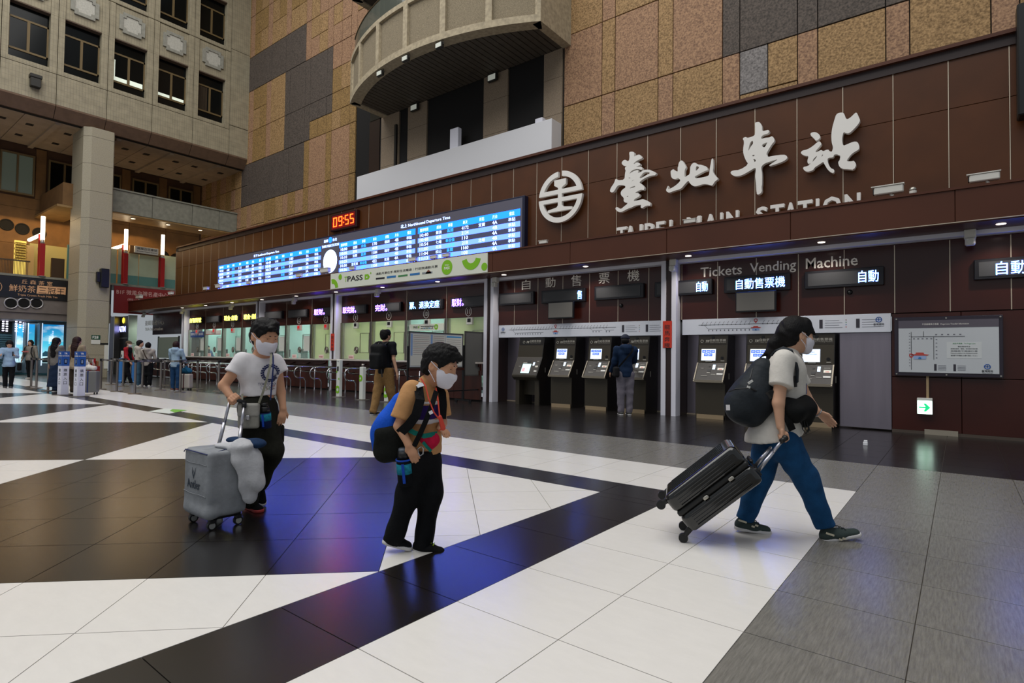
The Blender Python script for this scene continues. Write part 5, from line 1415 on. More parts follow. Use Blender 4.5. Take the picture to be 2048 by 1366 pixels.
def rail_logo(p, x, z, r, y, txt=True):
 B = mat('logo_blue', '2b57a0', 0.6)
 MB().tube([(x + r * math.cos(k * math.pi / 12), y - 0.002, z + r * math.sin(k * math.pi / 12)) for k in range(24)], r * 0.16, 4, closed=True).build('logo_ring', B, p)
 MB().box(x - r * 0.9, x + r * 0.9, y - 0.003, y, z - r * 0.1, z + r * 0.1).build('logo_bar', B, p)
 MB().box(x - r * 0.14, x + r * 0.14, y - 0.003, y, z - r * 0.6, z + r * 0.65).build('logo_rail', B, p)
 if txt:
  lettering('lettering', '臺灣鐵路', M_INK, p, (x, y - 0.001, z - r * 2.4), r * 0.9, 'y', align='c', ext=0.0005, bold=0.015)
  lettering('lettering', 'Taiwan Railways', M_INK, p, (x, y - 0.001, z - r * 3.0), r * 0.42, 'y', align='c', width=r * 3.6, ext=0.0005)
def pin(p, x, z, s, y):
 R = mat('pin_red', 'b03838', 0.6)
 MB().prism([(x, z)] + [(x + s * math.cos(a_), z + 1.7 * s + s * math.sin(a_)) for a_ in [-0.6 + k * (math.pi + 1.2) / 16 for k in range(17)]], [[(x + 0.6 * s * math.cos(a_), z + 1.7 * s + 0.6 * s * math.sin(a_)) for a_ in [k * math.pi / 6 for k in range(12)]]], lambda u, v, q: (u, q, v), y - 0.003, y).build('pin_mark', R, p, fix=True)
def map_strip(a, b, label, icon_x, logo_x, legend_x):
 t = empty('route_map', ((a + b) / 2, 11.69, 1.705), label, 'route map', 'route map strips')
 MB().bbox(a, b, 11.665, 11.70, 1.707, 2.03, 0.003).build('board', M_MAPW, t)
 y = 11.664
 zc = 1.905
 MB().box(a + 0.35, legend_x - 0.15, y - 0.002, y, zc - 0.0035, zc + 0.0035).build('route_line', M_INK, t)
 n = int((legend_x - 0.3 - a - 0.4) / 0.085)
 for k in range(n):
  x = a + 0.42 + 0.085 * k
  if abs(x - icon_x) < 0.1: continue
  MB().box(x - 0.008, x + 0.008, y - 0.003, y, zc - 0.009, zc + 0.009).build('station_dot', M_INK, t)
  MB().prism([(x, zc + 0.022), (x + 0.006, zc + 0.02), (x + 0.036, zc + 0.062), (x + 0.028, zc + 0.066)], [], lambda u, v, q: (u, q, v), y - 0.002, y).build('station_name', mat('ink_soft', '6a6a74', 0.7), t, fix=True)
 for (x0, x1, dz) in ((a + 0.55, a + 1.45, -0.085), (icon_x + 1.05, icon_x + 1.3, -0.06), (icon_x + 1.4, icon_x + 2.0, -0.06)):
  if x1 > legend_x - 0.2: x1 = legend_x - 0.2
  if x1 - x0 < 0.05: continue
  MB().box(x0, x1, y - 0.002, y, zc + dz - 0.003, zc + dz + 0.003).build('branch_line', M_INK, t)
  MB().prism([(x0 - 0.09, zc), (x0 - 0.084, zc), (x0 + 0.004, zc + dz), (x0 - 0.004, zc + dz)], [], lambda u, v, q: (u, q, v), y - 0.002, y).build('branch_line', M_INK, t, fix=True)
  for k in range(int((x1 - x0) / 0.08)):
   MB().box(x0 + 0.08 * k, x0 + 0.08 * k + 0.02, y - 0.003, y, zc + dz - 0.045, zc + dz - 0.015).build('station_name', mat('ink_soft', '6a6a74', 0.7), t)
 station_icon(t, icon_x, 1.775, 0.16, y)
 pin(t, icon_x, zc + 0.01, 0.035, y)
 rail_logo(t, logo_x, 1.925, 0.042, y)
 for k in range(2):
  x = legend_x + 0.58 * k
  MB().box(x, x + 0.055, y - 0.003, y, 1.79, 1.95).build('legend_block', mat('legend_dark', '33303a', 0.6), t)
  for j in range(4):
   MB().box(x + 0.09, x + 0.09 + 0.28 - 0.05 * (j % 2), y - 0.002, y, 1.80 + 0.042 * j, 1.806 + 0.042 * j).build('legend_line', mat('ink_soft', '6a6a74', 0.7), t)
   if k == 0:
    MB().box(x + 0.42, x + 0.435, y - 0.002, y, 1.80 + 0.042 * j, 1.815 + 0.042 * j).build('legend_dot', mat(['icon_red', 'icon_blue', 'icon_green', 'icon_brown'][j]), t)
 return t
map_strip(-9.645, -5.015, 'white railway route map above the left vending machines', -7.83, -9.50, -6.02)
map_strip(-4.61, -0.925, 'white railway route map above the right vending machines', -3.13, -1.10, -2.02)
M_MACH = mat('machine_brown', '3d372d', 0.4, 0.3)
M_MACH2 = mat('machine_side', '15110e', 0.45)
M_MACHH = mat('machine_header', '35302a', 0.35, 0.4)
M_TRAY = mat('machine_tray', '8a8172', 0.4, 0.5)
M_PLINTH = mat('machine_plinth', 'a08b6e', 0.4, 0.4)
M_SCREEN = mat('machine_screen', 'cfe0ff', 0.3, emit='d8e6ff', es=1.1)
M_BTN = mat('screen_button', '2a5fd0', 0.3, emit='2458d8', es=1.0)
M_PANEL = mat('machine_panel', '2b241d', 0.4)
M_SILV = mat('machine_silver', 'a9a59c', 0.3, 0.7)
M_MLET = mat('machine_letter', 'a8a49a', 0.4)
def yf(z):
 return 11.62 + (z - 1.13) * 0.14
def yl(z):
 return 11.40 + (z - 0.78) * (0.22 / 0.35)
def machine(X0, label, blank=False):
 t = empty('vending_machine', (X0, 11.5, 0), label, 'vending machine', 'ticket vending machines')
 w_ = 0.60
 X = lambda u: X0 + u
 MB().prism([(12.08, 0.08), (11.50, 0.08), (11.50, 0.72), (11.41, 0.735), (11.41, 0.775), (yf(1.13) + 0.02, 1.13), (yf(1.13), 1.13), (11.70, 1.70), (12.08, 1.70)], [], lambda u, v, q: (q, u, v), X(0.004), X(w_ - 0.004)).build('cabinet', M_MACH, t, fix=True)
 for (a, b) in ((0.0, 0.012), (w_ - 0.012, w_)):
  MB().prism([(12.085, 0.0), (11.53, 0.0), (11.505, 0.72), (11.40, 0.735), (11.40, 0.78), (11.615, 1.13), (11.695, 1.702), (12.085, 1.702)], [], lambda u, v, q: (q, u, v), X(a), X(b)).build('side_panel', M_MACH2, t, fix=True)
 def face(u0, u1, z0, z1, m, name, f=yf, d=0.004, par=None):
  vs = []
  for (u, z) in ((u0, z0), (u1, z0), (u1, z1), (u0, z1)):
   vs.append((X(u), f(z) - d, z))
  for (u, z) in ((u0, z0), (u1, z0), (u1, z1), (u0, z1)):
   vs.append((X(u), f(z) + 0.002, z))
  return MB().add(vs, [(0, 1, 2, 3), (0, 4, 5, 1), (1, 5, 6, 2), (2, 6, 7, 3), (3, 7, 4, 0)]).build(name, m, par or t)
 face(0.012, w_ - 0.012, 1.50, 1.695, M_MACHH, 'header_plate')
 fy = lambda zz: (lambda a, b, c: (a, (b) * 0.14 - c, b))
 ff = fy(0)
 lettering('lettering', '自動售票機', M_MLET, t, (X(0.235), yf(1.57) - 0.007, 1.565), 0.052, ff, width=0.325, ext=0.001)
 lettering('lettering', 'Ticket Vending Machine', M_MLET, t, (X(0.235), yf(1.54) - 0.007, 1.535), 0.020, ff, width=0.325, ext=0.001)
 lettering('lettering', 'TR', M_MLET, t, (X(0.135), yf(1.54) - 0.007, 1.545), 0.05, ff, width=0.085, ext=0.001, shear=0.4, bold=0.03)
 MB().tube([(X(0.075) + 0.027 * math.cos(k * math.pi / 8), yf(1.57) - 0.007, 1.57 + 0.027 * math.sin(k * math.pi / 8)) for k in range(16)], 0.006, 4, closed=True).build('emblem', M_MLET, t)
 MB().cyl((X(0.30), yf(1.645) - 0.02, 1.645), (X(0.30), yf(1.645) + 0.01, 1.645), 0.028, n=16).build('camera_eye', M_BLACK, t)
 sc = face(0.075, 0.365, 1.175, 1.41, M_SCREEN, 'screen', d=0.008)
 if not blank:
  for k, (u, z) in enumerate(((0.09, 1.335), (0.18, 1.335), (0.27, 1.335), (0.13, 1.265), (0.22, 1.265))):
   face(u, u + 0.08, z, z + 0.055, M_BTN, 'screen_button', d=0.011, par=sc)
   lettering('lettering', ['台鐵', '高鐵', '取票', '加值', '語言'][k], mat('print_white', 'ffffff', 0.5, emit='ffffff', es=0.7), sc, (X(u + 0.04), yf(z + 0.02) - 0.0125, z + 0.015), 0.026, ff, align='c', ext=0.0005)
 else:
  for z in (1.345, 1.305):
   lettering('lettering', '系統維護中' if z > 1.33 else '請至其他機台購票', mat('ink_blue', '7c93c4', 0.6), sc, (X(0.22), yf(z) - 0.0105, z), 0.022, ff, align='c', ext=0.0005)
 face(0.17, 0.30, 1.150, 1.165, M_SILV, 'screen_lip', d=0.02)
 MB().cyl((X(0.50), yf(1.23) - 0.012, 1.23), (X(0.50), yf(1.23) + 0.01, 1.23), 0.03, n=16).build('coin_slot', M_BLACK, t)
 face(0.47, 0.545, 1.165, 1.178, M_MLET, 'slot_caption')
 face(0.02, w_ - 0.02, 0.785, 1.125, M_PANEL, 'control_panel', f=yl, d=0.003)
 for (u0, u1, z0, z1) in ((0.0, 0.022, 0.76, 1.13), (w_ - 0.022, w_, 0.76, 1.13)):
  face(u0, u1, z0, z1, M_TRAY, 'tray_frame', f=yl, d=0.022)
 MB().box(X(0), X(w_), 11.375, 11.42, 0.735, 0.785).build('tray_lip', M_TRAY, t)
 face(0.335, 0.385, 1.0, 1.09, mat('machine_small_screen', 'cfe8ff', 0.3, emit='cfe6ff', es=1.3), 'pin_display', f=yl, d=0.012)
 for (u0, u1, z0, z1, m, nm) in ((0.44, 0.56, 0.985, 1.03, M_SILV, 'banknote_slot'), (0.44, 0.56, 0.895, 0.925, mat('slot_white', 'd8d6d0', 0.4), 'ticket_slot'), (0.47, 0.53, 0.992, 1.01, mat('slot_red', 'd05048', 0.4, emit='d84a40', es=0.5), 'slot_light'), (0.24, 0.31, 0.955, 1.0, M_BLACK, 'card_reader'),
         (0.25, 0.29, 1.05, 1.07, M_BLACK, 'coin_return'), (0.10, 0.16, 1.01, 1.018, M_MLET, 'caption'), (0.24, 0.30, 0.925, 0.937, M_MLET, 'caption'), (0.13, 0.26, 0.865, 0.873, M_MLET, 'caption'), (0.44, 0.54, 1.06, 1.068, M_MLET, 'caption'), (0.33, 0.42, 0.895, 0.903, M_MLET, 'caption')):
  face(u0, u1, z0, z1, m, nm, f=yl, d=0.012)
 for (u0, u1, m) in ((0.08, 0.24, mat('tray_warm', 'e0c8b0', 0.4, emit='e8d0b8', es=0.5)), (0.30, 0.36, mat('tray_white', 'e8e6e0', 0.4, emit='ffffff', es=0.4)), (0.46, 0.54, mat('tray_white', 'e8e6e0', 0.4))):
  MB().box(X(u0), X(u1), 11.43, 11.475, 0.786, 0.792).build('tray_light', m, t)
 MB().box(X(0.03), X(w_ - 0.03), 11.49, 11.52, 0.0, 0.085).build('plinth', M_PLINTH, t)
 MB().box(X(w_), X(w_ + 0.012), 11.72, 11.735, 0.80, 0.92).build('side_handle', M_SILV, t)
 return t
for X0, lab, bl in ((-7.845, 'ticket vending machine, second from the left, with blue button screen', False), (-6.89, 'ticket vending machine, third from the left, with blue button screen', False),
     (-5.955, 'ticket vending machine used by the man in navy', False), (-4.265, 'ticket vending machine just right of the white edged post', False),
     (-3.30, 'ticket vending machine partly behind the walking woman', False), (-2.37, 'rightmost ticket vending machine with a plain white screen', True)):
 machine(X0, lab, bl)
X0 = -8.96
t = empty('vending_machine', (X0, 11.5, 0), 'leftmost low wheelchair height ticket vending machine with open base', 'vending machine', 'ticket vending machines')
w_ = 0.785
MB().prism([(12.08, 0.62), (11.47, 0.62), (11.38, 0.70), (11.38, 0.745), (11.62, 1.20), (11.70, 1.70), (12.08, 1.70)], [], lambda u, v, q: (q, u, v), X0, X0 + w_ - 0.02).build('cabinet', M_MACH, t, fix=True)
MB().prism([(12.085, 0.0), (11.53, 0.0), (11.47, 0.62), (11.37, 0.70), (11.37, 0.75), (11.61, 1.20), (11.695, 1.702), (12.085, 1.702)], [], lambda u, v, q: (q, u, v), X0 + w_ - 0.02, X0 + w_).build('side_panel', M_MACH2, t, fix=True)
for (a, b) in ((0.03, 0.15), (w_ - 0.15, w_ - 0.02)):
 MB().box(X0 + a, X0 + b, 11.5, 12.05, 0, 0.62).build('leg_panel', M_MACH, t)
MB().box(X0 + 0.15, X0 + w_ - 0.15, 11.72, 11.75, 0.24, 0.62).build('apron', M_MACH, t)
ylow = lambda z: 11.38 + (z - 0.745) * (0.24 / 0.455)
yup = lambda z: 11.62 + (z - 1.20) * 0.16
def lface(u0, u1, z0, z1, m, name, f, d=0.006):
 vs = [(X0 + u, f(z) - d, z) for (u, z) in ((u0, z0), (u1, z0), (u1, z1), (u0, z1))] + [(X0 + u, f(z) + 0.003, z) for (u, z) in ((u0, z0), (u1, z0), (u1, z1), (u0, z1))]
 return MB().add(vs, [(0, 1, 2, 3), (0, 4, 5, 1), (1, 5, 6, 2), (2, 6, 7, 3), (3, 7, 4, 0)]).build(name, m, t)
lface(0.02, w_ - 0.03, 1.51, 1.695, mat('machine_header_dark', '1a1613', 0.3), 'header_plate', yup)
lface(0.02, w_ - 0.03, 0.76, 1.19, M_PANEL, 'control_panel', ylow)
lface(0.25, 0.51, 0.80, 1.03, mat('low_screen', 'bfe3e6', 0.3, emit='c4e6ea', es=0.9), 'screen', ylow, 0.010)
lface(0.27, 0.36, 0.84, 0.93, mat('screen_pink', 'e0a8b0', 0.3, emit='e0a8b0', es=0.6), 'screen_graphic', ylow, 0.013)
lface(0.56, 0.61, 0.99, 1.07, mat('machine_small_screen', 'cfe8ff', 0.3, emit='cfe6ff', es=1.3), 'pin_display', ylow, 0.012)
for (a, b, c, d, m) in ((0.65, 0.73, 0.95, 0.99, M_SILV), (0.65, 0.73, 0.84, 0.87, mat('slot_white', 'd8d6d0', 0.4)), (0.37, 0.47, 1.06, 1.11, M_BLACK), (0.25, 0.37, 1.045, 1.06, M_SILV), (0.66, 0.72, 1.09, 1.10, M_MLET), (0.14, 0.2, 0.96, 0.97, M_MLET)):
 lface(a, b, c, d, m, 'slot', ylow, 0.012)
MB().box(X0 + 0.1, X0 + 0.3, 11.42, 11.46, 0.745, 0.752).build('tray_light', mat('tray_white', 'e8e6e0', 0.4, emit='ffffff', es=0.4), t)
MB().box(X0 + 0.6, X0 + 0.7, 11.42, 11.46, 0.745, 0.752).build('tray_light', mat('tray_white', 'e8e6e0', 0.4, emit='ffffff', es=0.4), t)
fz_ = lambda a, b, c: (a, b * 0.16 - c, b)
lettering('lettering', '自動售票機', M_MLET, t, (X0 + 0.35, yup(1.585) - 0.009, 1.58), 0.055, fz_, width=0.33, ext=0.001)
lettering('lettering', 'Ticket Vending Machine', M_MLET, t, (X0 + 0.35, yup(1.55) - 0.009, 1.548), 0.021, fz_, width=0.33, ext=0.001)
lettering('lettering', 'TR', M_MLET, t, (X0 + 0.22, yup(1.55) - 0.009, 1.555), 0.055, fz_, width=0.10, ext=0.001, shear=0.4, bold=0.03)
MB().tube([(X0 + 0.155 + 0.03 * math.cos(k * math.pi / 8), yup(1.58) - 0.009, 1.58 + 0.03 * math.sin(k * math.pi / 8)) for k in range(16)], 0.006, 4, closed=True).build('emblem', M_MLET, t)
MB().box(X0 + w_, X0 + w_ + 0.012, 11.72, 11.735, 0.82, 0.94).build('side_handle', M_SILV, t)
for (xx, yy, zz, e, lab) in ((-4.15, 11.55, 2.2, 4, 'a'), (-3.75, 11.55, 2.2, 4, 'b')):
 pass
M_SCROLL = mat('scroll_red', 'c8331f', 0.6)
def scroll(X, z0, z1, label, w_=0.19):
 t = empty('door_scroll', (X, YP, z0), label, 'scroll', 'red new year scrolls')
 MB().bbox(X - w_ / 2, X + w_ / 2, YP - 0.012, YP - 0.004, z0, z1, 0.002).build('sheet', M_SCROLL, t)
 for k, chh in enumerate('龍馬奔騰'):
  h = (z1 - z0) / 4.8
  lettering('character', chh, M_INK, t, (X, YP - 0.013, z1 - 0.06 - h * (k + 1) - 0.01 * k), h * 0.85, 'y', align='c', width=w_ * 0.62, ext=0.0008, bold=0.02)
scroll(-4.86, 1.43, 2.0, 'red scroll with four black characters on the post by the vending machines', 0.20)
scroll(-16.87, 1.34, 1.92, 'red scroll with four black characters on the post by window seven', 0.20)
p, q = PY(1789, 743, 11.62), PY(2006, 632, 11.62)
bx0, bx1, bz0, bz1 = p.x, q.x, 0.965, 1.95
ib = empty('information_board', ((bx0 + bx1) / 2, 11.62, bz0), 'framed white transfer map board on the dark right wall', 'information board')
MB().bbox(bx0, bx1, 11.63, 11.70, bz0, bz1, 0.008).build('frame', mat('acrylic_frame', '2b2530', 0.3), ib)
mx0, mx1, mz0, mz1 = bx0 + 0.06, bx1 - 0.05, bz0 + 0.06, bz1 - 0.06
MB().box(mx0, mx1, 11.622, 11.63, mz0, mz1).build('sheet', mat('board_sheet', 'bcc0c4', 0.25, spec=0.6), ib)
MB().box(mx0, mx1, 11.619, 11.6225, mz1 - 0.125, mz1).build('title_bar', mat('title_grey', '55505a', 0.5), ib)
wI, hI = mx1 - mx0, mz1 - mz0
UX = lambda f: mx0 + wI * f
UZ = lambda f: mz1 - hI * f
lettering('lettering', '平溪線轉乘示意圖   Pingxi Line Transfer Information', M_SIGN_WHITE, ib, (UX(0.25), 11.618, UZ(0.10)), 0.035, 'y', width=wI * 0.47, ext=0.0005)
def iline(u0, v0, u1, v1, t_=0.006):
 MB().box(min(UX(u0), UX(u1)) - (t_ / 2 if u0 == u1 else 0), max(UX(u0), UX(u1)) + (t_ / 2 if u0 == u1 else 0), 11.619, 11.6225, min(UZ(v0), UZ(v1)) - (t_ / 2 if v0 == v1 else 0), max(UZ(v0), UZ(v1)) + (t_ / 2 if v0 == v1 else 0)).build('route_line', M_INK, ib)
iline(0.135, 0.22, 0.135, 0.95); iline(0.135, 0.315, 0.68, 0.315); iline(0.37, 0.315, 0.37, 0.75); iline(0.265, 0.21, 0.265, 0.315)
for k in range(12):
 v = 0.24 + 0.057 * k
 MB().box(UX(0.112), UX(0.124), 11.619, 11.6225, UZ(v + 0.012), UZ(v)).build('station_name', mat('ink_soft', '6a6a74', 0.7), ib)
for k in range(5):
 MB().box(UX(0.385 + 0.06 * k), UX(0.405 + 0.06 * k), 11.619, 11.6225, UZ(0.285), UZ(0.268)).build('station_name', mat('ink_soft', '6a6a74', 0.7), ib)
 MB().box(UX(0.155 + 0.045 * k), UX(0.175 + 0.045 * k), 11.619, 11.6225, UZ(0.36), UZ(0.345)).build('station_name', mat('ink_soft', '6a6a74', 0.7), ib)
for k in range(6):
 MB().box(UX(0.39), UX(0.405), 11.619, 11.6225, UZ(0.375 + 0.07 * k), UZ(0.36 + 0.07 * k)).build('station_name', mat('ink_soft', '6a6a74', 0.7), ib)
pin(ib, UX(0.135), UZ(0.73), 0.03, 11.621)
station_icon(ib, UX(0.225), UZ(0.745), 0.20, 11.621)
MB().box(UX(0.5), UX(0.84), 11.620, 11.6222, UZ(0.72), UZ(0.42)).build('text_box', mat('box_sheet', 'c6cacb', 0.4), ib)
lettering('lettering', '前往平溪線   To Pingxi Line', mat('ink_green', '2f8a4a', 0.6), ib, (UX(0.56), 11.619, UZ(0.465)), 0.028, 'y', width=wI * 0.22, ext=0.0005)
for k, s_ in enumerate(('請往第四月台', '搭乘往瑞芳、猴硐、往花蓮方向列車', '再轉乘平溪線列車', 'Please go to platform 4 for Ruifang and transfer', '瑞芳駅で平渓線にお乗り換えください')):
 lettering('lettering', s_, M_INK, ib, (UX(0.67), 11.619, UZ(0.515 + 0.042 * k)), 0.020, 'y', align='c', width=wI * (0.12 if k == 0 else 0.26), ext=0.0005)
for (u, n) in ((0.372, 4), (0.565, 4)):
 MB().box(UX(u), UX(u + 0.025), 11.619, 11.6225, UZ(0.96), UZ(0.835)).build('legend_block', mat('legend_dark', '33303a', 0.6), ib)
 for j in range(n):
  MB().box(UX(u + 0.04), UX(u + 0.12), 11.619, 11.6225, UZ(0.865 + 0.027 * j), UZ(0.858 + 0.027 * j)).build('legend_line', mat('ink_soft', '6a6a74', 0.7), ib)
rail_logo(ib, UX(0.89), UZ(0.87), 0.036, 11.621)
for u in (bx0 + 0.03, (bx0 + bx1) / 2, bx1 - 0.03):
 for z in (bz0 + 0.03, bz1 - 0.03):
  MB().cyl((u, 11.615, z), (u, 11.632, z), 0.012, n=10).build('screw_cap', M_SILV, ib)
p, q = PY(1834, 828, 11.60), PY(1865, 797, 11.60)
es_ = empty('exit_sign', ((p.x + q.x) / 2, 11.62, p.z), 'small glowing exit sign with a green arrow', 'exit sign')
MB().bbox(p.x, q.x, 11.61, 11.70, p.z, q.z, 0.006).build('case', mat('exit_case', 'c9c9c4', 0.5), es_)
MB().box(p.x + 0.006, q.x - 0.006, 11.604, 11.61, p.z + 0.008, q.z - 0.045).build('face', mat('exit_face', 'e0fff0', 0.4, emit='dcffec', es=3.0), es_)
mw, mz = q.x - p.x, (p.z + q.z) / 2 - 0.02
G_ = led('exit_green', (0.01, 0.85, 0.28))
MB().prism([(p.x + 0.13 * mw, mz + 0.012), (p.x + 0.55 * mw, mz + 0.012), (p.x + 0.42 * mw, mz + 0.065), (p.x + 0.58 * mw, mz + 0.065), (p.x + 0.86 * mw, mz), (p.x + 0.58 * mw, mz - 0.065), (p.x + 0.42 * mw, mz - 0.065), (p.x + 0.55 * mw, mz - 0.012), (p.x + 0.13 * mw, mz - 0.012)], [], lambda u, v, t: (u, t, v), 11.598, 11.604).build('arrow', G_, es_, fix=True)
lettering('lettering', '出口', G_, es_, (p.x + 0.08 * mw, 11.603, p.z + 0.02), 0.035, 'y', ext=0.001)
MB().box((p.x + q.x) / 2 + 0.02, (p.x + q.x) / 2 + 0.055, 11.67, 11.70, q.z, bz0).build('conduit', mat('conduit_tan', 'a08866', 0.5), es_)
M_INFO = mat('info_glass_frame', '4c5558', 0.4, 0.5)
t = MB().box(-33.2, -29.095, 13.4, 13.5, 0, 3.1).build('wall_info_office', mat('info_wall', 'b4d0c4', 0.8), kind='structure', label='pale green wall of the information office')
MB().box(-33.2, -29.0, 11.85, 13.5, 2.9, 3.0).build('office_ceiling', M_ROOMC, t)
tl = empty('office_lamp', (-30.8, 12.6, 2.88), 'white ceiling tube lamp inside the information office', 'lamp', 'office ceiling lamps')
MB().box(-31.6, -29.9, 12.5, 12.75, 2.86, 2.88).build('tube', M_TUBEO, tl)
ih = empty('header_board', (-31, 11.7, 2.2), 'dark header board reading service centre and information', 'sign')
p0 = PY(294, 664, 11.7)
for (a, b) in ((-33.2, -31.9), (-31.88, -30.5), (-30.48, -29.10)):
 MB().bbox(a, b, 11.70, 11.76, 2.12, 3.215, 0.003).build('header_panel', M_DKRED, ih)
p, q = PY(290, 648, 11.69), PY(328, 636, 11.69)
lettering('lettering', '臺鐵服務中心', M_LET, ih, (p.x, 11.696, 2.62), 0.26, 'y', width=q.x - p.x, ext=0.003)
lettering('lettering', 'TRA Information', M_LET, ih, (p.x, 11.696, 2.34), 0.17, 'y', width=(q.x - p.x) * 0.95, ext=0.003)
MB().bbox(-29.75, -29.2, 11.62, 11.70, 2.55, 2.85, 0.01).build('dark_display', M_CASE, ih)
ic = empty('ticket_counter', (-31, 11.4, 0), 'counter below the information office window', 'counter', 'ticket counters')
MB().bbox(-33.2, -29.1, 11.25, 11.70, 0.86, 0.90, 0.008).build('counter_top', M_CTOP, ic)
for k in range(4):
 MB().bbox(-33.2 + 1.02 * k + 0.004, -33.2 + 1.02 * (k + 1) - 0.004, 11.36, 11.44, 0.03, 0.86, 0.004).build('front_panel', M_WOOD, ic)
ip = PY(316, 720, 11.0); iq = PY(358, 678, 11.0)
wb = empty('standing_board', (ip.x + 0.5, 11.0, 0), 'grey standing board before the information office', 'board')
MB().bbox(ip.x, iq.x, 10.98, 11.02, 0.95, 1.93, 0.006).build('panel', mat('board_grey_green', '6f766a', 0.6), wb)
for xx in (ip.x, iq.x):
 MB().box(xx - 0.025, xx + 0.025, 10.97, 11.03, 0.0, 1.97).build('post', M_BLACK, wb)
 MB().box(xx - 0.03, xx + 0.03, 10.7, 11.3, 0.0, 0.04).build('foot', M_BLACK, wb)
kx0, kx1 = PY(233, 700, 11.3).x, PY(255, 700, 11.3).x
k_ = empty('blue_kiosk', ((kx0 + kx1) / 2, 11.3, 0), 'dark blue ATM kiosk with a lit sign left of the information office', 'kiosk')
M_KB = mat('kiosk_blue', '262d5c', 0.35)
MB().bbox(kx0 - 0.9, kx0 - 0.1, 11.2, 11.6, 0, 3.2, 0.01).build('blue_side', M_KB, k_)
MB().bbox(kx0 - 0.1, kx1 + 0.25, 11.45, 11.6, 0, 3.2, 0.01).build('back', M_BLACK, k_)
MB().box(kx1 + 0.25, kx1 + 0.38, 11.2, 11.6, 0, 3.2).build('steel_post', M_MULL, k_)
MB().box(kx0 - 0.15, kx0 - 0.05, 11.18, 11.6, 0, 3.2).build('steel_post', M_MULL, k_)
p, q = PY(237, 664, 11.44), PY(251, 652, 11.44)
lettering('lettering', 'ATM', led('kiosk_white', (2.0, 2.2, 6.0)), k_, (p.x, 11.44, p.z), q.z - p.z, 'y', width=q.x - p.x, bold=0.03)
MB().lathe((PY(247, 641, 11.43).x, 11.44, PY(247, 641, 11.43).z), [(0.0, 0), (0.16, 0), (0.16, -0.02), (0.0, -0.02)], 20, 'y').build('yellow_disc', led('kiosk_yellow', (1.8, 1.4, 0.1)), k_)
MB().box(kx0, kx1 + 0.2, 11.40, 11.45, 1.95, 2.0).build('ledge', M_MULL, k_)
for (px_, py_, lab) in ((243, 763, 'left'), (269, 765, 'right')):
 c = PF(px_, py_)
 t = empty('blue_stand', c, 'slim blue stand behind the queue barriers, %s of two' % lab, 'stand', 'slim blue stands')
 MB().lathe(c, [(0.14, 0), (0.14, 0.02), (0.11, 0.05), (0.11, 0.95), (0.0, 0.95)], 16).build('drum', mat('stand_blue', '2f6fb0', 0.4), t, smooth=False)
 MB().bbox(c.x - 0.11, c.x + 0.11, c.y - 0.02, c.y + 0.02, 0.95, 1.25, 0.01).build('plate', M_PAPER, t)
 MB().box(c.x - 0.05, c.x + 0.05, c.y - 0.025, c.y - 0.02, 1.0, 1.1).build('qr_free_mark', M_INK, t)
M_CAMW = mat('camera_white', 'cfccc4', 0.4)
def cctv(p, label, s=1.0, left=True, up=True):
 p = Vector(p)
 t = empty('security_camera', p, label, 'camera', 'security cameras')
 d = -1 if left else 1
 zc = p.z + (0.10 if up else -0.10) * s
 MB().bbox(p.x - 0.16 * s, p.x + 0.16 * s, p.y - 0.05 * s, p.y + 0.05 * s, zc - 0.045 * s, zc + 0.055 * s, 0.012 * s).build('body', M_CAMW, t)
 MB().box(p.x + d * 0.16 * s, p.x + d * 0.172 * s, p.y - 0.036 * s, p.y + 0.036 * s, zc - 0.032 * s, zc + 0.04 * s).build('lens', M_BLACK, t)
 MB().box(p.x - 0.19 * s, p.x + 0.17 * s, p.y - 0.058 * s, p.y + 0.058 * s, zc + 0.055 * s, zc + 0.068 * s).build('sunshield', M_CAMW, t)
 MB().cyl((p.x + 0.02 * s, p.y, zc - 0.045 * s if up else zc + 0.06 * s), (p.x + 0.06 * s, p.y, p.z), 0.018 * s, n=8).build('arm', M_CAMW, t, smooth=True)
zt2 = 3.838
def top(px_): return PY(px_, 480, YF + 0.12)
for (px_, lab, s_) in ((1778, 'largest white security camera on the fascia, under the last brush character', 1.25), (1970, 'white security camera at the right end of the fascia', 1.1), (1380, 'small security camera before the words of the station sign', 0.75),
      (1087, 'small security camera below the round emblem', 0.7), (893, 'security camera at the foot of the departure board, rightmost', 0.8), (868, 'security camera at the foot of the departure board, second from right', 0.8), (826, 'security camera below the middle of the departure board', 0.95),
      (706, 'security camera left of the monthly pass banner', 0.85), (652, 'security camera below the glowing white clock disc', 1.4), (600, 'security camera below the left half of the departure board', 1.0), (500, 'small security camera under the left departure table', 0.95), (440, 'white security camera at the left end of the departure board', 1.3),
      (415, 'white security camera just left of the departure board', 1.1), (345, 'white security camera before the red banner', 1.2), (282, 'white security camera at the far left end of the fascia', 1.7)):
 c = top(px_)
 cctv((c.x, YF + 0.12, zt2), lab, s_)
c = PY(1826, 383, YF + 0.1)
t = empty('dome_camera', (c.x, YF + 0.1, zt2), 'white dome camera on the fascia beside the largest camera', 'camera', 'dome cameras')
MB().cyl((c.x, YF + 0.1, zt2), (c.x, YF + 0.1, zt2 + 0.06), 0.05, n=14).build('base', M_CAMW, t)
MB().lathe((c.x, YF + 0.1, zt2 + 0.06), [(0.05, 0), (0.048, 0.03), (0.035, 0.055), (0.0, 0.066)], 14).build('dome', M_SILV, t, smooth=True)
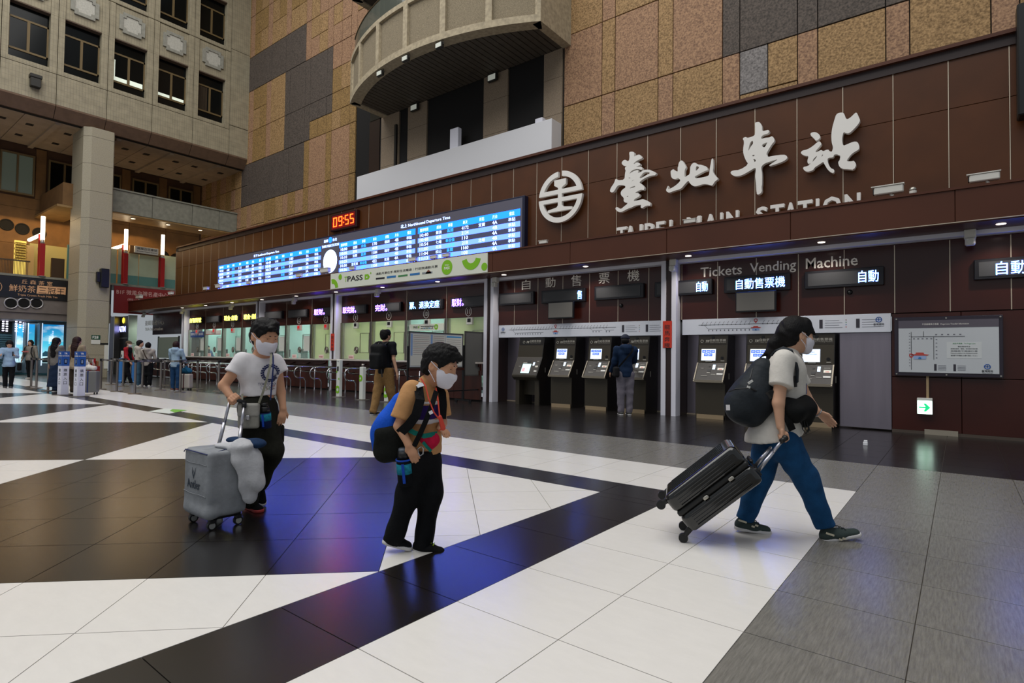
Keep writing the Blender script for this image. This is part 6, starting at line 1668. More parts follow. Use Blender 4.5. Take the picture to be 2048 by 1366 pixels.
def under(px_, py_, label, kind='cam'):
 c = PY(px_, py_, YP - 0.05)
 t = empty('security_camera' if kind == 'cam' else 'dome_camera', (c.x, YP - 0.05, 3.22), label, 'camera', 'cameras under the fascia')
 MB().bbox(c.x - 0.075, c.x + 0.075, YP - 0.13, YP, 3.14, 3.285, 0.01).build('bracket', M_CAMW, t)
 MB().bbox(c.x - 0.065, c.x + 0.065, YP - 0.18, YP - 0.04, 3.03, 3.15, 0.02).build('housing', M_CAMW, t)
 MB().cyl((c.x, YP - 0.19, 3.08), (c.x, YP - 0.17, 3.08), 0.04, n=14).build('lens', M_SILV, t)
for (px_, py_, lab) in ((1348, 524, 'white camera at the head of the post between vending bays'), (992, 556, 'white camera at the head of the post left of the vending machines'), (757, 581, 'white camera above ticket window nine'),
      (590, 602, 'white camera above ticket window six'), (464, 613, 'yellow lit camera above ticket window three'), (366, 622, 'yellow lit camera at the head of the post by window one'), (289, 630, 'small camera above the information office'), (1940, 466, 'white camera under the fascia near the right edge')):
 under(px_, py_, lab)
c = PY(2043, 90, YS - 0.3)
t = empty('wall_speaker', (c.x, YS - 0.15, 5.9), 'black column loudspeaker at the upper right edge', 'speaker')
MB().bbox(c.x - 0.05, c.x + 0.25, YS - 0.35, YS - 0.04, 4.9, 6.6, 0.02).build('cabinet', M_BLACK, t)
MB().box(c.x + 0.05, c.x + 0.15, YS - 0.05, YS, 5.5, 6.0).build('bracket', M_BLACK, t)
# ================================================================== soft-form modelling (distance fields meshed by surface nets)
f32 = np.float32
def V(*a): return Vector(a)
class Field:
 def __init__(s, h=0.006):
  s.h = h; s.ops = []
 def cap(s, a, b, ra, rb=None, k=0.02, flat=None, cut0=False, cut1=False):
  """tapered limb from a to b; flat=(direction, factor) makes it thinner along a direction"""
  s.ops.append(('cap', Vector(a), Vector(b), ra, ra if rb is None else rb, k, flat, cut0, cut1)); return s
 def ell(s, c, r, axes=None, k=0.02):
  s.ops.append(('ell', Vector(c), r, axes, k)); return s
 def rbox(s, c, hf, axes, r, k=0.01):
  s.ops.append(('rbox', Vector(c), hf, axes, r, k)); return s
 def sub(s):
  s.ops[-1] = ('sub',) + s.ops[-1]; return s
 def plane(s, p, n):
  """keeps the side n points away from"""
  s.ops.append(('plane', Vector(p), Vector(n).normalized())); return s
 def noise(s, amp, freq, seed=0):
  s.ops.append(('noise', amp, freq, seed)); return s
 def _bb(s, op):
  if op[0] == 'sub': op = op[1:]
  if op[0] == 'cap':
   _, a, b, ra, rb, k = op[:6]
   r = max(ra, rb) * (max(1, op[6][1]) if op[6] else 1)
   lo = [min(a[i], b[i]) - r for i in range(3)]; hi = [max(a[i], b[i]) + r for i in range(3)]
  elif op[0] == 'ell':
   r = max(op[2]); lo = [op[1][i] - r for i in range(3)]; hi = [op[1][i] + r for i in range(3)]
  elif op[0] == 'rbox':
   r = math.sqrt(sum(v * v for v in op[2])); lo = [op[1][i] - r for i in range(3)]; hi = [op[1][i] + r for i in range(3)]
  else:
   return None
  return np.array(lo), np.array(hi)
 @staticmethod
 def _dist(op, X, Y, Z):
  if op[0] == 'cap':
   _, a, b, ra, rb, k, flat, c0, c1 = op
   px, py, pz = X - f32(a.x), Y - f32(a.y), Z - f32(a.z)
   ab = b - a
   L2 = max(ab.length_squared, 1e-9)
   t = (px * f32(ab.x) + py * f32(ab.y) + pz * f32(ab.z)) / f32(L2)
   tt = np.clip(t, 0, 1)
   qx, qy, qz = px - tt * f32(ab.x), py - tt * f32(ab.y), pz - tt * f32(ab.z)
   if flat:
    d = Vector(flat[0]).normalized(); fc = flat[1]
    s_ = qx * f32(d.x) + qy * f32(d.y) + qz * f32(d.z)
    g = f32(1.0 / fc - 1.0)
    qx, qy, qz = qx + s_ * g * f32(d.x), qy + s_ * g * f32(d.y), qz + s_ * g * f32(d.z)
   r = f32(ra) + f32(rb - ra) * tt
   out = np.sqrt(qx * qx + qy * qy + qz * qz) - r
   if flat and flat[1] < 1: out = out * f32(max(flat[1], 0.6))
   L = math.sqrt(L2)
   if c0: out = np.maximum(out, -t * f32(L))
   if c1: out = np.maximum(out, (t - 1) * f32(L))
   return out
  if op[0] == 'ell':
   _, c, r, ax, k = op
   px, py, pz = X - f32(c.x), Y - f32(c.y), Z - f32(c.z)
   if ax:
    u = [px * f32(e.x) + py * f32(e.y) + pz * f32(e.z) for e in ax]
   else:
    u = [px, py, pz]
   q = np.sqrt((u[0] / f32(r[0])) ** 2 + (u[1] / f32(r[1])) ** 2 + (u[2] / f32(r[2])) ** 2)
   return (q - 1) * f32(min(r))
  if op[0] == 'rbox':
   _, c, hf, ax, rr, k = op
   px, py, pz = X - f32(c.x), Y - f32(c.y), Z - f32(c.z)
   u = [np.abs(px * f32(e.x) + py * f32(e.y) + pz * f32(e.z)) - f32(h_ - rr) for e, h_ in zip(ax, hf)]
   o = np.sqrt(sum(np.maximum(q, 0) ** 2 for q in u))
   return o + np.minimum(np.maximum(np.maximum(u[0], u[1]), u[2]), 0) - f32(rr)
 def mesh(s, name='soft'):
  h = s.h
  bbs = [s._bb(o) for o in s.ops if o[0] not in ('sub', 'plane', 'noise')]
  lo = np.min([b[0] for b in bbs], axis=0) - 3 * h - 0.01
  hi = np.max([b[1] for b in bbs], axis=0) + 3 * h + 0.01
  n = np.ceil((hi - lo) / h).astype(int) + 1
  gx = (lo[0] + np.arange(n[0]) * h).astype(f32); gy = (lo[1] + np.arange(n[1]) * h).astype(f32); gz = (lo[2] + np.arange(n[2]) * h).astype(f32)
  F = np.full(n, 0.2, dtype=f32)
  for o in s.ops:
   if o[0] == 'plane':
    d = (gx[:, None, None] - o[1].x) * o[2].x + (gy[None, :, None] - o[1].y) * o[2].y + (gz[None, None, :] - o[1].z) * o[2].z
    np.maximum(F, d.astype(f32), out=F); continue
   if o[0] == 'noise':
    rng = np.random.RandomState(o[3])
    acc = 0
    for q in range(5):
     d = rng.normal(size=3); d /= np.linalg.norm(d)
     ph = rng.uniform(0, 6.28); fq = o[2] * (0.7 + 0.8 * rng.rand())
     acc = acc + np.sin(fq * (gx[:, None, None] * d[0] + gy[None, :, None] * d[1] + gz[None, None, :] * d[2]) + ph + 1.3 * np.sin(0.6 * fq * (gx[:, None, None] * d[1] - gz[None, None, :] * d[0])))
    F += (o[1] / 2.5 * acc).astype(f32); continue
   sub = o[0] == 'sub'
   op = o[1:] if sub else o
   k = op[5] if op[0] == 'cap' else op[4] if op[0] == 'ell' else op[5]
   blo, bhi = s._bb(o)
   m = 0.03 + k
   i0 = np.maximum(np.floor((blo - m - lo) / h).astype(int), 0); i1 = np.minimum(np.ceil((bhi + m - lo) / h).astype(int) + 1, n)
   if np.any(i1 <= i0): continue
   sl = tuple(slice(a, b) for a, b in zip(i0, i1))
   D = s._dist(op, gx[sl[0]][:, None, None], gy[sl[1]][None, :, None], gz[sl[2]][None, None, :]).astype(f32)
   A = F[sl]
   if sub:
    D = -D
    hh = np.maximum(f32(k) - np.abs(A - D), 0) / f32(max(k, 1e-6))
    F[sl] = np.maximum(A, D) + hh * hh * f32(k * 0.25)
   else:
    hh = np.maximum(f32(k) - np.abs(A - D), 0) / f32(max(k, 1e-6))
    F[sl] = np.minimum(A, D) - hh * hh * f32(k * 0.25)
  return surface_nets(F, lo, h, name)
def surface_nets(F, lo, h, name):
 F[0], F[-1] = 0.1, 0.1
 F[:, 0], F[:, -1] = 0.1, 0.1
 F[:, :, 0], F[:, :, -1] = 0.1, 0.1
 I = F < 0
 nx, ny, nz = F.shape
 cnt = np.zeros((nx - 1, ny - 1, nz - 1), dtype=np.int8)
 for dx in (0, 1):
  for dy in (0, 1):
   for dz in (0, 1):
    cnt += I[dx:nx - 1 + dx, dy:ny - 1 + dy, dz:nz - 1 + dz]
 act = (cnt > 0) & (cnt < 8)
 cells = np.argwhere(act)
 m = len(cells)
 me = bpy.data.meshes.new(name)
 if m == 0: return me
 acc = np.zeros((m, 3)); num = np.zeros(m)
 cs = [(0, 0, 0), (1, 0, 0), (0, 1, 0), (1, 1, 0), (0, 0, 1), (1, 0, 1), (0, 1, 1), (1, 1, 1)]
 val = np.stack([F[cells[:, 0] + c[0], cells[:, 1] + c[1], cells[:, 2] + c[2]] for c in cs], 1).astype(np.float64)
 for a in range(8):
  for b in range(a + 1, 8):
   if sum(abs(cs[a][q] - cs[b][q]) for q in range(3)) != 1: continue
   x = (val[:, a] < 0) != (val[:, b] < 0)
   t = np.where(x, val[:, a] / np.where(x, val[:, a] - val[:, b], 1), 0)
   p = np.array(cs[a])[None, :] + t[:, None] * (np.array(cs[b]) - np.array(cs[a]))[None, :]
   acc += p * x[:, None]; num += x
 verts = (cells + acc / num[:, None]) * h + lo
 idx = np.full((nx - 1, ny - 1, nz - 1), -1, dtype=np.int32)
 idx[cells[:, 0], cells[:, 1], cells[:, 2]] = np.arange(m)
 quads = []
 for ax in range(3):
  o1, o2 = (ax + 1) % 3, (ax + 2) % 3
  sa = [slice(None)] * 3; sb = [slice(None)] * 3
  sa[ax] = slice(0, -1); sb[ax] = slice(1, None)
  A, B = I[tuple(sa)], I[tuple(sb)]
  e = np.argwhere(A != B)
  ins = A[e[:, 0], e[:, 1], e[:, 2]]
  q = []
  for (d1, d2) in ((0, 0), (-1, 0), (-1, -1), (0, -1)):
   c = e.copy(); c[:, o1] += d1; c[:, o2] += d2
   q.append(idx[c[:, 0], c[:, 1], c[:, 2]])
  q = np.stack(q, 1)
  q[~ins] = q[~ins][:, ::-1]
  quads.append(q)
 quads = np.concatenate(quads)
 quads = quads[(quads >= 0).all(1)]
 me.vertices.add(m)
 me.vertices.foreach_set('co', verts.astype(f32).ravel())
 nq = len(quads)
 me.loops.add(nq * 4)
 me.loops.foreach_set('vertex_index', quads.astype(np.int32).ravel())
 me.polygons.add(nq)
 me.polygons.foreach_set('loop_start', np.arange(nq, dtype=np.int32) * 4)
 me.update(calc_edges=True)
 me.validate()
 co = verts.copy()
 ed = np.empty(len(me.edges) * 2, dtype=np.int32); me.edges.foreach_get('vertices', ed); ed = ed.reshape(-1, 2)
 for it in range(2):
  s_ = np.zeros_like(co); c_ = np.zeros(len(co))
  np.add.at(s_, ed[:, 0], co[ed[:, 1]]); np.add.at(s_, ed[:, 1], co[ed[:, 0]])
  np.add.at(c_, ed[:, 0], 1); np.add.at(c_, ed[:, 1], 1)
  co = co * 0.5 + 0.5 * s_ / np.maximum(c_, 1)[:, None]
 me.vertices.foreach_set('co', co.astype(f32).ravel())
 me.polygons.foreach_set('use_smooth', np.ones(nq, dtype=bool))
 me.update()
 return me
def soft(name, F, m, parent=None, loc=None, **kw):
 return link(name, F.mesh(name), m, parent, loc, **kw)
def cloth(name, col, rough=0.85, noise=0.12, ns=30, bump=0.25, bs=90):
 return mat(name, col, rough, spec=0.2, noise=noise, nscale=ns, bump=bump, bscale=bs)
M_SKIN = mat('skin', 'c08f70', 0.55, spec=0.35)
M_SKIN2 = mat('skin_light', 'c99c80', 0.55, spec=0.35)
M_HAIR = mat('hair_black', '0b090a', 0.6, spec=0.22, bump=0.5, bscale=150, nstretch=(1, 1, 0.25))
M_HAIRB = mat('hair_brown', '2a1512', 0.6, spec=0.25, bump=0.5, bscale=150, nstretch=(1, 1, 0.2))
M_MASK = mat('mask_white', 'd6d3dc', 0.8, spec=0.2)
M_EYE = mat('eye_dark', '0c0908', 0.25)
M_BROW = mat('brow', '1c1412', 0.8)
M_SOLE = mat('sole_white', 'c9c6c6', 0.6)
class Pose:
 """joints read off the photograph at a standing place; d is metres away from (+) or towards (-) the viewer"""
 def __init__(s, base_px, facing, floor_px=None, h=0.006):
  s.base = PF(*base_px)
  s.depth = depth_of(s.base)
  s.base.z = 0
  r, fw = _r.copy(), Vector((_f.x, _f.y, 0)).normalized()
  s.r, s.fw = r, fw
  s.facing = (r * facing[0] + fw * facing[1]).normalized()
  s.right = Vector((s.facing.y, -s.facing.x, 0))           # the person's own right hand side
  s.h = h
 def J(s, px, py, d=0.0):
  return PD(px, py, s.depth + d)
def basis(fwd, up):
 f_ = Vector(fwd).normalized(); r_ = f_.cross(Vector(up)).normalized(); u_ = r_.cross(f_)
 return r_, f_, u_
def hand(F, wrist, tip, palm_n, r=0.0085, spread=0.6, curl=0.3, thumb=1, scale=1.0):
 """palm, four fingers of unequal length and a thumb from the side of the palm"""
 ax = (tip - wrist); L = ax.length; ax.normalize()
 n = Vector(palm_n); n = (n - ax * n.dot(ax)).normalized()
 sd = ax.cross(n)
 pc = wrist + ax * L * 0.28
 F.cap(wrist, wrist + ax * L * 0.42, 0.024 * scale, 0.033 * scale, 0.012, (n, 0.5))
 for i, (o, ln) in enumerate(((-1.5, 0.50), (-0.5, 0.58), (0.5, 0.55), (1.5, 0.44))):
  b = wrist + ax * L * 0.42 + sd * o * 0.0165 * scale
  d1 = (ax + sd * o * 0.06 * spread + n * curl * 0.5).normalized()
  d2 = (ax + n * curl * 1.6).normalized()
  d3 = (ax + n * curl * 3.0).normalized()
  l = L * ln
  p1 = b + d1 * l * 0.45; p2 = p1 + d2 * l * 0.33; p3 = p2 + d3 * l * 0.24
  F.cap(b, p1, r * scale * 1.08, r * scale, 0.004); F.cap(p1, p2, r * scale, r * scale * 0.92, 0.003); F.cap(p2, p3, r * scale * 0.92, r * scale * 0.8, 0.003)
 tb = wrist + ax * L * 0.15 + sd * thumb * 0.024 * scale
 t1 = tb + (ax * 0.65 + sd * thumb * 0.6 + n * 0.35).normalized() * L * 0.24
 t2 = t1 + (ax * 0.95 + sd * thumb * 0.1 + n * 0.3).normalized() * L * 0.2
 F.cap(tb, t1, r * scale * 1.3, r * scale * 1.1, 0.008); F.cap(t1, t2, r * scale * 1.1, r * scale * 0.85, 0.003)
def grip(F, wrist, bar, bar_dir, r=0.0088, scale=1.0, out=None):
 """a fist whose fingers wrap around a bar"""
 ax = (bar - wrist); ax.normalize()
 bd = Vector(bar_dir); bd = (bd - ax * bd.dot(ax)).normalized()
 n = bd.cross(ax)
 if out is not None and n.dot(out) < 0: n = -n
 F.cap(wrist, bar - ax * 0.012, 0.024 * scale, 0.034 * scale, 0.012, (n, 0.62))
 for i, o in enumerate((-1.5, -0.5, 0.5, 1.5)):
  c = bar + bd * o * 0.0185 * scale
  R = 0.024 * scale
  pts = [c + (ax * math.cos(a) + n * math.sin(a)) * R for a in (math.pi * 0.62, math.pi * 0.30, 0.0, -math.pi * 0.32, -math.pi * 0.62)]
  pts[0] = pts[0] - ax * 0.012
  for p, q in zip(pts[:-1], pts[1:]):
   F.cap(p, q, r * scale, r * scale * 0.96, 0.003)
 tb = wrist + ax * 0.02 - bd * 0.026 * scale
 F.cap(tb, bar - bd * 0.036 * scale - n * 0.014, r * 1.3 * scale, r * 1.1 * scale, 0.006)
 F.cap(bar - bd * 0.036 * scale - n * 0.014, bar - bd * 0.012 * scale - n * 0.026 + ax * 0.008, r * 1.1 * scale, r * 0.9 * scale, 0.004)
def head_prims(F, c, fwd, up, s=1.0):
 r_, f_, u_ = basis(fwd, up)
 ax = (r_, f_, u_)
 F.ell(c + u_ * 0.022 * s - f_ * 0.008 * s, (0.073 * s, 0.092 * s, 0.088 * s), ax, 0.02)
 F.ell(c - u_ * 0.022 * s + f_ * 0.022 * s, (0.062 * s, 0.066 * s, 0.074 * s), ax, 0.03)
 F.ell(c - u_ * 0.072 * s + f_ * 0.048 * s, (0.034 * s, 0.032 * s, 0.026 * s), ax, 0.03)
 F.cap(c + u_ * 0.012 * s + f_ * 0.078 * s, c - u_ * 0.022 * s + f_ * 0.095 * s, 0.008 * s, 0.0125 * s, 0.012)
 F.ell(c + u_ * 0.028 * s + f_ * 0.076 * s, (0.05 * s, 0.012 * s, 0.010 * s), ax, 0.015)
 for sg in (-1, 1):
  F.ell(c + r_ * sg * 0.030 * s + u_ * 0.010 * s + f_ * 0.082 * s, (0.016 * s, 0.010 * s, 0.011 * s), ax, 0.004).sub()
  F.ell(c + r_ * sg * 0.030 * s + u_ * 0.010 * s + f_ * 0.073 * s, (0.014 * s, 0.009 * s, 0.009 * s), ax, 0.004)
  F.ell(c + r_ * sg * 0.074 * s - u_ * 0.004 * s - f_ * 0.012 * s, (0.010 * s, 0.019 * s, 0.030 * s), ax, 0.008)
  F.ell(c + r_ * sg * 0.082 * s - u_ * 0.002 * s - f_ * 0.006 * s, (0.005 * s, 0.009 * s, 0.017 * s), ax, 0.004).sub()
  F.ell(c + r_ * sg * 0.034 * s - u_ * 0.018 * s + f_ * 0.066 * s, (0.022 * s, 0.016 * s, 0.02 * s), ax, 0.02)
 F.ell(c - u_ * 0.050 * s + f_ * 0.078 * s, (0.020 * s, 0.010 * s, 0.008 * s), ax, 0.008)
def face_details(par, c, fwd, up, s=1.0, mask=True, lips=False):
 r_, f_, u_ = basis(fwd, up)
 ax = (r_, f_, u_)
 for sg in (-1, 1):
  e = Field(0.003 * s)
  e.ell(c + r_ * sg * 0.030 * s + u_ * 0.009 * s + f_ * 0.0765 * s, (0.0115 * s, 0.007 * s, 0.0055 * s), ax, 0.001)
  soft('eye', e, M_EYE, par)
  b = Field(0.003 * s)
  b.cap(c + r_ * sg * 0.014 * s + u_ * 0.029 * s + f_ * 0.089 * s, c + r_ * sg * 0.045 * s + u_ * 0.032 * s + f_ * 0.078 * s, 0.0042 * s, 0.003 * s)
  soft('eyebrow', b, M_BROW, par)
 if lips:
  l = Field(0.003 * s)
  l.ell(c - u_ * 0.050 * s + f_ * 0.086 * s, (0.022 * s, 0.006 * s, 0.006 * s), ax, 0.001)
  soft('lips', l, mat('lips', '9a5548', 0.5), par)
 if mask:
  g = Field(0.004)
  g.ell(c - u_ * 0.034 * s + f_ * 0.026 * s, (0.072 * s, 0.078 * s, 0.078 * s), ax, 0.01)
  g.cap(c - u_ * 0.006 * s + f_ * 0.094 * s, c - u_ * 0.035 * s + f_ * 0.100 * s, 0.013 * s, 0.016 * s, 0.03)
  g.ell(c - u_ * 0.080 * s + f_ * 0.048 * s, (0.045 * s, 0.046 * s, 0.032 * s), ax, 0.03)
  g.plane(c - u_ * 0.008 * s + f_ * 0.06 * s, u_ + f_ * 0.12)
  g.plane(c + f_ * 0.022 * s - u_ * 0.02 * s, -f_ - u_ * 0.25)
  g.plane(c - u_ * 0.098 * s, -u_ - f_ * 0.1)
  soft('face_mask', g, M_MASK, par)
  for sg in (-1, 1):
   for (du, dv) in ((-0.012, 0.02), (-0.080, -0.028)):
    a = c + r_ * sg * 0.066 * s + u_ * du * s + f_ * (0.042 if du > -0.05 else 0.03) * s
    mid = c + r_ * sg * 0.079 * s + u_ * (du + dv) * 0.5 * s + f_ * 0.01 * s
    b_ = c + r_ * sg * 0.084 * s + u_ * dv * s - f_ * 0.02 * s
    MB().tube([a, mid, b_], 0.0022 * s, 5).build('ear_loop', M_MASK, par)
def shoe(par, heel, toe, w=0.045, m=None, sole=None, name='shoe', hh=0.075, laces=None, up=None, fine=0.005):
 """heel and toe: bottom points of the sole"""
 m = m or M_BLACK; sole = sole or M_SOLE
 heel, toe = Vector(heel), Vector(toe)
 ax = (toe - heel); L = ax.length; ax.normalize()
 u = Vector((0, 0, 1)); u = (u - ax * u.dot(ax)).normalized()
 sd = ax.cross(u)
 G = Field(fine)
 G.cap(heel + ax * w * 0.9 + u * 0.035, heel + ax * L * 0.45 + u * 0.035, w * 0.85, w * 0.9, 0.03, (u, 0.95))
 G.cap(heel + ax * L * 0.45 + u * 0.03, toe - ax * w * 0.9 + u * 0.025, w * 0.95, w * 0.85, 0.03, (u, 0.75))
 G.cap(heel + ax * w * 0.95 + u * 0.04, heel + ax * (w * 1.0 + 0.01) + u * hh, w * 0.78, w * 0.75, 0.03)
 G.plane(heel + u * 0.014, -u)
 s_ = soft(name, G, m, par)
 S = Field(fine)
 S.cap(heel + ax * w * 0.9 + u * 0.012, toe - ax * w * 0.85 + u * 0.012, w * 0.98, w * 0.96, 0.01, (u, 1.0))
 S.plane(heel + u * 0.024, u); S.plane(heel, -u)
 soft('sole', S, sole, s_)
 if laces:
  for q in range(4):
   c = heel + ax * (L * (0.42 + 0.07 * q)) + u * (0.094 - 0.011 * q)
   MB().tube([c - sd * 0.022, c + u * 0.006, c + sd * 0.022], 0.0035, 5).build('lace', laces, s_)
 return s_
Z3 = Vector((0, 0, 1))
from mathutils.bvhtree import BVHTree
def drape(o_target, me, direction, off=0.003):
 """lay a flat print on the surface of a garment, along direction"""
 mw = Matrix.Translation(wloc(o_target))
 tv = [mw @ v.co for v in o_target.data.vertices]
 bvh = BVHTree.FromPolygons(tv, [tuple(p.vertices) for p in o_target.data.polygons])
 d = Vector(direction).normalized()
 for v in me.vertices:
  hit = bvh.ray_cast(v.co - d * 0.5, d)
  if hit[0] is not None:
   v.co = hit[0] - d * off
def torso(F, sl, sr, pel, facing, rs, rw, rp, k=0.05, flat=0.7, inf=0.0, waist=None):
 ch = (sl + sr) / 2
 lat = (sr - sl)
 up = (ch - pel).normalized()
 c = ch - up * 0.07
 F.cap(c - lat * 0.20, c + lat * 0.20, rs * 0.82 + inf, rs * 0.82 + inf, k, (facing, flat + 0.12))
 F.cap(c - up * 0.03, pel + up * 0.04, rs + inf, rw + inf, k, (facing, flat))
 F.cap(pel + up * 0.06, pel - up * 0.02, rw + inf, rp + inf, k, (facing, flat + 0.05))
 F.cap(sl - up * 0.012, sr - up * 0.012, rs * 0.40 + inf, rs * 0.40 + inf, k)
def leg(F, pts, rads, k=0.03, flat_last=False):
 for i in range(len(pts) - 1):
  F.cap(pts[i], pts[i + 1], rads[i], rads[i + 1], k, None, False, flat_last and i == len(pts) - 2)
M_TSHIRT = cloth('tshirt_white', 'd8d4d6', noise=0.04, bump=0.1)
M_PANTS_OLIVE = cloth('trousers_olive_black', '1f1f18', noise=0.25)
M_PANTS_BLACK = cloth('trousers_black', '0d0e11', noise=0.2)
M_JEANS = cloth('jeans_blue', '17456f', noise=0.25, ns=14, bump=0.3, bs=160)
# ================================================================== boy with the grey suitcase
P1 = Pose((508, 1018), (0.72, -0.69))
J = P1.J
who = empty('person', P1.base, 'boy in white print shirt pulling a grey covered suitcase', 'person')
hd = J(529, 674, -0.02); fw1 = (P1.r * 0.80 - P1.fw * 0.55 - Z3 * 0.30).normalized()
sR, sL = J(484, 722, -0.10), J(552, 724, 0.10)
eR, wR, bar1 = J(447, 771, -0.16), J(460, 791, -0.20), J(469, 798.5, -0.21)
eL, wL, tL = J(562, 785, 0.10), J(566, 818, 0.04), J(562, 851, 0.0)
pel = J(516, 812, 0)
hR, kR, aR = J(504, 818, -0.06), J(504, 905, -0.08), J(500, 992, -0.04)
hL, kL, aL = J(531, 818, 0.06), J(545, 903, 0.0), J(514, 968, 0.12)
B = Field(0.005)
head_prims(B, hd, fw1, Z3, 1.16)
B.cap(J(520, 714, 0.0), hd - Z3 * 0.05 - fw1 * 0.02, 0.05, 0.052, 0.03)
torso(B, sL, sR, pel, P1.facing, 0.11, 0.10, 0.105)
B.cap(sR, eR, 0.042, 0.036, 0.02).cap(eR, wR, 0.036, 0.025, 0.015)
B.cap(sL, eL, 0.042, 0.034, 0.02).cap(eL, wL, 0.034, 0.024, 0.015)
hdir = (J(483, 803, -0.21) - J(465, 797, -0.21)).normalized()
grip(B, wR, bar1, hdir, 0.0095, 1.0, out=-P1.fw)
hand(B, wL, tL, -P1.facing + P1.fw * 0.3, 0.0085, 0.5, 0.28, thumb=1, scale=0.95)
leg(B, [hR, kR, aR], [0.075, 0.05, 0.035]); leg(B, [hL, kL, aL], [0.075, 0.05, 0.035])
soft('body', B, M_SKIN, who)
face_details(who, hd, fw1, Z3, 1.16)
T_ = Field(0.006)
torso(T_, sL, sR, pel + Z3 * 0.03, P1.facing, 0.112, 0.105, 0.118, inf=0.012)
T_.cap(sR + Z3 * 0.005, J(468, 747, -0.13), 0.058, 0.066, 0.03, None, False, True)
T_.cap(sL + Z3 * 0.005, J(560, 745, 0.10), 0.056, 0.066, 0.03, None, False, True)
T_.ell(J(523, 703, -0.02), (0.062, 0.062, 0.05), None, 0.01).sub()
T_.plane(J(516, 790.5, 0), -Z3)
T_.noise(0.0035, 38, 3)
shirt1 = soft('tshirt', T_, M_TSHIRT, who)
L_ = Field(0.006)
L_.cap(J(516, 786), pel - Z3 * 0.02, 0.108, 0.115, 0.03, (P1.facing, 0.8))
leg(L_, [hR, kR, J(500, 1000, -0.05)], [0.098, 0.078, 0.064], 0.04); leg(L_, [hL, kL, J(515, 975, 0.12)], [0.098, 0.080, 0.064], 0.04)
L_.plane(J(516, 786), Z3)
L_.noise(0.005, 30, 5)
soft('trousers', L_, M_PANTS_OLIVE, who)
soft('cargo_pocket', Field(0.006).rbox(J(553, 868, 0.07), (0.05, 0.045, 0.075), basis(P1.facing, Z3), 0.02), M_PANTS_OLIVE, who)
H = Field(0.005)
r1, f1, u1 = basis(fw1, Z3); ax1 = (r1, f1, u1)
H.ell(hd + u1 * 0.045 - f1 * 0.010, (0.097, 0.118, 0.108), ax1, 0.02)
H.ell(hd - u1 * 0.02 - f1 * 0.05, (0.086, 0.066, 0.075), ax1, 0.03)
H.cap(hd + u1 * 0.118 + f1 * 0.05 - r1 * 0.04, hd + u1 * 0.098 + f1 * 0.105 + r1 * 0.03, 0.026, 0.018, 0.03)
H.ell(hd - u1 * 0.038 + f1 * 0.088, (0.090, 0.084, 0.108), ax1, 0.008).sub()
for sg in (-1, 1):
 H.ell(hd + r1 * sg * 0.09 - u1 * 0.012 - f1 * 0.005, (0.03, 0.03, 0.040), ax1, 0.006).sub()
 H.plane
H.plane(hd - u1 * 0.075, -u1)
H.noise(0.0028, 150, 2)
soft('hair', H, M_HAIR, who)
shoe(who, PF(491, 1012), PF(521, 1026), 0.042, cloth('shoe_black', '101012'), mat('sole_red_white', 'a83a38', 0.6), laces=None)
shoe(who, J(508, 990, 0.14), PF(526, 1013), 0.042, cloth('shoe_black', '101012'), M_SOLE)
M_NAVYP = mat('print_navy', '232a55', 0.8)
ctr = J(534, 747, -0.13); pu = (-P1.fw.cross(Z3) * -1).normalized()
pu = P1.r.copy(); pv = Z3
def on_shirt(me, nm, m):
 drape(shirt1, me, P1.fw * 0.9 - P1.r * 0.15, 0.003)
 link(nm, me, m, who)
mb = MB()
for ring, R in ((0, 0.062), (1, 0.049)):
 n_ = 22
 for k in range(n_):
  a_ = 2 * math.pi * (k + 0.5 * ring) / n_
  c = ctr + pu * R * math.cos(a_) * 0.86 + pv * R * math.sin(a_) * 1.05
  tx = pu * -math.sin(a_) + pv * math.cos(a_); rx_ = pu * math.cos(a_) + pv * math.sin(a_)
  mb.add([c - tx * 0.0062 - rx_ * 0.0055, c + tx * 0.0062 - rx_ * 0.0055, c + tx * 0.0062 + rx_ * 0.0055, c - tx * 0.0062 + rx_ * 0.0055], [(0, 1, 2, 3)])
on_shirt(mb.mesh('p'), 'ring_print', M_NAVYP)
tm = text_mesh('TOKYO 2020', 0.0, 0.0)
co = np.array([v.co for v in tm.vertices]); lo, hi = co.min(0), co.max(0)
c0 = J(513, 771.5, -0.13)
for v in tm.vertices:
 v.co = c0 + pu * (v.co.x - lo[0]) / (hi[0] - lo[0]) * 0.125 + pv * (v.co.y - lo[1]) / (hi[1] - lo[1]) * 0.019
tm.materials.clear()
on_shirt(tm, 'word_print', M_NAVYP)
for k in range(5):
 c = J(521 + 4.4 * k, 776.5 + (2.2 if k % 2 else 0), -0.13)
 mb = MB()
 for q in range(20):
  a0, a1 = q * math.pi / 10, (q + 1) * math.pi / 10
  p_ = lambda a, R: c + pu * R * math.cos(a) + pv * R * math.sin(a)
  mb.add([p_(a0, 0.0135), p_(a1, 0.0135), p_(a1, 0.0112), p_(a0, 0.0112)], [(0, 1, 2, 3)])
 on_shirt(mb.mesh('r'), 'small_ring_print', mat('print_ring_%d' % k, ['6a7da0', 'a08a5a', '55555c', '6f8d74', 'a06a6a'][k], 0.8))
bag = empty('crossbody_bag', J(499, 854, -0.17), 'small grey flap bag hanging at the boy\'s hip', 'bag')
bx = basis(P1.facing * 0.3 - P1.fw, Z3)
bc = J(498, 832, -0.16)
soft('pouch', Field(0.004).rbox(bc, (0.074, 0.030, 0.092), bx, 0.018), cloth('bag_grey', '8d8a80', 0.6, noise=0.06), bag)
soft('flap', Field(0.004).rbox(bc + bx[1] * 0.012 + Z3 * 0.045, (0.077, 0.026, 0.052), bx, 0.02), cloth('bag_grey_flap', '94918a', 0.6, noise=0.06), bag)
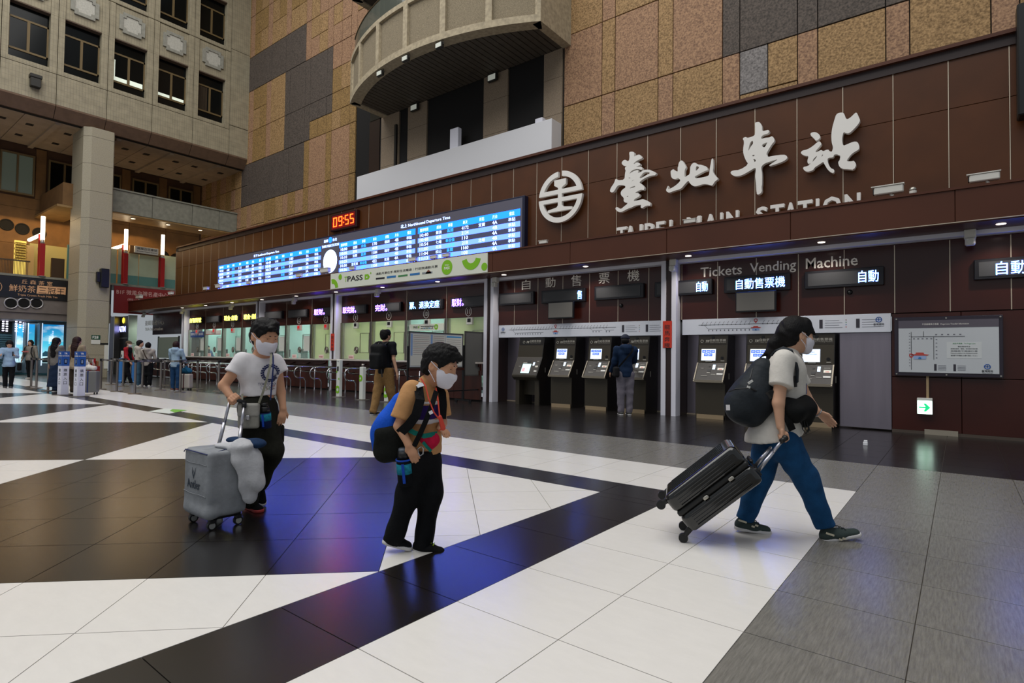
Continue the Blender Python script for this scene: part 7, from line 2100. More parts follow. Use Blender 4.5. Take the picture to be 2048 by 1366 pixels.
soft('clasp', Field(0.003).rbox(bc + bx[1] * 0.044 - Z3 * 0.008, (0.017, 0.008, 0.018), bx, 0.006), M_STEEL_TUBE, bag)
sn = (-P1.fw * 0.8 + P1.facing * 0.3)
MB().strip([J(542, 702, -0.02), J(543, 712, -0.12), J(541, 730, -0.17), J(534, 758, -0.185), J(526, 785, -0.18), J(518, 806, -0.17)], 0.016, 0.004, sn).build('strap', cloth('strap_olive', '8a8878', 0.7), bag)
MB().strip([J(544, 702, -0.02), J(546.5, 715, -0.12), J(546.5, 735, -0.16), J(544, 765, -0.165), J(541, 800, -0.15)], 0.010, 0.004, sn).build('strap', cloth('strap_navy', '27305e', 0.7), bag)
MB().strip([J(485, 788, -0.15), J(484.5, 800, -0.17), J(484, 810, -0.17)], 0.012, 0.004, sn).build('strap', cloth('strap_olive', '8a8878', 0.7), bag)
bt = empty('water_bottle', J(531, 856, -0.12), 'teal and navy sleeved water bottle at the boy\'s hip, left child', 'bottle')
q0, q1 = J(532, 855, -0.10), J(529, 806, -0.12)
MB().cyl(q0, q0 + (q1 - q0) * 0.62, 0.040, 0.040, 18).build('sleeve', cloth('sleeve_navy', '12204a'), bt, smooth=True)
MB().cyl(q0 + (q1 - q0) * 0.30, q0 + (q1 - q0) * 0.58, 0.042, 0.042, 18).build('teal_band', cloth('sleeve_teal', '1f7f96', noise=0.4, ns=60), bt, smooth=True)
MB().cyl(q0 + (q1 - q0) * 0.62, q0 + (q1 - q0) * 0.86, 0.034, 0.030, 18).build('neck', M_BLACK, bt, smooth=True)
MB().cyl(q0 + (q1 - q0) * 0.86, q1, 0.026, 0.024, 16).build('cap', M_BLACK, bt, smooth=True)
MB().strip([q0 - P1.fw * 0.045 + Z3 * 0.01, q0 + (q1 - q0) * 0.55 - P1.fw * 0.045], 0.014, 0.004, -P1.fw).build('blue_strap', cloth('strap_blue', '1f48b0'), bt)
sc1 = empty('suitcase', (-4.14, 1.89, 0), 'small suitcase in a grey fabric cover lettered Antler', 'suitcase')
x0, x1, y0, y1 = -4.345, -3.955, 1.755, 2.03
zc0, zc1 = 0.085, 0.53
G = Field(0.006)
G.rbox(((x0 + x1) / 2, (y0 + y1) / 2, (zc0 + zc1) / 2), ((x1 - x0) / 2, (y1 - y0) / 2, (zc1 - zc0) / 2), (V(1, 0, 0), V(0, 1, 0), Z3), 0.028)
G.cap((x0 + 0.05, y0 + 0.05, zc0 + 0.03), (x1 - 0.03, y0 + 0.03, zc0 + 0.03), 0.045, 0.045, 0.04)
G.noise(0.004, 22, 9)
M_COVER = cloth('suitcase_cover', '85888c', 0.8, noise=0.14, ns=12, bump=0.3, bs=30)
cov = soft('cover', G, M_COVER, sc1)
MB().tube([(x0 + 0.01, y0 - 0.004, zc1 - 0.03), (x0 + 0.03, y0 - 0.002, zc1 - 0.012), (x1 - 0.03, y0 - 0.002, zc1 - 0.014), (x1 - 0.005, y0 + 0.02, zc1 - 0.02)], 0.004, 6).build('piping', M_NAVYP, sc1)
MB().tube([(x1 - 0.02, y0 + 0.02, zc1 - 0.01), (x1 - 0.06, (y0 + y1) / 2, zc1 + 0.003), (x1 - 0.02, y1 - 0.03, zc1 - 0.005), (x1 + 0.001, y1 - 0.02, zc1 - 0.06), (x1 + 0.002, y1 - 0.015, zc0 + 0.1)], 0.003, 6).build('piping', M_NAVYP, sc1)
for zz in (0.44, 0.23):
 MB().tube([(x0 + 0.02, y0 - 0.003, zz + 0.004), (x0 + 0.12, y0 - 0.003, zz - 0.004), (x1 - 0.13, y0 - 0.003, zz + 0.003), (x1 - 0.03, y0 - 0.003, zz)], 0.0022, 5).build('fold_line', M_COVER, sc1)
tm = text_mesh('Antler', 0.0, 0.012); tm.materials.clear()
co = np.array([v.co for v in tm.vertices]); lo, hi = co.min(0), co.max(0)
for v in tm.vertices:
 v.co = Vector((x0 + 0.075 + (v.co.x - lo[0]) / (hi[0] - lo[0]) * 0.20, y0 - 0.1, 0.262 + (v.co.y - lo[1]) / (hi[1] - lo[1]) * 0.062))
drape(cov, tm, (0, 1, 0), 0.003)
link('wordmark', tm, mat('print_slate', '2c3644', 0.8), sc1)
ac = (x0 + 0.175, 0.345)
for sg in (-1, 1):
 mb = MB()
 pts = [(0.0, 0.0), (0.012, 0.018), (0.022, 0.04), (0.024, 0.062)]
 q = []
 for (a, b) in pts: q.append((ac[0] + sg * a, ac[1] + b))
 for i in range(3):
  w0_, w1_ = 0.006 - 0.0015 * i, 0.0045 - 0.0012 * i
  a, b = q[i], q[i + 1]
  mb.add([(a[0] - w0_, y0 - 0.1, a[1]), (a[0] + w0_, y0 - 0.1, a[1]), (b[0] + w1_, y0 - 0.1, b[1]), (b[0] - w1_, y0 - 0.1, b[1])], [(0, 1, 2, 3)])
 a, b = q[1], (q[1][0] - sg * 0.010, q[1][1] + 0.026)
 mb.add([(a[0] - 0.003, y0 - 0.1, a[1]), (a[0] + 0.003, y0 - 0.1, a[1]), (b[0] + 0.001, y0 - 0.1, b[1]), (b[0] - 0.001, y0 - 0.1, b[1])], [(0, 1, 2, 3)])
 me = mb.mesh('antler'); drape(cov, me, (0, 1, 0), 0.003); link('antler_mark', me, mat('print_slate', '2c3644', 0.8), sc1)
mb = MB().add([(ac[0] - 0.008, y0 - 0.1, ac[1] + 0.006), (ac[0], y0 - 0.1, ac[1] - 0.02), (ac[0] + 0.008, y0 - 0.1, ac[1] + 0.006)], [(0, 1, 2)])
me = mb.mesh('antler'); drape(cov, me, (0, 1, 0), 0.003); link('antler_mark', me, mat('print_slate', '2c3644', 0.8), sc1)
MB().bbox(x0 + 0.03, x1 - 0.03, y0 + 0.03, y1 - 0.03, 0.065, 0.095, 0.01).build('base', M_BLACK, sc1)
for (wx_, wy_) in ((x0 + 0.06, y0 + 0.05), (x1 - 0.04, y0 + 0.045), (x0 + 0.06, y1 - 0.05), (x1 - 0.04, y1 - 0.05)):
 w_ = MB().cyl((wx_ - 0.012, wy_, 0.030), (wx_ + 0.012, wy_, 0.030), 0.030, n=20).build('wheel', M_BLACK, sc1)
 MB().cyl((wx_ - 0.014, wy_, 0.030), (wx_ + 0.014, wy_, 0.030), 0.021, n=14).build('hub', mat('hub_chrome', 'c9c9c4', 0.25, 0.8), w_)
 MB().bbox(wx_ - 0.022, wx_ + 0.022, wy_ - 0.02, wy_ + 0.02, 0.045, 0.075, 0.006).build('fork', M_BLACK, sc1)
M_ALU = mat('handle_aluminium', 'b3b3bb', 0.3, 0.85)
hb0, hb1 = J(452, 872, -0.28), J(477, 872, -0.24)
ht0, ht1 = J(464.5, 801, -0.21), J(481, 806, -0.21)
hb0, hb1 = V(-4.24, 1.94, 0.50), V(-4.06, 2.0, 0.50)
ht0, ht1 = bar1 - hdir * 0.035 - Z3 * 0.02, bar1 + hdir * 0.075 - Z3 * 0.02
for a, b in ((hb0, ht0), (hb1, ht1)):
 MB().cyl(a, a + (b - a) * 0.55, 0.0125, n=12).build('handle_tube', M_ALU, sc1, smooth=True)
 MB().cyl(a + (b - a) * 0.5, b, 0.0105, n=12).build('handle_tube', M_ALU, sc1, smooth=True)
MB().cyl(bar1 - hdir * 0.055, bar1 + hdir * 0.085, 0.0145, n=14).build('handle_grip', M_BLACK, sc1, smooth=True)
MB().cyl(bar1 + hdir * 0.075, ht1 - Z3 * 0.02, 0.017, 0.016, n=14).build('handle_joint', M_BLACK, sc1, smooth=True)
jk = empty('jacket', (x1, 1.95, 0.53), 'white jacket with navy lining draped over the grey suitcase', 'jacket')
G = Field(0.006)
G.cap((x0 + 0.22, 1.92, zc1 + 0.012), (x1 - 0.01, 1.99, zc1 + 0.02), 0.055, 0.075, 0.04, (Z3, 0.42))
G.cap((x1 - 0.01, 1.98, zc1 + 0.01), (x1 + 0.035, 2.00, zc1 - 0.12), 0.062, 0.072, 0.05, (V(1, -0.2, 0), 0.42))
G.cap((x1 + 0.035, 2.00, zc1 - 0.10), (x1 + 0.03, 2.02, zc1 - 0.33), 0.070, 0.050, 0.05, (V(1, -0.2, 0), 0.40))
G.cap((x1 + 0.05, 2.05, zc1 - 0.05), (x1 + 0.07, 2.06, zc1 - 0.25), 0.045, 0.045, 0.03, (V(1, 0, 0), 0.6))
G.noise(0.007, 34, 4)
soft('white_shell', G, cloth('jacket_white', 'b9b9bc', noise=0.08), jk)
G = Field(0.006)
G.cap((x0 + 0.20, 2.0, zc1 + 0.045), (x1 - 0.0, 2.08, zc1 + 0.030), 0.045, 0.075, 0.03, (Z3, 0.45))
G.noise(0.006, 30, 6)
soft('navy_lining', G, cloth('jacket_navy', '1b3150', noise=0.2), jk)
# ================================================================== boy in the striped shirt
P2 = Pose((800, 1098), (0.80, -0.60))
J = P2.J
who = empty('person', P2.base, 'boy in tan purple striped shirt with blue backpack', 'person')
hd = J(880, 733, -0.02); fw2 = (P2.r * 0.90 - P2.fw * 0.32 - Z3 * 0.30).normalized()
sR, sL = J(822, 781, -0.10), J(879, 792, 0.09)
eR, wR, tR = J(798, 852, -0.14), J(818, 890, -0.17), J(834, 926, -0.17)
eL, wL, tL = J(884, 846, 0.05), J(881, 858, -0.06), J(898, 868, -0.13)
pel = J(845, 912, 0)
hR, kR, aR = J(832, 915, -0.07), J(815, 992, -0.07), J(789, 1070, -0.04)
hL, kL, aL = J(855, 915, 0.05), J(862, 985, 0.0), J(846, 1076, 0.0)
B = Field(0.005)
head_prims(B, hd, fw2, Z3 + P2.r * 0.15, 1.12)
B.cap(J(851, 772, 0.0), hd - Z3 * 0.05 - fw2 * 0.03, 0.046, 0.050, 0.03)
torso(B, sL, sR, pel, P2.facing, 0.098, 0.09, 0.095)
B.cap(sR, eR, 0.038, 0.031, 0.02).cap(eR, wR, 0.031, 0.022, 0.015)
B.cap(sL, eL, 0.038, 0.030, 0.02).cap(eL, wL, 0.030, 0.021, 0.015)
hand(B, wR, tR, P2.facing * -0.2 + P2.fw, 0.0080, 0.5, 0.22, thumb=-1, scale=0.92)
hand(B, wL, tL, -Z3 - P2.facing * 0.3, 0.0080, 0.5, 0.45, thumb=1, scale=0.9)
leg(B, [hR, kR, aR], [0.068, 0.045, 0.032]); leg(B, [hL, kL, aL], [0.068, 0.045, 0.032])
soft('body', B, M_SKIN, who)
face_details(who, hd, fw2, Z3 + P2.r * 0.15, 1.12)
def shirt2(inf):
 T_ = Field(0.006)
 torso(T_, sL, sR, pel + Z3 * 0.02, P2.facing, 0.104, 0.104, 0.112, inf=0.010 + inf)
 return T_
T_ = shirt2(0)
T_.cap(sR + Z3 * 0.008, J(803, 838, -0.13), 0.054, 0.068, 0.03, None, False, True)
T_.cap(sL + Z3 * 0.008, J(884, 832, 0.06), 0.050, 0.060, 0.03, None, False, True)
T_.cap(J(849, 777, 0), J(853, 765, 0), 0.058, 0.052, 0.03)
T_.plane(J(845, 905, 0), -Z3 - P2.facing * 0.1)
T_.noise(0.004, 36, 8)
soft('tshirt', T_, cloth('tshirt_tan', 'b98a5c', noise=0.08, bump=0.15), who)
def band(pxa, pxb, m, nm, inf):
 T_ = shirt2(inf)
 T_.plane(J(858, pxa, 0), Z3 + P2.facing * 0.1); T_.plane(J(858, pxb, 0), -Z3 - P2.facing * 0.1)
 T_.noise(0.004, 36, 8)
 soft(nm, T_, m, who)
band(798, 805, M_TSHIRT, 'white_stripe', 0.004)
band(805, 834, cloth('stripe_purple', '2d1a5c', noise=0.15), 'purple_stripe', 0.0035)
band(834, 843, M_TSHIRT, 'white_stripe', 0.004)
L_ = Field(0.006)
L_.cap(J(845, 898), pel - Z3 * 0.02, 0.100, 0.105, 0.03, (P2.facing, 0.85))
leg(L_, [hR, kR, J(786, 1084, -0.04)], [0.088, 0.068, 0.060], 0.04, True); leg(L_, [hL, kL, J(845, 1094, 0.0)], [0.088, 0.070, 0.058], 0.04, True)
L_.plane(J(845, 898), Z3)
L_.noise(0.004, 32, 15)
soft('trousers', L_, M_PANTS_BLACK, who)
H = Field(0.005)
r1, f1, u1 = basis(fw2, Z3 + P2.r * 0.15); ax1 = (r1, f1, u1)
H.ell(hd + u1 * 0.042 - f1 * 0.012, (0.095, 0.116, 0.106), ax1, 0.02)
H.ell(hd - u1 * 0.02 - f1 * 0.052, (0.083, 0.062, 0.074), ax1, 0.03)
H.cap(hd + u1 * 0.112 + f1 * 0.05, hd + u1 * 0.088 + f1 * 0.112, 0.030, 0.020, 0.03)
H.ell(hd - u1 * 0.042 + f1 * 0.088, (0.088, 0.084, 0.106), ax1, 0.008).sub()
for sg in (-1, 1):
 H.ell(hd + r1 * sg * 0.088 - u1 * 0.012 - f1 * 0.004, (0.03, 0.030, 0.040), ax1, 0.006).sub()
H.plane(hd - u1 * 0.072, -u1)
H.noise(0.0028, 150, 12)
soft('hair', H, M_HAIR, who)
M_LIME = mat('lace_lime', '9fc22e', 0.6)
shoe(who, J(764, 1086, -0.05), PF(822, 1101), 0.040, cloth('shoe_black', '101012'), M_SOLE, laces=M_LIME)
shoe(who, J(825, 1102, 0.0), J(889, 1112, -0.02), 0.040, cloth('shoe_black', '101012'), M_SOLE, laces=M_LIME)
bp = empty('backpack', J(775, 850, -0.02), 'bright blue and black school backpack on the boy', 'backpack')
bx = basis(P2.facing, Z3 + P2.facing * 0.25)
c = J(785, 852, -0.03)
G = Field(0.006)
G.cap(J(803, 806, -0.01), J(778, 862, -0.03), 0.075, 0.105, 0.04, (P2.facing, 0.85))
G.cap(J(778, 862, -0.03), J(776, 893, -0.03), 0.105, 0.098, 0.04, (P2.facing, 0.85))
G.noise(0.005, 26, 2)
soft('main_bag', G, cloth('backpack_blue', '0f4fc0', 0.7, noise=0.2, ns=10), bp)
G = Field(0.006)
G.cap(J(772, 872, -0.09), J(771, 900, -0.09), 0.078, 0.075, 0.03, (P2.fw, 0.8))
G.cap(J(795, 868, -0.09), J(800, 900, -0.07), 0.05, 0.06, 0.05)
G.noise(0.004, 40, 3)
soft('mesh_pocket', G, cloth('pocket_black', '131512', 0.8, noise=0.3, ns=60), bp)
MB().strip([J(815, 772, 0.03), J(828, 766, -0.04), J(838, 775, -0.13), J(840, 800, -0.185), J(832, 830, -0.20), J(818, 850, -0.19), J(800, 866, -0.16)], 0.055, 0.012, [Z3, Z3 - P2.fw, -P2.fw, -P2.fw + P2.facing * 0.4, -P2.fw + P2.facing * 0.3, -P2.fw, -P2.fw]).build('shoulder_strap', cloth('strap_black', '0d0d0f'), bp)
MB().strip([J(833, 768, -0.10), J(840, 770, -0.14), J(842, 774, -0.15)], 0.04, 0.003, Z3 - P2.fw).build('reflector', mat('reflector_grey', 'a9adb4', 0.4), bp)
MB().strip([J(878, 775, 0.03), J(884, 786, -0.02), J(886, 810, -0.05), J(884, 838, -0.06)], 0.045, 0.010, -P2.fw + P2.facing).build('shoulder_strap', cloth('strap_black', '0d0d0f'), bp)
MB().strip([J(872, 783, -0.09), J(864, 810, -0.165), J(853, 838, -0.19), J(840, 868, -0.19), J(828, 892, -0.17)], 0.030, 0.006, -P2.fw + P2.facing * 0.5).build('cross_strap', cloth('strap_black', '0d0d0f'), bp)
MB().strip([J(860, 822, -0.185), J(863, 828, -0.185)], 0.022, 0.010, -P2.fw + P2.facing * 0.5).build('strap_label', M_TSHIRT, bp)
ly = empty('lanyard', J(882, 850, -0.12), 'thin red lanyard around the striped boy\'s neck', 'lanyard')
MB().tube([J(842, 757, -0.06), J(851, 772, -0.11), J(858, 800, -0.165), J(868, 825, -0.18), J(878, 838, -0.17), J(884, 856, -0.15), J(878, 862, -0.14)], 0.0045, 6).build('cord', mat('cord_red', 'c8402e', 0.7), ly)
MB().tube([J(872, 776, -0.06), J(876, 800, -0.13), J(879, 830, -0.16), J(883, 850, -0.15)], 0.0045, 6).build('cord', mat('cord_red', 'c8402e', 0.7), ly)
soft('tag_cluster', Field(0.004).cap(J(880, 834, -0.165), J(886, 856, -0.15), 0.012, 0.016), mat('cord_red', 'c8402e', 0.7), ly)
po = empty('waist_pouch', J(858, 885, -0.15), 'crimson waist pouch with teal belt on the striped boy', 'pouch')
G = Field(0.005)
G.cap(J(848, 878, -0.145), J(866, 880, -0.13), 0.028, 0.034, 0.02, (-P2.fw + P2.facing, 0.6))
G.cap(J(864, 880, -0.13), J(860, 896, -0.14), 0.034, 0.014, 0.03, (-P2.fw + P2.facing, 0.6))
soft('bag', G, cloth('pouch_crimson', 'b3163a', noise=0.2), po)
MB().strip([J(815, 858, -0.16), J(830, 866, -0.175), J(848, 872, -0.18), J(868, 868, -0.14), J(872, 867, -0.10)], 0.028, 0.006, -P2.fw + P2.facing * 0.4).build('belt', cloth('belt_teal', '14685e'), po)
MB().strip([J(846, 884, -0.17), J(853, 893, -0.165), J(862, 902, -0.15)], 0.018, 0.005, -P2.fw + P2.facing * 0.4).build('teal_trim', cloth('belt_teal', '14685e'), po)
bt = empty('water_bottle', J(811, 972, -0.15), 'teal and navy sleeved water bottle below the boy\'s hand, striped shirt', 'bottle')
q0, q1 = J(812, 970, -0.13), J(806, 896, -0.15)
MB().cyl(q0, q0 + (q1 - q0) * 0.72, 0.046, 0.044, 18).build('sleeve', cloth('sleeve_black', '0c0f14'), bt, smooth=True)
MB().cyl(q0 + (q1 - q0) * 0.33, q0 + (q1 - q0) * 0.60, 0.048, 0.047, 18).build('teal_band', cloth('sleeve_teal', '1f7f96', noise=0.4, ns=60), bt, smooth=True)
MB().cyl(q0 + (q1 - q0) * 0.68, q0 + (q1 - q0) * 0.72, 0.049, 0.049, 18).build('blue_rim', cloth('strap_blue', '1f48b0'), bt, smooth=True)
MB().cyl(q0 + (q1 - q0) * 0.72, q0 + (q1 - q0) * 0.92, 0.038, 0.034, 18).build('neck', M_BLACK, bt, smooth=True)
MB().cyl(q0 + (q1 - q0) * 0.92, q1, 0.030, 0.026, 16).build('cap', mat('bottle_grey', '5a6068', 0.4), bt, smooth=True)
MB().strip([q0 - P2.fw * 0.05 + Z3 * 0.02, q0 + (q1 - q0) * 0.6 - P2.fw * 0.05], 0.016, 0.004, -P2.fw).build('blue_strap', cloth('strap_blue', '1f48b0'), bt)
MB().tube([J(836, 898, -0.17), J(842, 893, -0.17), J(847, 897, -0.17), J(846, 908, -0.17), J(840, 912, -0.17), J(837, 906, -0.17)], 0.004, 6, closed=True).build('carabiner', M_STEEL_TUBE, bt)
# ================================================================== woman with the black suitcase
P3 = Pose((1590, 1070), (1.0, 0.12))
P3.depth = 3.90
J = P3.J
P3.base = Vector((PD(1590, 1072, 3.9).x, PD(1590, 1072, 3.9).y, 0))
who = empty('person', P3.base, 'woman in white shirt and blue jeans walking with a black suitcase', 'person')
hd = J(1593, 672, 0.0); fw3 = (P3.r * 1.0 + P3.fw * 0.10 - Z3 * 0.10).normalized()
sR, sL = J(1566, 722, -0.16), J(1584, 724, 0.15)
eR, wR, gR = J(1557, 806, -0.20), J(1561, 853, -0.21), J(1567, 873, -0.21)
eL, wL, tL = J(1611, 792, 0.16), J(1636, 825, 0.10), J(1671, 851, 0.08)
pel = J(1553, 868, 0)
hR, kR, aR = J(1563, 878, -0.08), J(1611, 955, -0.07), J(1648, 1042, -0.07)
hL, kL, aL = J(1540, 878, 0.08), J(1520, 950, 0.07), J(1492, 1032, 0.07)
B = Field(0.005)
head_prims(B, hd, fw3, Z3, 1.10)
B.cap(J(1577, 708, 0.0), hd - Z3 * 0.05 - fw3 * 0.025, 0.05, 0.052, 0.03)
torso(B, sL, sR, pel, P3.facing, 0.125, 0.12, 0.14)
B.cap(sR, eR, 0.046, 0.038, 0.02).cap(eR, wR, 0.037, 0.026, 0.015)
B.cap(sL, eL, 0.046, 0.036, 0.02).cap(eL, wL, 0.036, 0.025, 0.015)
DW = Vector((0.93, 0.37, 0)).normalized(); WW = Vector((-0.37, 0.93, 0))
grip(B, wR, gR, WW, 0.0095, 1.0, out=P3.r)
hand(B, wL, tL, -Z3 * 0.6 - P3.fw * 0.5, 0.0085, 0.6, 0.18, thumb=-1, scale=1.0)
leg(B, [hR, kR, aR], [0.085, 0.055, 0.038]); leg(B, [hL, kL, aL], [0.085, 0.055, 0.038])
soft('body', B, M_SKIN2, who)
face_details(who, hd, fw3, Z3, 1.10)
T_ = Field(0.006)
torso(T_, sL, sR, pel, P3.facing, 0.132, 0.135, 0.155, inf=0.012, flat=0.85)
T_.cap(sR + Z3 * 0.01, J(1560, 772, -0.20), 0.065, 0.074, 0.04, None, False, True)
T_.cap(sL + Z3 * 0.01, J(1600, 768, 0.17), 0.062, 0.070, 0.04, None, False, True)
T_.cap(pel + Z3 * 0.05, pel - Z3 * 0.05 - P3.facing * 0.03, 0.155, 0.18, 0.04, (P3.facing, 1.0))
T_.cap(J(1576, 712, 0), J(1579, 703, 0), 0.062, 0.055, 0.03)
T_.plane(J(1550, 872, 0), -Z3 * 0.95 + P3.facing * 0.26)
T_.noise(0.006, 26, 5)
shirt3 = soft('tshirt', T_, cloth('tshirt_offwhite', 'cfcac2', noise=0.06, bump=0.15), who)
L_ = Field(0.006)
L_.cap(J(1553, 845), pel - Z3 * 0.03, 0.135, 0.145, 0.03, (P3.fw, 1.0))
leg(L_, [hR, kR, J(1651, 1052, -0.07)], [0.112, 0.080, 0.062], 0.04, True); leg(L_, [hL, kL, J(1489, 1040, 0.07)], [0.108, 0.080, 0.062], 0.04, True)
L_.noise(0.0045, 34, 7)
soft('jeans', L_, M_JEANS, who)
H = Field(0.005)
r1, f1, u1 = basis(fw3, Z3); ax1 = (r1, f1, u1)
H.ell(hd + u1 * 0.034 - f1 * 0.018, (0.092, 0.112, 0.104), ax1, 0.02)
H.ell(hd - u1 * 0.01 - f1 * 0.065, (0.082, 0.062, 0.08), ax1, 0.03)
H.cap(hd + u1 * 0.095 + f1 * 0.04 - r1 * 0.03, hd + u1 * 0.02 + f1 * 0.088 - r1 * 0.055, 0.032, 0.012, 0.02)
H.cap(hd + u1 * 0.095 + f1 * 0.04 + r1 * 0.03, hd + u1 * 0.02 + f1 * 0.088 + r1 * 0.055, 0.032, 0.012, 0.02)
H.ell(hd - u1 * 0.045 + f1 * 0.062, (0.084, 0.074, 0.092), ax1, 0.008).sub()
for sg in (-1, 1):
 H.ell(hd + r1 * sg * 0.086 - u1 * 0.012 - f1 * 0.006, (0.03, 0.026, 0.034), ax1, 0.006).sub()
H.cap(hd + u1 * 0.0 - f1 * 0.11, J(1548, 690, 0.02), 0.034, 0.040, 0.03)
H.cap(J(1548, 690, 0.02), J(1538, 728, 0.0), 0.040, 0.020, 0.03)
H.cap(J(1541, 700, 0.02), J(1518, 717, 0.03), 0.020, 0.004, 0.02)
H.noise(0.0025, 120, 22)
soft('hair', H, M_HAIR, who)
M_SH3 = cloth('sneaker_slate', '3a4442', noise=0.1)
s1 = shoe(who, J(1469, 1058, 0.07), J(1541, 1068, 0.05), 0.045, M_SH3, M_SOLE, laces=mat('lace_dark', '1c2422', 0.7))
s2 = shoe(who, J(1642, 1084, -0.07), J(1721, 1071, -0.09), 0.045, M_SH3, M_SOLE, laces=mat('lace_dark', '1c2422', 0.7))
M_STR = mat('stripe_cream', 'c4bba4', 0.7)
for (s_, o, dd) in ((s1, (1477, 1040), 0.01), (s2, (1652, 1066), -0.13)):
 for (dx, dy, dx2, dy2) in ((0, 0, 16, 5), (26, 12, 32, 14), (33, 10, 39, 12)):
  a, b = J(o[0] + dx, o[1] + dy, dd), J(o[0] + dx2, o[1] + dy2, dd)
  MB().strip([a, b], 0.012, 0.004, -P3.fw).build('side_mark', M_STR, s_)
MB().tube([J(1629, 826, 0.07) + Vector((math.cos(k * math.pi / 8) * 0, 0, 0)) for k in range(0)] or [wL + P3.fw * 0.03 * math.cos(k * math.pi / 8) + (Z3 * 0.7 + P3.r * 0.5).normalized() * 0.03 * math.sin(k * math.pi / 8) for k in range(16)], 0.005, 6, closed=True).build('bracelet', M_STEEL_TUBE, who)
tm = text_mesh('NY', 0.0, 0.05); tm.materials.clear()
co = np.array([v.co for v in tm.vertices]); lo, hi = co.min(0), co.max(0)
for v in tm.vertices:
 v.co = J(1600, 788, -0.1) + P3.fw * ((v.co.x - lo[0]) / (hi[0] - lo[0]) * 0.09 - 0.02) + Z3 * (v.co.y - lo[1]) / (hi[1] - lo[1]) * 0.07 + P3.facing * 0.2
drape(shirt3, tm, -P3.facing, 0.004)
link('chest_print', tm, mat('print_blue', '3f5fa8', 0.8), who)
bp = empty('backpack', J(1495, 843, 0), 'charcoal grey backpack on the woman with jeans', 'backpack')
M_BPK = cloth('backpack_charcoal', '23282d', 0.6, noise=0.25, ns=9, bump=0.4, bs=26)
G = Field(0.006)
G.cap(J(1526, 742, -0.01), J(1503, 795, -0.02), 0.085, 0.145, 0.05, (P3.fw, 1.05))
G.cap(J(1503, 795, -0.02), J(1487, 812, -0.02), 0.145, 0.115, 0.05, (P3.fw, 1.1))
G.cap(J(1480, 812, -0.02), J(1498, 822, -0.02), 0.095, 0.10, 0.05, (P3.fw, 1.2))
G.noise(0.007, 26, 31)
soft('main_bag', G, M_BPK, bp)
MB().tube([J(1458, 783, -0.10), J(1470, 778, -0.165), J(1500, 776, -0.18), J(1528, 790, -0.15)], 0.006, 6).build('zip_seam', mat('zip_dark', '14171b', 0.5), bp)
MB().tube([J(1505, 738, -0.10), J(1500, 757, -0.165), J(1495, 772, -0.175)], 0.005, 6).build('zip_seam', mat('zip_dark', '14171b', 0.5), bp)
for (a, b) in (((1505, 761), (1496, 767)), ((1494, 773), (1500, 775))):
 MB().strip([J(a[0], a[1], -0.185), J(b[0], b[1], -0.185)], 0.014, 0.006, -P3.fw).build('zip_pull', mat('pull_white', 'c9c9c4', 0.5), bp)
MB().strip([J(1452, 815, -0.14), J(1460, 815, -0.15)], 0.036, 0.004, -P3.fw - P3.r * 0.5).build('brand_patch', M_TSHIRT, bp)
MB().strip([J(1545, 712, -0.10), J(1552, 703, -0.12), J(1566, 698, -0.14), J(1580, 703, -0.17), J(1588, 718, -0.19), J(1593, 740, -0.19), J(1592, 765, -0.175)], 0.035, 0.010, [Z3, Z3, Z3 - P3.fw, Z3 - P3.fw, -P3.fw + P3.r, -P3.fw + P3.r, -P3.fw + P3.r]).build('shoulder_strap', M_BPK, bp)
MB().strip([J(1590, 752, -0.185), J(1590, 774, -0.185)], 0.032, 0.008, -P3.fw + P3.r).build('strap_adjuster', M_BLACK, bp)
MB().strip([J(1525, 797, -0.14), J(1540, 789, -0.18), J(1548, 786, -0.185)], 0.05, 0.010, -P3.fw).build('hip_strap', M_BLACK, bp)
cb = empty('waist_bag', J(1603, 840, -0.1), 'black waist bag with dangling straps before the woman', 'bag')
G = Field(0.006)
G.cap(J(1572, 806, -0.20), J(1590, 822, -0.20), 0.035, 0.06, 0.04)
G.cap(J(1590, 822, -0.20), J(1609, 818, -0.14), 0.065, 0.07, 0.05)
G.cap(J(1609, 806, -0.12), J(1609, 842, -0.12), 0.05, 0.045, 0.04)
G.noise(0.006, 40, 41)
soft('pouch', G, cloth('waistbag_black', '0b0c0d', 0.75), cb)
MB().strip([J(1568, 822, -0.215), J(1578, 845, -0.225), J(1584, 860, -0.22)], 0.045, 0.008, -P3.fw).build('strap', cloth('strap_black', '0d0d0f'), cb)
MB().strip([J(1545, 790, -0.14), J(1560, 800, -0.15), J(1575, 812, -0.16)], 0.055, 0.008, -P3.fw).build('strap', cloth('strap_black', '0d0d0f'), cb)
for k in range(3):
 MB().tube([J(1603 + 5 * k, 842, -0.17), J(1605 + 6 * k, 858, -0.17), J(1612 + 4 * k, 868 - 3 * k, -0.16), J(1618, 855, -0.15), J(1616, 838, -0.15)], 0.003, 5).build('cord', M_BLACK, cb)
q0 = PF(1372, 1091); q0.z = 0
th = math.radians(41)
LL = DW * math.cos(th) + Z3 * math.sin(th)
TT = DW * math.sin(th) - Z3 * math.cos(th)
sc3 = empty('suitcase', q0, 'glossy black hard shell suitcase tilted on its wheels', 'suitcase')
Q = q0 + Z3 * 0.060 + DW * 0.025
Lg, Tk, Wd = 0.57, 0.285, 0.40
M_GLOSS = mat('gloss_black', '0e0d0b', 0.12, spec=0.6, coat=0.5)
M_MATT = mat('matt_black', '121212', 0.5)
ctr = Q + LL * (Lg / 2 + 0.02) - TT * Tk / 2 + WW * Wd / 2
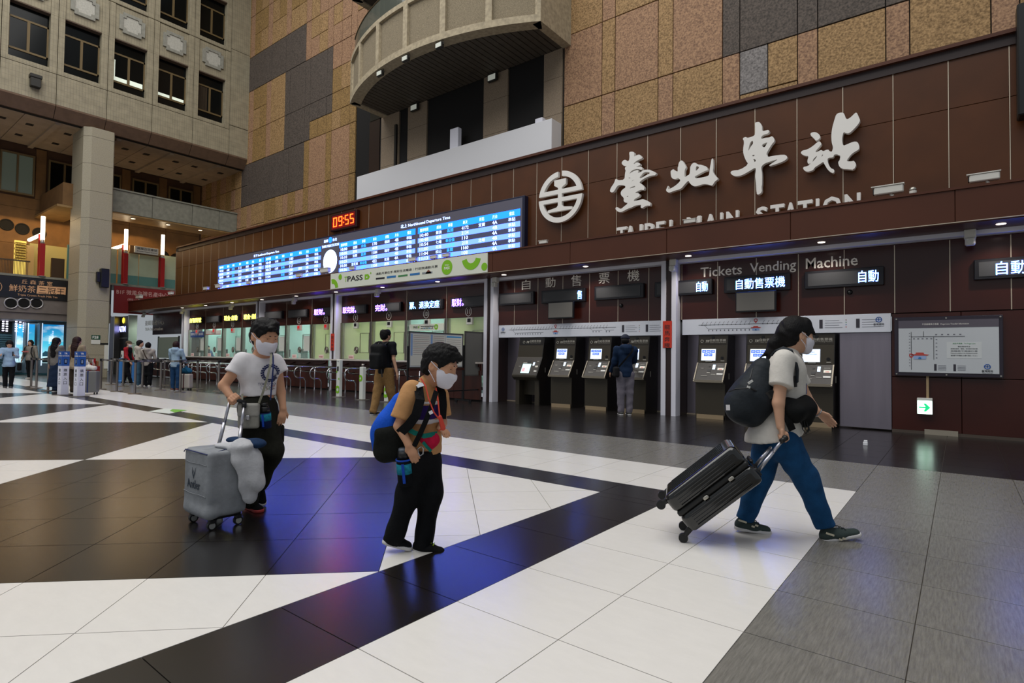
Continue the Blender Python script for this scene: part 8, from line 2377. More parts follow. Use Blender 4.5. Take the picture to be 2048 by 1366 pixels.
for (t0, t1, nm) in ((0.0, 0.46, 'back_shell'), (0.54, 1.0, 'front_shell')):
 c = Q + LL * (Lg / 2 + 0.02) - TT * Tk * (t0 + t1) / 2 + WW * Wd / 2
 G = Field(0.006)
 G.rbox(c, (Lg / 2, Tk * (t1 - t0) / 2, Wd / 2), (LL, TT, WW), 0.040, 0.01)
 sh = soft(nm, G, M_GLOSS, sc3)
 for k in range(5):
  for (ws, nn) in ((-0.002, -WW),):
   a = Q + LL * 0.09 - TT * Tk * (t0 + (t1 - t0) * (0.2 + 0.15 * k)) + WW * ws
   MB().tube([a, a + LL * (Lg - 0.14)], 0.0035, 6).build('rib', M_GLOSS, sh)
 if nm == 'front_shell':
  for k in range(6):
   a = Q + LL * 0.09 - TT * (Tk + 0.001) + WW * (0.06 + 0.056 * k)
   MB().tube([a, a + LL * (Lg - 0.14)], 0.005, 6).build('rib', M_GLOSS, sh)
G = Field(0.006).rbox(ctr, (Lg / 2 - 0.006, Tk * 0.07, Wd / 2 - 0.006), (LL, TT, WW), 0.015)
soft('zip_band', G, M_MATT, sc3)
for k in range(2):
 G = Field(0.005).rbox(Q + LL * (0.24 + 0.2 * k) - TT * Tk * 0.46 - WW * 0.004, (0.02, 0.012, 0.008), (LL, TT, WW), 0.005)
 soft('lock', G, M_SILV, sc3)
for (tt, ww, on_floor) in ((0.12, 0.06, True), (0.12, Wd - 0.06, True), (0.88, 0.06, False), (0.88, Wd - 0.06, False)):
 m0 = Q + LL * 0.02 - TT * Tk * tt + WW * ww
 wc = m0 - LL * 0.045 + (TT * 0.0)
 if on_floor: wc = Vector((wc.x, wc.y, 0.030))
 G = Field(0.005).cap(m0 + LL * 0.03, wc, 0.024, 0.014, 0.01)
 soft('wheel_fork', G, M_MATT, sc3)
 w_ = MB().cyl(wc - WW * 0.013, wc + WW * 0.013, 0.030, n=20).build('wheel', M_BLACK, sc3)
 MB().cyl(wc - WW * 0.015, wc + WW * 0.015, 0.017, n=14).build('hub', M_MATT, w_)
top = Q + LL * (Lg + 0.02) - TT * Tk * 0.16
for ww in (0.12, 0.28):
 a = top + WW * ww
 b = gR + WW * (ww - 0.20) * 0.8 - LL * 0.015
 MB().cyl(a, a + (b - a) * 0.6, 0.0125, n=12).build('handle_tube', M_ALU, sc3, smooth=True)
 MB().cyl(a + (b - a) * 0.55, b, 0.0105, n=12).build('handle_tube', M_ALU, sc3, smooth=True)
MB().cyl(gR - WW * 0.085, gR + WW * 0.085, 0.016, n=14).build('handle_grip', M_BLACK, sc3, smooth=True)
for ww in (-0.075, 0.075):
 MB().cyl(gR + WW * ww, gR + WW * ww - LL * 0.04, 0.016, n=12).build('handle_joint', M_BLACK, sc3, smooth=True)
G = Field(0.005).cap(top - TT * Tk * 0.25 + WW * 0.12 + LL * 0.012, top - TT * Tk * 0.25 + WW * 0.28 + LL * 0.012, 0.013, 0.013, 0.01)
soft('carry_handle', G, M_MATT, sc3)
G = Field(0.005).rbox(top + WW * 0.2 - LL * 0.002, (0.012, 0.03, 0.11), (LL, TT, WW), 0.008)
soft('handle_bezel', G, M_MATT, sc3)
# ================================================================== people further back
def walker(label, base, H, facing, top, bottom, shoes, hair='short', hairm=None, skin=None, stride=0.0, arms=((0, 0, 0.1), (0, 0, 0.1)), h=0.012,
   long_sleeve=True, lean=0.0, head_pitch=0.0, head_turn=0.0, mask=False, baggy=1.0, coat=0.0, hood=False, skirt=False, back_leg_lift=0.0):
 base = Vector((base[0], base[1], 0))
 fc = Vector((facing[0], facing[1], 0)).normalized()
 rt = Vector((fc.y, -fc.x, 0))
 who = empty('person', base, label, 'person')
 Lx = fc * (lean * H)
 at = lambda f_, r_, z: base + fc * f_ * H + rt * r_ * H + Z3 * z * H
 pel = at(0, 0, 0.52)
 sh = [at(lean, -0.112, 0.815), at(lean, 0.112, 0.815)]
 hp = [at(0, -0.05, 0.51), at(0, 0.05, 0.51)]
 kn = [at(stride * 0.42, -0.055, 0.285), at(-stride * 0.30, 0.055, 0.285)]
 an = [at(stride, -0.05, 0.05), at(-stride, 0.05, 0.05 + back_leg_lift)]
 hd = at(lean * 1.15 + 0.012, 0, 0.925)
 a_ = head_turn
 hf = (fc * math.cos(a_) + rt * math.sin(a_) - Z3 * head_pitch).normalized()
 s = H / 1.65 * 1.05
 sk = skin or M_SKIN2
 B = Field(h)
 head_prims(B, hd, hf, Z3, s)
 B.cap(at(lean, 0, 0.84), hd - Z3 * 0.05 * s - hf * 0.02, 0.048 * s, 0.05 * s, 0.03)
 torso(B, sh[0], sh[1], pel, fc, 0.07 * H, 0.065 * H, 0.075 * H)
 el, wr, tp = [], [], []
 for i, sg in enumerate((-1, 1)):
  ua, la, out = arms[i]
  d1 = (fc * math.sin(ua) - Z3 * math.cos(ua) + rt * sg * out).normalized()
  d2 = (fc * math.sin(ua + la) - Z3 * math.cos(ua + la) + rt * sg * (out - 0.25 * (la > 0.5))).normalized()
  e = sh[i] + d1 * 0.17 * H; w_ = e + d2 * 0.145 * H; t_ = w_ + d2 * 0.105 * H
  el.append(e); wr.append(w_); tp.append(t_)
  B.cap(sh[i], e, 0.026 * H, 0.021 * H, 0.02); B.cap(e, w_, 0.021 * H, 0.015 * H, 0.015)
  hand(B, w_, t_, -rt * sg, max(0.0085, h * 0.7), 0.8, 0.22, thumb=-sg if False else sg, scale=1.0)
 leg(B, [hp[0], kn[0], an[0]], [0.045 * H, 0.03 * H, 0.022 * H]); leg(B, [hp[1], kn[1], an[1]], [0.045 * H, 0.03 * H, 0.022 * H])
 body = soft('body', B, sk, who)
 T_ = Field(h)
 torso(T_, sh[0], sh[1], pel, fc, 0.076 * H, 0.078 * H, 0.085 * H, inf=0.012, flat=0.82)
 if coat: T_.cap(pel + Z3 * 0.05, pel - Z3 * coat * H, 0.085 * H, 0.11 * H, 0.04)
 for i in range(2):
  if long_sleeve:
   T_.cap(sh[i], el[i], 0.042 * H, 0.036 * H, 0.03); T_.cap(el[i], wr[i], 0.036 * H, 0.028 * H, 0.02, None, False, True)
  else:
   T_.cap(sh[i], sh[i] + (el[i] - sh[i]) * 0.75, 0.040 * H, 0.042 * H, 0.03, None, False, True)
 if hood:
  T_.cap(at(lean - 0.035, -0.04, 0.84), at(lean - 0.035, 0.04, 0.84), 0.04 * H, 0.04 * H, 0.03)
  T_.cap(at(lean - 0.055, 0, 0.83), at(lean - 0.06, 0, 0.78), 0.05 * H, 0.03 * H, 0.03)
 T_.plane(at(0, 0, 0.475 - coat), -Z3)
 T_.noise(0.006, 30, int(H * 1000) % 97)
 soft('jacket' if long_sleeve else 'tshirt', T_, top, who)
 L_ = Field(h)
 L_.cap(at(0, 0, 0.53), at(0, 0, 0.50), 0.078 * H, 0.082 * H, 0.03, (fc, 0.85))
 if skirt:
  L_.cap(at(0, 0, 0.5), at(0.0, 0, 0.09), 0.08 * H, 0.125 * H, 0.03, None, False, True)
 for i in range(2):
  leg(L_, [hp[i], kn[i], an[i]], [0.058 * H * baggy, 0.043 * H * baggy, 0.036 * H * baggy], 0.03)
 L_.plane(at(0, 0, 0.545), Z3)
 L_.noise(0.005, 30, 7)
 soft('trousers' if not skirt else 'long_skirt', L_, bottom, who)
 for i in range(2):
  hl = an[i] - fc * 0.045 * H - Z3 * 0.05 * H
  if i == 1 and back_leg_lift:
   shoe(who, an[i] - fc * 0.05 * H - Z3 * 0.02 * H, an[i] + fc * 0.06 * H - Z3 * 0.055 * H, 0.043, shoes, shoes, fine=max(0.007, h * 0.7))
  else:
   hl.z = 0.0
   shoe(who, hl, hl + fc * 0.155 * H, 0.045, shoes, None, fine=max(0.007, h * 0.7))
 hm = hairm or M_HAIR
 r1, f1, u1 = basis(hf, Z3); ax = (r1, f1, u1)
 G = Field(min(h, 0.010))
 if hair in ('short', 'bob', 'long', 'bun', 'bald'):
  G.ell(hd + u1 * 0.034 * s - f1 * 0.018 * s, (0.087 * s, 0.108 * s, 0.098 * s), ax, 0.02)
  G.ell(hd - u1 * 0.02 * s - f1 * 0.05 * s, (0.080 * s, 0.062 * s, 0.075 * s), ax, 0.03)
  if hair == 'bob':
   for sg in (-1, 1):
    G.cap(hd + u1 * 0.03 * s + r1 * sg * 0.07 * s - f1 * 0.015, hd - u1 * 0.085 * s + r1 * sg * 0.072 * s - f1 * 0.01, 0.034 * s, 0.034 * s, 0.02)
   G.cap(hd - f1 * 0.06 * s, hd - f1 * 0.05 * s - u1 * 0.09 * s, 0.075 * s, 0.06 * s, 0.03)
  if hair == 'long':
   G.cap(hd - f1 * 0.07 * s + u1 * 0.02, hd - f1 * 0.10 * s - u1 * 0.18 * s, 0.085 * s, 0.10 * s, 0.03, (f1, 0.6))
   G.cap(hd - f1 * 0.10 * s - u1 * 0.18 * s, hd - f1 * 0.12 * s - u1 * 0.40 * s, 0.10 * s, 0.075 * s, 0.03, (f1, 0.5))
  if hair == 'bun':
   G.ell(hd - f1 * 0.13 * s + u1 * 0.03 * s, (0.045 * s, 0.045 * s, 0.055 * s), ax, 0.01)
  G.ell(hd - u1 * 0.05 * s + f1 * 0.075 * s, (0.082 * s, 0.078 * s, 0.105 * s), ax, 0.008).sub()
  if hair == 'bald':
   G.ell(hd + u1 * 0.12 * s - f1 * 0.03 * s, (0.05 * s, 0.075 * s, 0.045 * s), ax, 0.01).sub()
  G.noise(0.003, 90, 3)
  soft('hair', G, hm, who)
 if hair == 'cap':
  G.ell(hd - u1 * 0.01 * s - f1 * 0.03 * s, (0.082 * s, 0.085 * s, 0.07 * s), ax, 0.02)
  G.ell(hd - u1 * 0.05 * s + f1 * 0.075 * s, (0.084 * s, 0.08 * s, 0.105 * s), ax, 0.008).sub()
  soft('hair', G, hm, who)
  C_ = Field(min(h, 0.009))
  C_.ell(hd + u1 * 0.045 * s - f1 * 0.008 * s, (0.088 * s, 0.106 * s, 0.085 * s), ax, 0.01)
  C_.cap(hd + u1 * 0.055 * s + f1 * 0.085 * s, hd + u1 * 0.045 * s + f1 * 0.15 * s, 0.06 * s, 0.045 * s, 0.01, (u1, 0.2))
  C_.plane(hd + u1 * 0.028 * s, -u1)
  soft('cap', C_, mat('cap_navy', '161c30', 0.8) if hairm is None else mat('cap_brown', '4a3a28', 0.8), who)
 face_details(who, hd, hf, Z3, s, mask=mask, lips=not mask)
 return who, dict(at=at, sh=sh, el=el, wr=wr, tp=tp, hd=hd, fc=fc, rt=rt, H=H)
def gx(px, py): return PF(px, py)
FWH = Vector((_f.x, _f.y, 0)).normalized()
def dirw(a, b): v = _r * a + FWH * b; return (v.x, v.y)
M_SHOEG = cloth('shoe_grey', '4a4a48')
M_SHOEB = cloth('shoe_black', '101012')
w_, A = walker('man in navy hooded jacket and cap at a vending machine', gx(1250, 830), 1.70, dirw(-0.05, 1.0), cloth('jacket_navy_hood', '14263f'), cloth('trousers_grey', '6d6871'), M_SHOEG, hair='cap', arms=((0.2, 0.5, 0.12), (0.55, 0.85, 0.15)), h=0.010, hood=True, head_pitch=0.15, baggy=1.15, head_turn=0.35, mask=False)
sb = empty('shoulder_bag', A['at'](0.02, -0.16, 0.5), 'black shoulder bag on the man at the vending machine', 'bag')
soft('bag', Field(0.010).rbox(A['at'](-0.06, -0.13, 0.535), (0.05, 0.13, 0.11), (A['rt'], A['fc'], Z3), 0.04), cloth('bag_black', '131316'), sb)
MB().strip([A['at'](-0.08, -0.10, 0.60), A['at'](-0.105, -0.02, 0.70), A['at'](-0.09, 0.06, 0.79), A['at'](-0.02, 0.09, 0.85)], 0.035, 0.008, -A['fc']).build('strap', cloth('strap_black', '0d0d0f'), sb)
w_, A = walker('man in black shirt and khaki trousers walking to the counters', gx(768, 829), 1.74, dirw(0.45, 0.9), cloth('tshirt_black', '101218'), cloth('trousers_khaki', '8a6a42', noise=0.15), cloth('shoe_charcoal', '2c2b2b'), hair='bald', arms=((0.05, 0.25, 0.16), (-0.1, 0.3, 0.16)), h=0.010, long_sleeve=False, stride=-0.13, baggy=1.2, head_turn=0.2)
bp = empty('backpack', A['at'](-0.12, 0, 0.5), 'large black backpack on the man in khaki trousers', 'backpack')
G = Field(0.010)
G.rbox(A['at'](-0.135, 0.02, 0.675), (0.165, 0.105, 0.25), (A['rt'], A['fc'], Z3), 0.075)
G.rbox(A['at'](-0.195, 0.02, 0.62), (0.13, 0.05, 0.15), (A['rt'], A['fc'], Z3), 0.045, 0.04)
G.noise(0.004, 30, 2)
soft('main_bag', G, cloth('backpack_black', '0a0b0d', 0.7, noise=0.3), bp)
MB().tube([A['at'](-0.12, -0.03, 0.815), A['at'](-0.125, 0.0, 0.845), A['at'](-0.125, 0.04, 0.845), A['at'](-0.12, 0.07, 0.815)], 0.014, 8).build('grab_handle', M_BLACK, bp)
for sg in (-1, 1):
 MB().strip([A['at'](-0.10, 0.055 * sg + 0.01, 0.80), A['at'](-0.03, 0.07 * sg, 0.845), A['at'](0.055, 0.075 * sg, 0.80), A['at'](0.075, 0.08 * sg, 0.68), A['at'](-0.02, 0.10 * sg, 0.58)], 0.05, 0.010, [Z3, Z3, A['fc'], A['fc'], A['rt'] * sg]).build('shoulder_strap', M_BLACK, bp)
 MB().strip([A['at'](-0.17, 0.09 * sg, 0.53), A['at'](-0.165, 0.10 * sg, 0.44)], 0.028, 0.006, -A['fc']).build('hanging_strap', M_BLACK, bp)
w_, A = walker('woman with long black hair and dark wide trousers seen from behind', gx(110, 783), 1.60, dirw(0.15, 1.0), cloth('cardigan_grey', '6f6a66'), cloth('trousers_navy_wide', '18263c'), M_SHOEB, hair='long', arms=((0.1, 0.1, 0.25), (0.2, 0.4, 0.12)), skirt=True, stride=0.06)
w_, A = walker('woman with long auburn hair in a beige coat from behind', gx(151, 786), 1.62, dirw(0.10, 1.0), cloth('coat_beige', '8f7f69'), cloth('trousers_brown', '3a2f26'), M_SHOEB, hair='long', hairm=M_HAIRB, arms=((0.0, 0.2, 0.2), (0.25, 0.5, 0.2)), coat=0.05, baggy=1.3)
w_, A = walker('woman in pale blue jacket looking down at her phone', gx(16, 777), 1.52, dirw(0.55, -0.8), cloth('jacket_pale_blue', '8ea6bf'), M_PANTS_BLACK, M_SHOEG, hair='bob', arms=((0.35, 1.45, 0.1), (0.35, 1.45, 0.1)), head_pitch=0.75, coat=0.02, stride=0.04)
MB().bbox(A['tp'][0].x - 0.04, A['tp'][0].x + 0.04, A['tp'][0].y - 0.012, A['tp'][0].y + 0.012, A['tp'][0].z - 0.05, A['tp'][0].z + 0.09, 0.006).build('phone', M_BLACK, label='dark phone held by the woman in pale blue', cat='phone', loc=A['tp'][0])
hb = empty('shoulder_bag', A['at'](0.05, 0.15, 0.45), 'black bag at the hip of the woman in pale blue', 'bag')
soft('bag', Field(0.012).rbox(A['at'](0.0, -0.17, 0.45), (0.05, 0.11, 0.12), (A['rt'], A['fc'], Z3), 0.04), cloth('bag_black', '131316'), hb)
MB().strip([A['at'](0.0, -0.165, 0.5), A['at'](0.02, -0.15, 0.66), A['at'](0.0, -0.13, 0.83)], 0.02, 0.006, -A['rt']).build('strap', M_BLACK, hb)
w_, A = walker('woman in grey hooded sweatshirt with a red printed line', gx(59, 758), 1.66, dirw(0.05, -1.0), cloth('hoodie_grey', '827c72'), M_PANTS_BLACK, cloth('shoe_pale', 'a09890'), hair='bob', arms=((0.0, 0.1, 0.25), (0.0, 0.1, 0.25)), hood=True, stride=0.05)
c = A['at'](0.085, 0, 0.70)
MB().box(c.x - 0.02, c.x + 0.0, c.y - 0.20, c.y + 0.20, c.z - 0.02, c.z + 0.03).build('printed_line', mat('print_redwhite', 'b4635c', 0.7), w_)
for sg in (-1, 1):
 MB().strip([A['at'](0.0, 0.085 * sg, 0.86), A['at'](0.075, 0.085 * sg, 0.80), A['at'](0.095, 0.09 * sg, 0.68), A['at'](0.06, 0.105 * sg, 0.56)], 0.045, 0.012, A['fc']).build('backpack_strap', M_BLACK, w_)
w_, A = walker('person in red and black jacket and cap facing right', gx(254, 768), 1.62, dirw(0.95, 0.2), cloth('jacket_red', '9a2028'), M_PANTS_BLACK, M_SHOEB, hair='cap', hairm=M_HAIRB, mask=True, stride=-0.10, arms=((0.1, 0.5, 0.1), (0.1, 0.5, 0.1)), head_pitch=0.1)
V_ = Field(0.012)
torso(V_, A['sh'][0], A['sh'][1], A['at'](0, 0, 0.52), A['fc'], 0.078 * A['H'], 0.08 * A['H'], 0.086 * A['H'], inf=0.016, flat=0.82)
V_.plane(A['at'](0.0, 0, 0.7), -A['fc'] * 1.0 - Z3 * 0.2)
soft('black_front', V_, cloth('vest_black', '121212'), w_)
w_, A = walker('man in white jacket and jeans facing his companion', gx(277, 773), 1.62, dirw(0.8, 0.4), cloth('jacket_white_grey', 'b0a79c'), cloth('jeans_grey_blue', '3a5568'), cloth('shoe_white', 'bdb9b4'), hair='short', arms=((0.2, 0.6, 0.1), (0.2, 0.7, 0.1)), hood=True)
w_, A = walker('companion in grey hooded jacket and black trousers from behind', gx(294, 774), 1.54, dirw(-0.15, 1.0), cloth('jacket_stone', '9c948c'), M_PANTS_BLACK, cloth('shoe_white', 'bdb9b4'), hair='short', arms=((0.2, 0.6, 0.1), (0.2, 0.7, 0.1)), hood=True, baggy=1.2)
MB().strip([A['at'](-0.06, -0.08, 0.83), A['at'](-0.10, 0.0, 0.68), A['at'](-0.07, 0.09, 0.54)], 0.03, 0.010, -A['fc']).build('bag_strap', cloth('strap_brown', '3a2e28'), w_)
w_, A = walker('woman in pale blue hooded jacket and jeans from behind', gx(350, 781), 1.56, dirw(0.05, 1.0), cloth('jacket_sky', '93aabd'), cloth('jeans_dark', '1f3f63'), cloth('shoe_rust', '6b4538'), hair='bob', hairm=M_HAIRB, arms=((0.25, 0.7, 0.15), (0.25, 0.7, 0.15)), hood=True)
w_, A = walker('clerk in blue uniform with tied hair at the service counter', PY(415, 720, 12.35), 1.55, dirw(0.9, -0.35), cloth('uniform_blue', '1d4a74'), M_PANTS_BLACK, M_SHOEB, hair='bun', arms=((0.4, 1.0, 0.1), (0.4, 1.0, 0.1)))
def trolley(base, w_, d_, h_, m, label, yaw=0.0, hub=None, dark=None):
 base = Vector((base.x, base.y, 0))
 t = empty('suitcase', base, label, 'suitcase')
 e1 = _r * math.cos(yaw) + FWH * math.sin(yaw); e2 = Vector((-e1.y, e1.x, 0))
 G = Field(0.010).rbox(base + Z3 * (0.06 + h_ / 2), (w_ / 2, d_ / 2, h_ / 2), (e1, e2, Z3), 0.035)
 soft('shell', G, m, t)
 soft('zip_band', Field(0.010).rbox(base + Z3 * (0.06 + h_ / 2), (w_ * 0.06, d_ / 2 + 0.004, h_ / 2 + 0.004), (e1, e2, Z3), 0.01), dark or M_BLACK, t)
 for a in (-1, 1):
  for b in (-1, 1):
   c = base + e1 * a * (w_ / 2 - 0.05) + e2 * b * (d_ / 2 - 0.04)
   MB().cyl(c + Z3 * 0.03 - e1 * 0.012, c + Z3 * 0.03 + e1 * 0.012, 0.03, n=12).build('wheel', M_BLACK, t)
  MB().cyl(base + e1 * a * 0.07 + Z3 * (h_ + 0.05), base + e1 * a * 0.07 + Z3 * (h_ + 0.40), 0.010, n=8).build('handle_tube', M_ALU, t, smooth=True)
 MB().cyl(base - e1 * 0.09 + Z3 * (h_ + 0.40), base + e1 * 0.09 + Z3 * (h_ + 0.40), 0.014, n=8).build('handle_grip', M_BLACK, t)
 return t
trolley(gx(371, 780), 0.36, 0.24, 0.46, mat('shell_cream', 'b5aca2', 0.4), 'cream suitcase with dark red trim beside the sky blue jacket', dark=mat('trim_maroon', '4a1a22', 0.5))
c = gx(371, 780)
hb = empty('hand_bag', c + Z3 * 0.55, 'crumpled blue bag lying on the cream suitcase', 'bag')
G = Field(0.010).cap(c + Z3 * 0.62 - _r * 0.09, c + Z3 * 0.62 + _r * 0.09, 0.085, 0.095, 0.03).cap(c + Z3 * 0.70, c + Z3 * 0.76, 0.06, 0.03, 0.04).noise(0.012, 40, 5)
soft('bag', G, cloth('bag_teal_blue', '1d5878', noise=0.25), hb)
trolley(gx(178, 789), 0.42, 0.26, 0.60, mat('shell_grey', '6a6a68', 0.4), 'large grey suitcase beside the woman in the beige coat', yaw=0.3, dark=mat('trim_blue', '22305c', 0.5))
c = gx(178, 789)
tb = empty('tissue_bundle', c + Z3 * 0.66, 'pale bundle lying on the large grey suitcase', 'bag')
G = Field(0.010).cap(c + Z3 * 0.74 - _r * 0.10, c + Z3 * 0.74 + _r * 0.12, 0.075, 0.07, 0.03).cap(c + Z3 * 0.80 - _r * 0.03, c + Z3 * 0.85, 0.04, 0.02, 0.03).noise(0.010, 40, 9)
soft('bundle', G, cloth('bundle_white', 'c4bfb8'), tb)
M_STAN = mat('stanchion_steel', '8f8780', 0.3, 0.9)
M_BELT = mat('belt_grey', '55504c', 0.6)
def stan_mesh():
 return [('base', MB().lathe((0, 0, 0), [(0.17, 0), (0.17, 0.012), (0.15, 0.022), (0.04, 0.03), (0.0, 0.03)], 20).mesh('b'), M_STAN), ('post', MB().cyl((0, 0, 0.02), (0, 0, 0.92), 0.033, n=14).mesh('p'), M_STAN),
   ('belt_head', MB().lathe((0, 0, 0.90), [(0.036, 0), (0.042, 0.01), (0.042, 0.075), (0.03, 0.085), (0.0, 0.085)], 14).mesh('h'), M_BLACK)]
SM = stan_mesh()
for n_, me, m in SM:
 me.materials.append(m)
def stanchion(px, py, label):
 b = gx(px, py)
 t = empty('queue_stanchion', (b.x, b.y, 0), label, 'stanchion', 'steel queue stanchions')
 for n_, me, m in SM:
  o = bpy.data.objects.new(n_, me); COL.objects.link(o); o.parent = t
 return Vector((b.x, b.y, 0))
CH = [
 [(62, 773.5, 'leftmost, behind the grey hooded woman'), (72.5, 776.5, 'second from the left'), (96, 781.8, 'left of the left blue topped sign')],
 [(201, 779, 'right of the large grey suitcase'), (233.5, 783.2, 'nearest before the red jacket'), (269.5, 788.2, 'front one before the couple'), (321, 780.8, 'left of the sky blue jacket'), (360, 785.2, 'in front of the cream suitcase'), (394.5, 778.6, 'right of the cream suitcase'), (437, 783, 'left of the boy with the grey suitcase')],
 [(222, 769.5, 'in the back row beside the column'), (246, 773, 'in the back row before the kiosk'), (260.5, 764.2, 'farthest in the back row'), (284.5, 776.6, 'in the back row between the couple'), (328.4, 771.2, 'in the back row by the grey board')]]
for chain in CH:
 pts = []
 for (px_, py_, lab) in chain:
  pts.append(stanchion(px_, py_, 'steel queue stanchion ' + lab))
 for k in range(len(pts) - 1):
  a, b = pts[k], pts[k + 1]
  d = (b - a).normalized()
  nrm = Vector((d.y, -d.x, 0))
  t = empty('queue_belt', (a + b) / 2 + Z3 * 0.93, 'grey retractable belt from the stanchion ' + chain[k][2], 'belt', 'retractable queue belts')
  MB().strip([a + d * 0.045 + Z3 * 0.945, (a + b) / 2 + Z3 * 0.935, b - d * 0.045 + Z3 * 0.945], 0.055, 0.003, nrm).build('webbing', M_BELT, t)
  L = (b - a).length
  for q in range(max(1, int(L / 0.5))):
   p = a + d * (0.25 + 0.5 * q) + Z3 * 0.94
   if (p - a).length > L - 0.2: continue
   for sd in (-1, 1):
    MB().strip([p + nrm * 0.003 * sd, p + d * 0.22 + nrm * 0.003 * sd], 0.018, 0.001, nrm * sd).build('belt_print', mat('belt_white', 'b9b6b0', 0.6), t)
M_SBLUE = mat('sign_blue', '1f4f96', 0.5); M_SWHITE = mat('sign_white_post', 'cfd0dc', 0.5)
def entrance(px_, py_, label):
 b = gx(px_, py_); b = Vector((b.x, b.y, 0))
 t = empty('entrance_sign', b, label, 'sign', 'blue topped entrance signs')
 ang = math.radians(12)
 e1 = Vector((math.cos(ang), math.sin(ang), 0)); e2 = Vector((-e1.y, e1.x, 0))
 hw = 0.092
 def bx(z0, z1, w, m, nm):
  vs = [b + e1 * a * w + e2 * c * w + Z3 * z for z in (z0, z1) for (a, c) in ((-1, -1), (1, -1), (1, 1), (-1, 1))]
  return MB().add(vs, [(0, 3, 2, 1), (4, 5, 6, 7), (0, 1, 5, 4), (1, 2, 6, 5), (2, 3, 7, 6), (3, 0, 4, 7)]).build(nm, m, t)
 MB().lathe(b, [(0.24, 0), (0.24, 0.015), (0.0, 0.02)], 24).build('base', M_STAN, t)
 bx(0.02, 0.80, hw, M_SWHITE, 'white_shaft'); bx(0.80, 1.20, hw, M_SBLUE, 'blue_head')
 f_front = lambda a, c, d: (e1.x * a - e2.x * d * -1 * -1 + 0, e1.y * a - e2.y * d, c)
 for nrm, ux in ((-e2, e1), (e1, e2)):
  fn = (lambda n_, u_: (lambda a, c, d: (u_.x * a + n_.x * d, u_.y * a + n_.y * d, c)))(nrm, ux)
  for k, chh in enumerate('購票入口'):
   lettering('character', chh, M_INK, t, b + nrm * (hw + 0.001) + Z3 * (0.64 - 0.115 * k), 0.085, fn, align='c', ext=0.001, bold=0.01)
  lettering('lettering', 'TR', M_SIGN_WHITE, t, b + nrm * (hw + 0.001) + Z3 * 1.12, 0.045, fn, align='c', ext=0.001, bold=0.03)
  lettering('lettering', '臺灣鐵路', M_SIGN_WHITE, t, b + nrm * (hw + 0.001) + Z3 * 1.06, 0.03, fn, align='c', width=0.17, ext=0.001)
  p = b + nrm * (hw + 0.002)
  MB().strip([p + Z3 * 0.86, p + Z3 * 0.99], 0.07, 0.002, nrm).build('phone_icon', M_BLACK, t)
  MB().strip([p + nrm * 0.002 + Z3 * 0.885, p + nrm * 0.002 + Z3 * 0.975], 0.04, 0.002, nrm).build('phone_icon_screen', mat('icon_screen', '7a8ca8', 0.5), t)
entrance(125.5, 790, 'blue topped white entrance sign behind which the black haired woman walks')
entrance(158, 793, 'blue topped white entrance sign before the woman in the beige coat')
M_PW = mat('post_white', 'd0d3cc', 0.5); M_PG = mat('tpass_green', '7ab51d', 0.5)
def pass_post(px_, py_, h_, label, knob, rings):
 b = gx(px_, py_); b = Vector((b.x, b.y, 0))
 t = empty('pass_post', b, label, 'post', 'white green pass posts')
 MB().lathe(b, [(0.19, 0), (0.19, 0.012), (0.05, 0.02), (0.0, 0.02)], 24).build('base', M_STAN, t)
 MB().bbox(b.x - 0.075, b.x + 0.075, b.y - 0.05, b.y + 0.05, 0.02, h_, 0.008).build('shaft', M_PW, t)
 if knob:
  MB().cyl(b + Z3 * h_, b + Z3 * (h_ + 0.08), 0.04, n=14).build('head', M_STAN, t, smooth=True)
 else:
  MB().box(b.x - 0.035, b.x + 0.035, b.y - 0.056, b.y - 0.05, h_ * 0.70, h_ * 0.82).build('phone_icon', M_BLACK, t)
  lettering('lettering', 'TPASS', mat('ink_soft', '6a6a74', 0.7), t, (b.x - 0.05, b.y - 0.051, h_ - 0.06), 0.025, 'y', ext=0.001)
 for (dx, z, R, ri_) in rings:
  pts = []
  for k in range(24):
   a_ = 2 * math.pi * k / 24
   pts.append((min(b.x + 0.074, max(b.x - 0.074, b.x + dx + R * math.cos(a_))), z + R * math.sin(a_)))
  hole = [(b.x + dx + ri_ * math.cos(2 * math.pi * k / 16), z + ri_ * math.sin(2 * math.pi * k / 16)) for k in range(16)]
  if abs(dx) + ri_ > 0.07: hole = None
  MB().prism(pts, [hole] if hole else [], lambda u, v, q: (u, q, v), b.y - 0.054, b.y - 0.05).build('green_ring', M_PG, t, fix=True)
pass_post(677.8, 794.5, 1.06, 'tall white green pass post left of the queue rails of window eight', False, [(0.0, 0.22, 0.11, 0.05), (-0.05, 0.72, 0.03, 0.01), (0.05, 0.52, 0.03, 0.01)])
pass_post(724.4, 800, 0.88, 'low white green pass post with a steel knob', True, [(-0.03, 0.58, 0.09, 0.035)])
pass_post(774.5, 804, 0.92, 'white green pass post hidden behind the khaki trousers', False, [(-0.02, 0.24, 0.13, 0.05)])
dR = depth_of(gx(926, 805)); dL = dR / 1.10
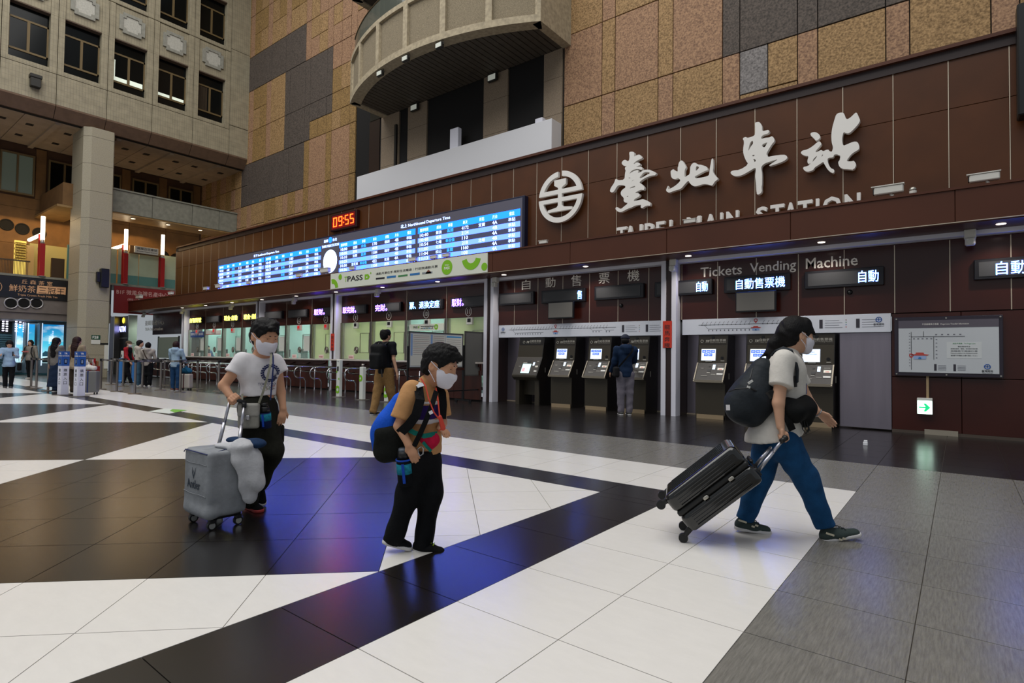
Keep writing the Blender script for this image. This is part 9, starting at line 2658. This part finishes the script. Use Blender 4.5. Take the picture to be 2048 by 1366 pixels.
def board(pxl, pxr, yt_l, yb_l, yt_r, yb_r, dl, dr, label, m, notices, zb):
 L0, R0 = PD(pxl, 700, dl), PD(pxr, 700, dr)
 zt = (PD(pxl, yt_l, dl).z + PD(pxr, yt_r, dr).z) / 2; zb = (PD(pxl, yb_l, dl).z + PD(pxr, yb_r, dr).z) / 2
 L0.z = R0.z = 0
 e = (R0 - L0).normalized(); n = Vector((e.y, -e.x, 0)); W = (R0 - L0).length
 t = empty('notice_board', (L0 + R0) / 2, label, 'notice board', 'rolling notice boards')
 def bx(u0, u1, z0, z1, t0, t1, mm, nm):
  vs = [L0 + e * u + n * d + Z3 * z for z in (z0, z1) for (u, d) in ((u0, t0), (u1, t0), (u1, t1), (u0, t1))]
  return MB().add(vs, [(0, 1, 2, 3), (7, 6, 5, 4), (4, 5, 1, 0), (5, 6, 2, 1), (6, 7, 3, 2), (7, 4, 0, 3)]).build(nm, mm, t, fix=True)
 bx(0.02, W - 0.02, zb + 0.02, zt - 0.02, -0.01, 0.012, m, 'panel')
 for (a, b, c, d) in ((0, W, zt - 0.03, zt), (0, W, zb, zb + 0.03), (0, 0.03, zb, zt), (W - 0.03, W, zb, zt)):
  bx(a, b, c, d, -0.015, 0.02, mat('frame_grey', '44423f', 0.5), 'frame_bar')
 for u in (-0.03, W + 0.0):
  bx(u, u + 0.03, 0.08, zt * 0.8, -0.02, 0.015, M_BLACK, 'post')
  bx(u - 0.005, u + 0.035, 0.05, 0.09, -0.28, 0.28, M_BLACK, 'foot')
  for d in (-0.25, 0.25):
   c = L0 + e * (u + 0.015) + n * d + Z3 * 0.03
   MB().cyl(c - e * 0.012, c + e * 0.012, 0.03, n=12).build('caster', M_BLACK, t)
 bx(0, W, 0.30, 0.33, -0.015, 0.015, M_BLACK, 'cross_bar')
 if notices:
  bx(0, W, zb - 0.06, zb, 0.0, 0.06, M_WOOD, 'tray')
  for k, (a, b) in enumerate(((0.03, 0.36), (0.38, 0.64), (0.66, 0.97))):
   s_ = bx(W * a, W * b, zb + 0.06, zt - 0.06, 0.012, 0.016, M_PAPER, 'sheet')
   if k < 2:
    bx(W * a, W * (a + 0.03), zb + 0.30, zt - 0.06, 0.016, 0.018, mat('sheet_blue', '7f9cc8', 0.6), 'blue_margin')
    for r_ in range(11):
     zz = zt - 0.10 - r_ * 0.045
     if zz < zb + 0.3: break
     bx(W * (a + 0.045), W * (b - 0.015), zz, zz + 0.006, 0.016, 0.018, mat('ink_rose', 'a07078', 0.7) if r_ % 2 else mat('ink_soft', '6a6a74', 0.7), 'text_row')
   else:
    bx(W * a + 0.02, W * b - 0.02, zt - 0.11, zt - 0.075, 0.016, 0.018, mat('sheet_cyan', '3f8fc8', 0.6), 'title_line')
    for r_ in range(8):
     bx(W * a + 0.03, W * b - 0.04, zt - 0.17 - r_ * 0.05, zt - 0.165 - r_ * 0.05, 0.016, 0.018, mat('ink_soft', '6a6a74', 0.7), 'text_row')
board(817, 925.5, 661.5, 736, 668.5, 736, dL, dR, 'framed notice board full of timetable sheets on wheels', mat('board_white', 'b9bcc0', 0.5), True, 1.0)
board(929, 977.5, 662.5, 751, 664.5, 751.5, dR * 1.0, dR * 1.05, 'blank grey board on wheels right of the timetable board', mat('board_blank_grey', '5e5d5a', 0.6), False, 0.8)
c0, c1, c2, c3 = PF(296, 823), PF(330, 817), PF(374, 820.5), PF(338, 827.5)
t = empty('floor_sticker', (c0 + c2) / 2, 'white and green direction sticker on the floor behind the grey suitcase', 'sticker')
MB().add([Vector((p.x, p.y, 0.0015)) for p in (c0, c1, c2, c3)], [(0, 3, 2, 1)]).build('sheet', mat('sticker_white', 'd0d6cc', 0.4), t, fix=True)
lerp = lambda a, b, f_: a + (b - a) * f_
MB().add([Vector((p.x, p.y, 0.0025)) for p in (lerp(c0, c2, 0.55), lerp(c1, c2, 0.35), c2, lerp(c3, c2, 0.3))], [(0, 1, 2, 3)]).build('green_arrow', mat('sticker_green', '6fae3c', 0.4), t, fix=True)
c = PF(1731, 891)
t = empty('small_box', c, 'small white carton standing alone on the black tiles', 'box')
MB().bbox(c.x - 0.028, c.x + 0.028, c.y - 0.02, c.y + 0.02, 0, 0.05, 0.004).build('carton', mat('carton_white', 'dcdce0', 0.5), t)
MB().bbox(c.x - 0.02, c.x + 0.025, c.y - 0.015, c.y + 0.015, 0.05, 0.075, 0.003).build('lid', mat('carton_white', 'dcdce0', 0.5), t)
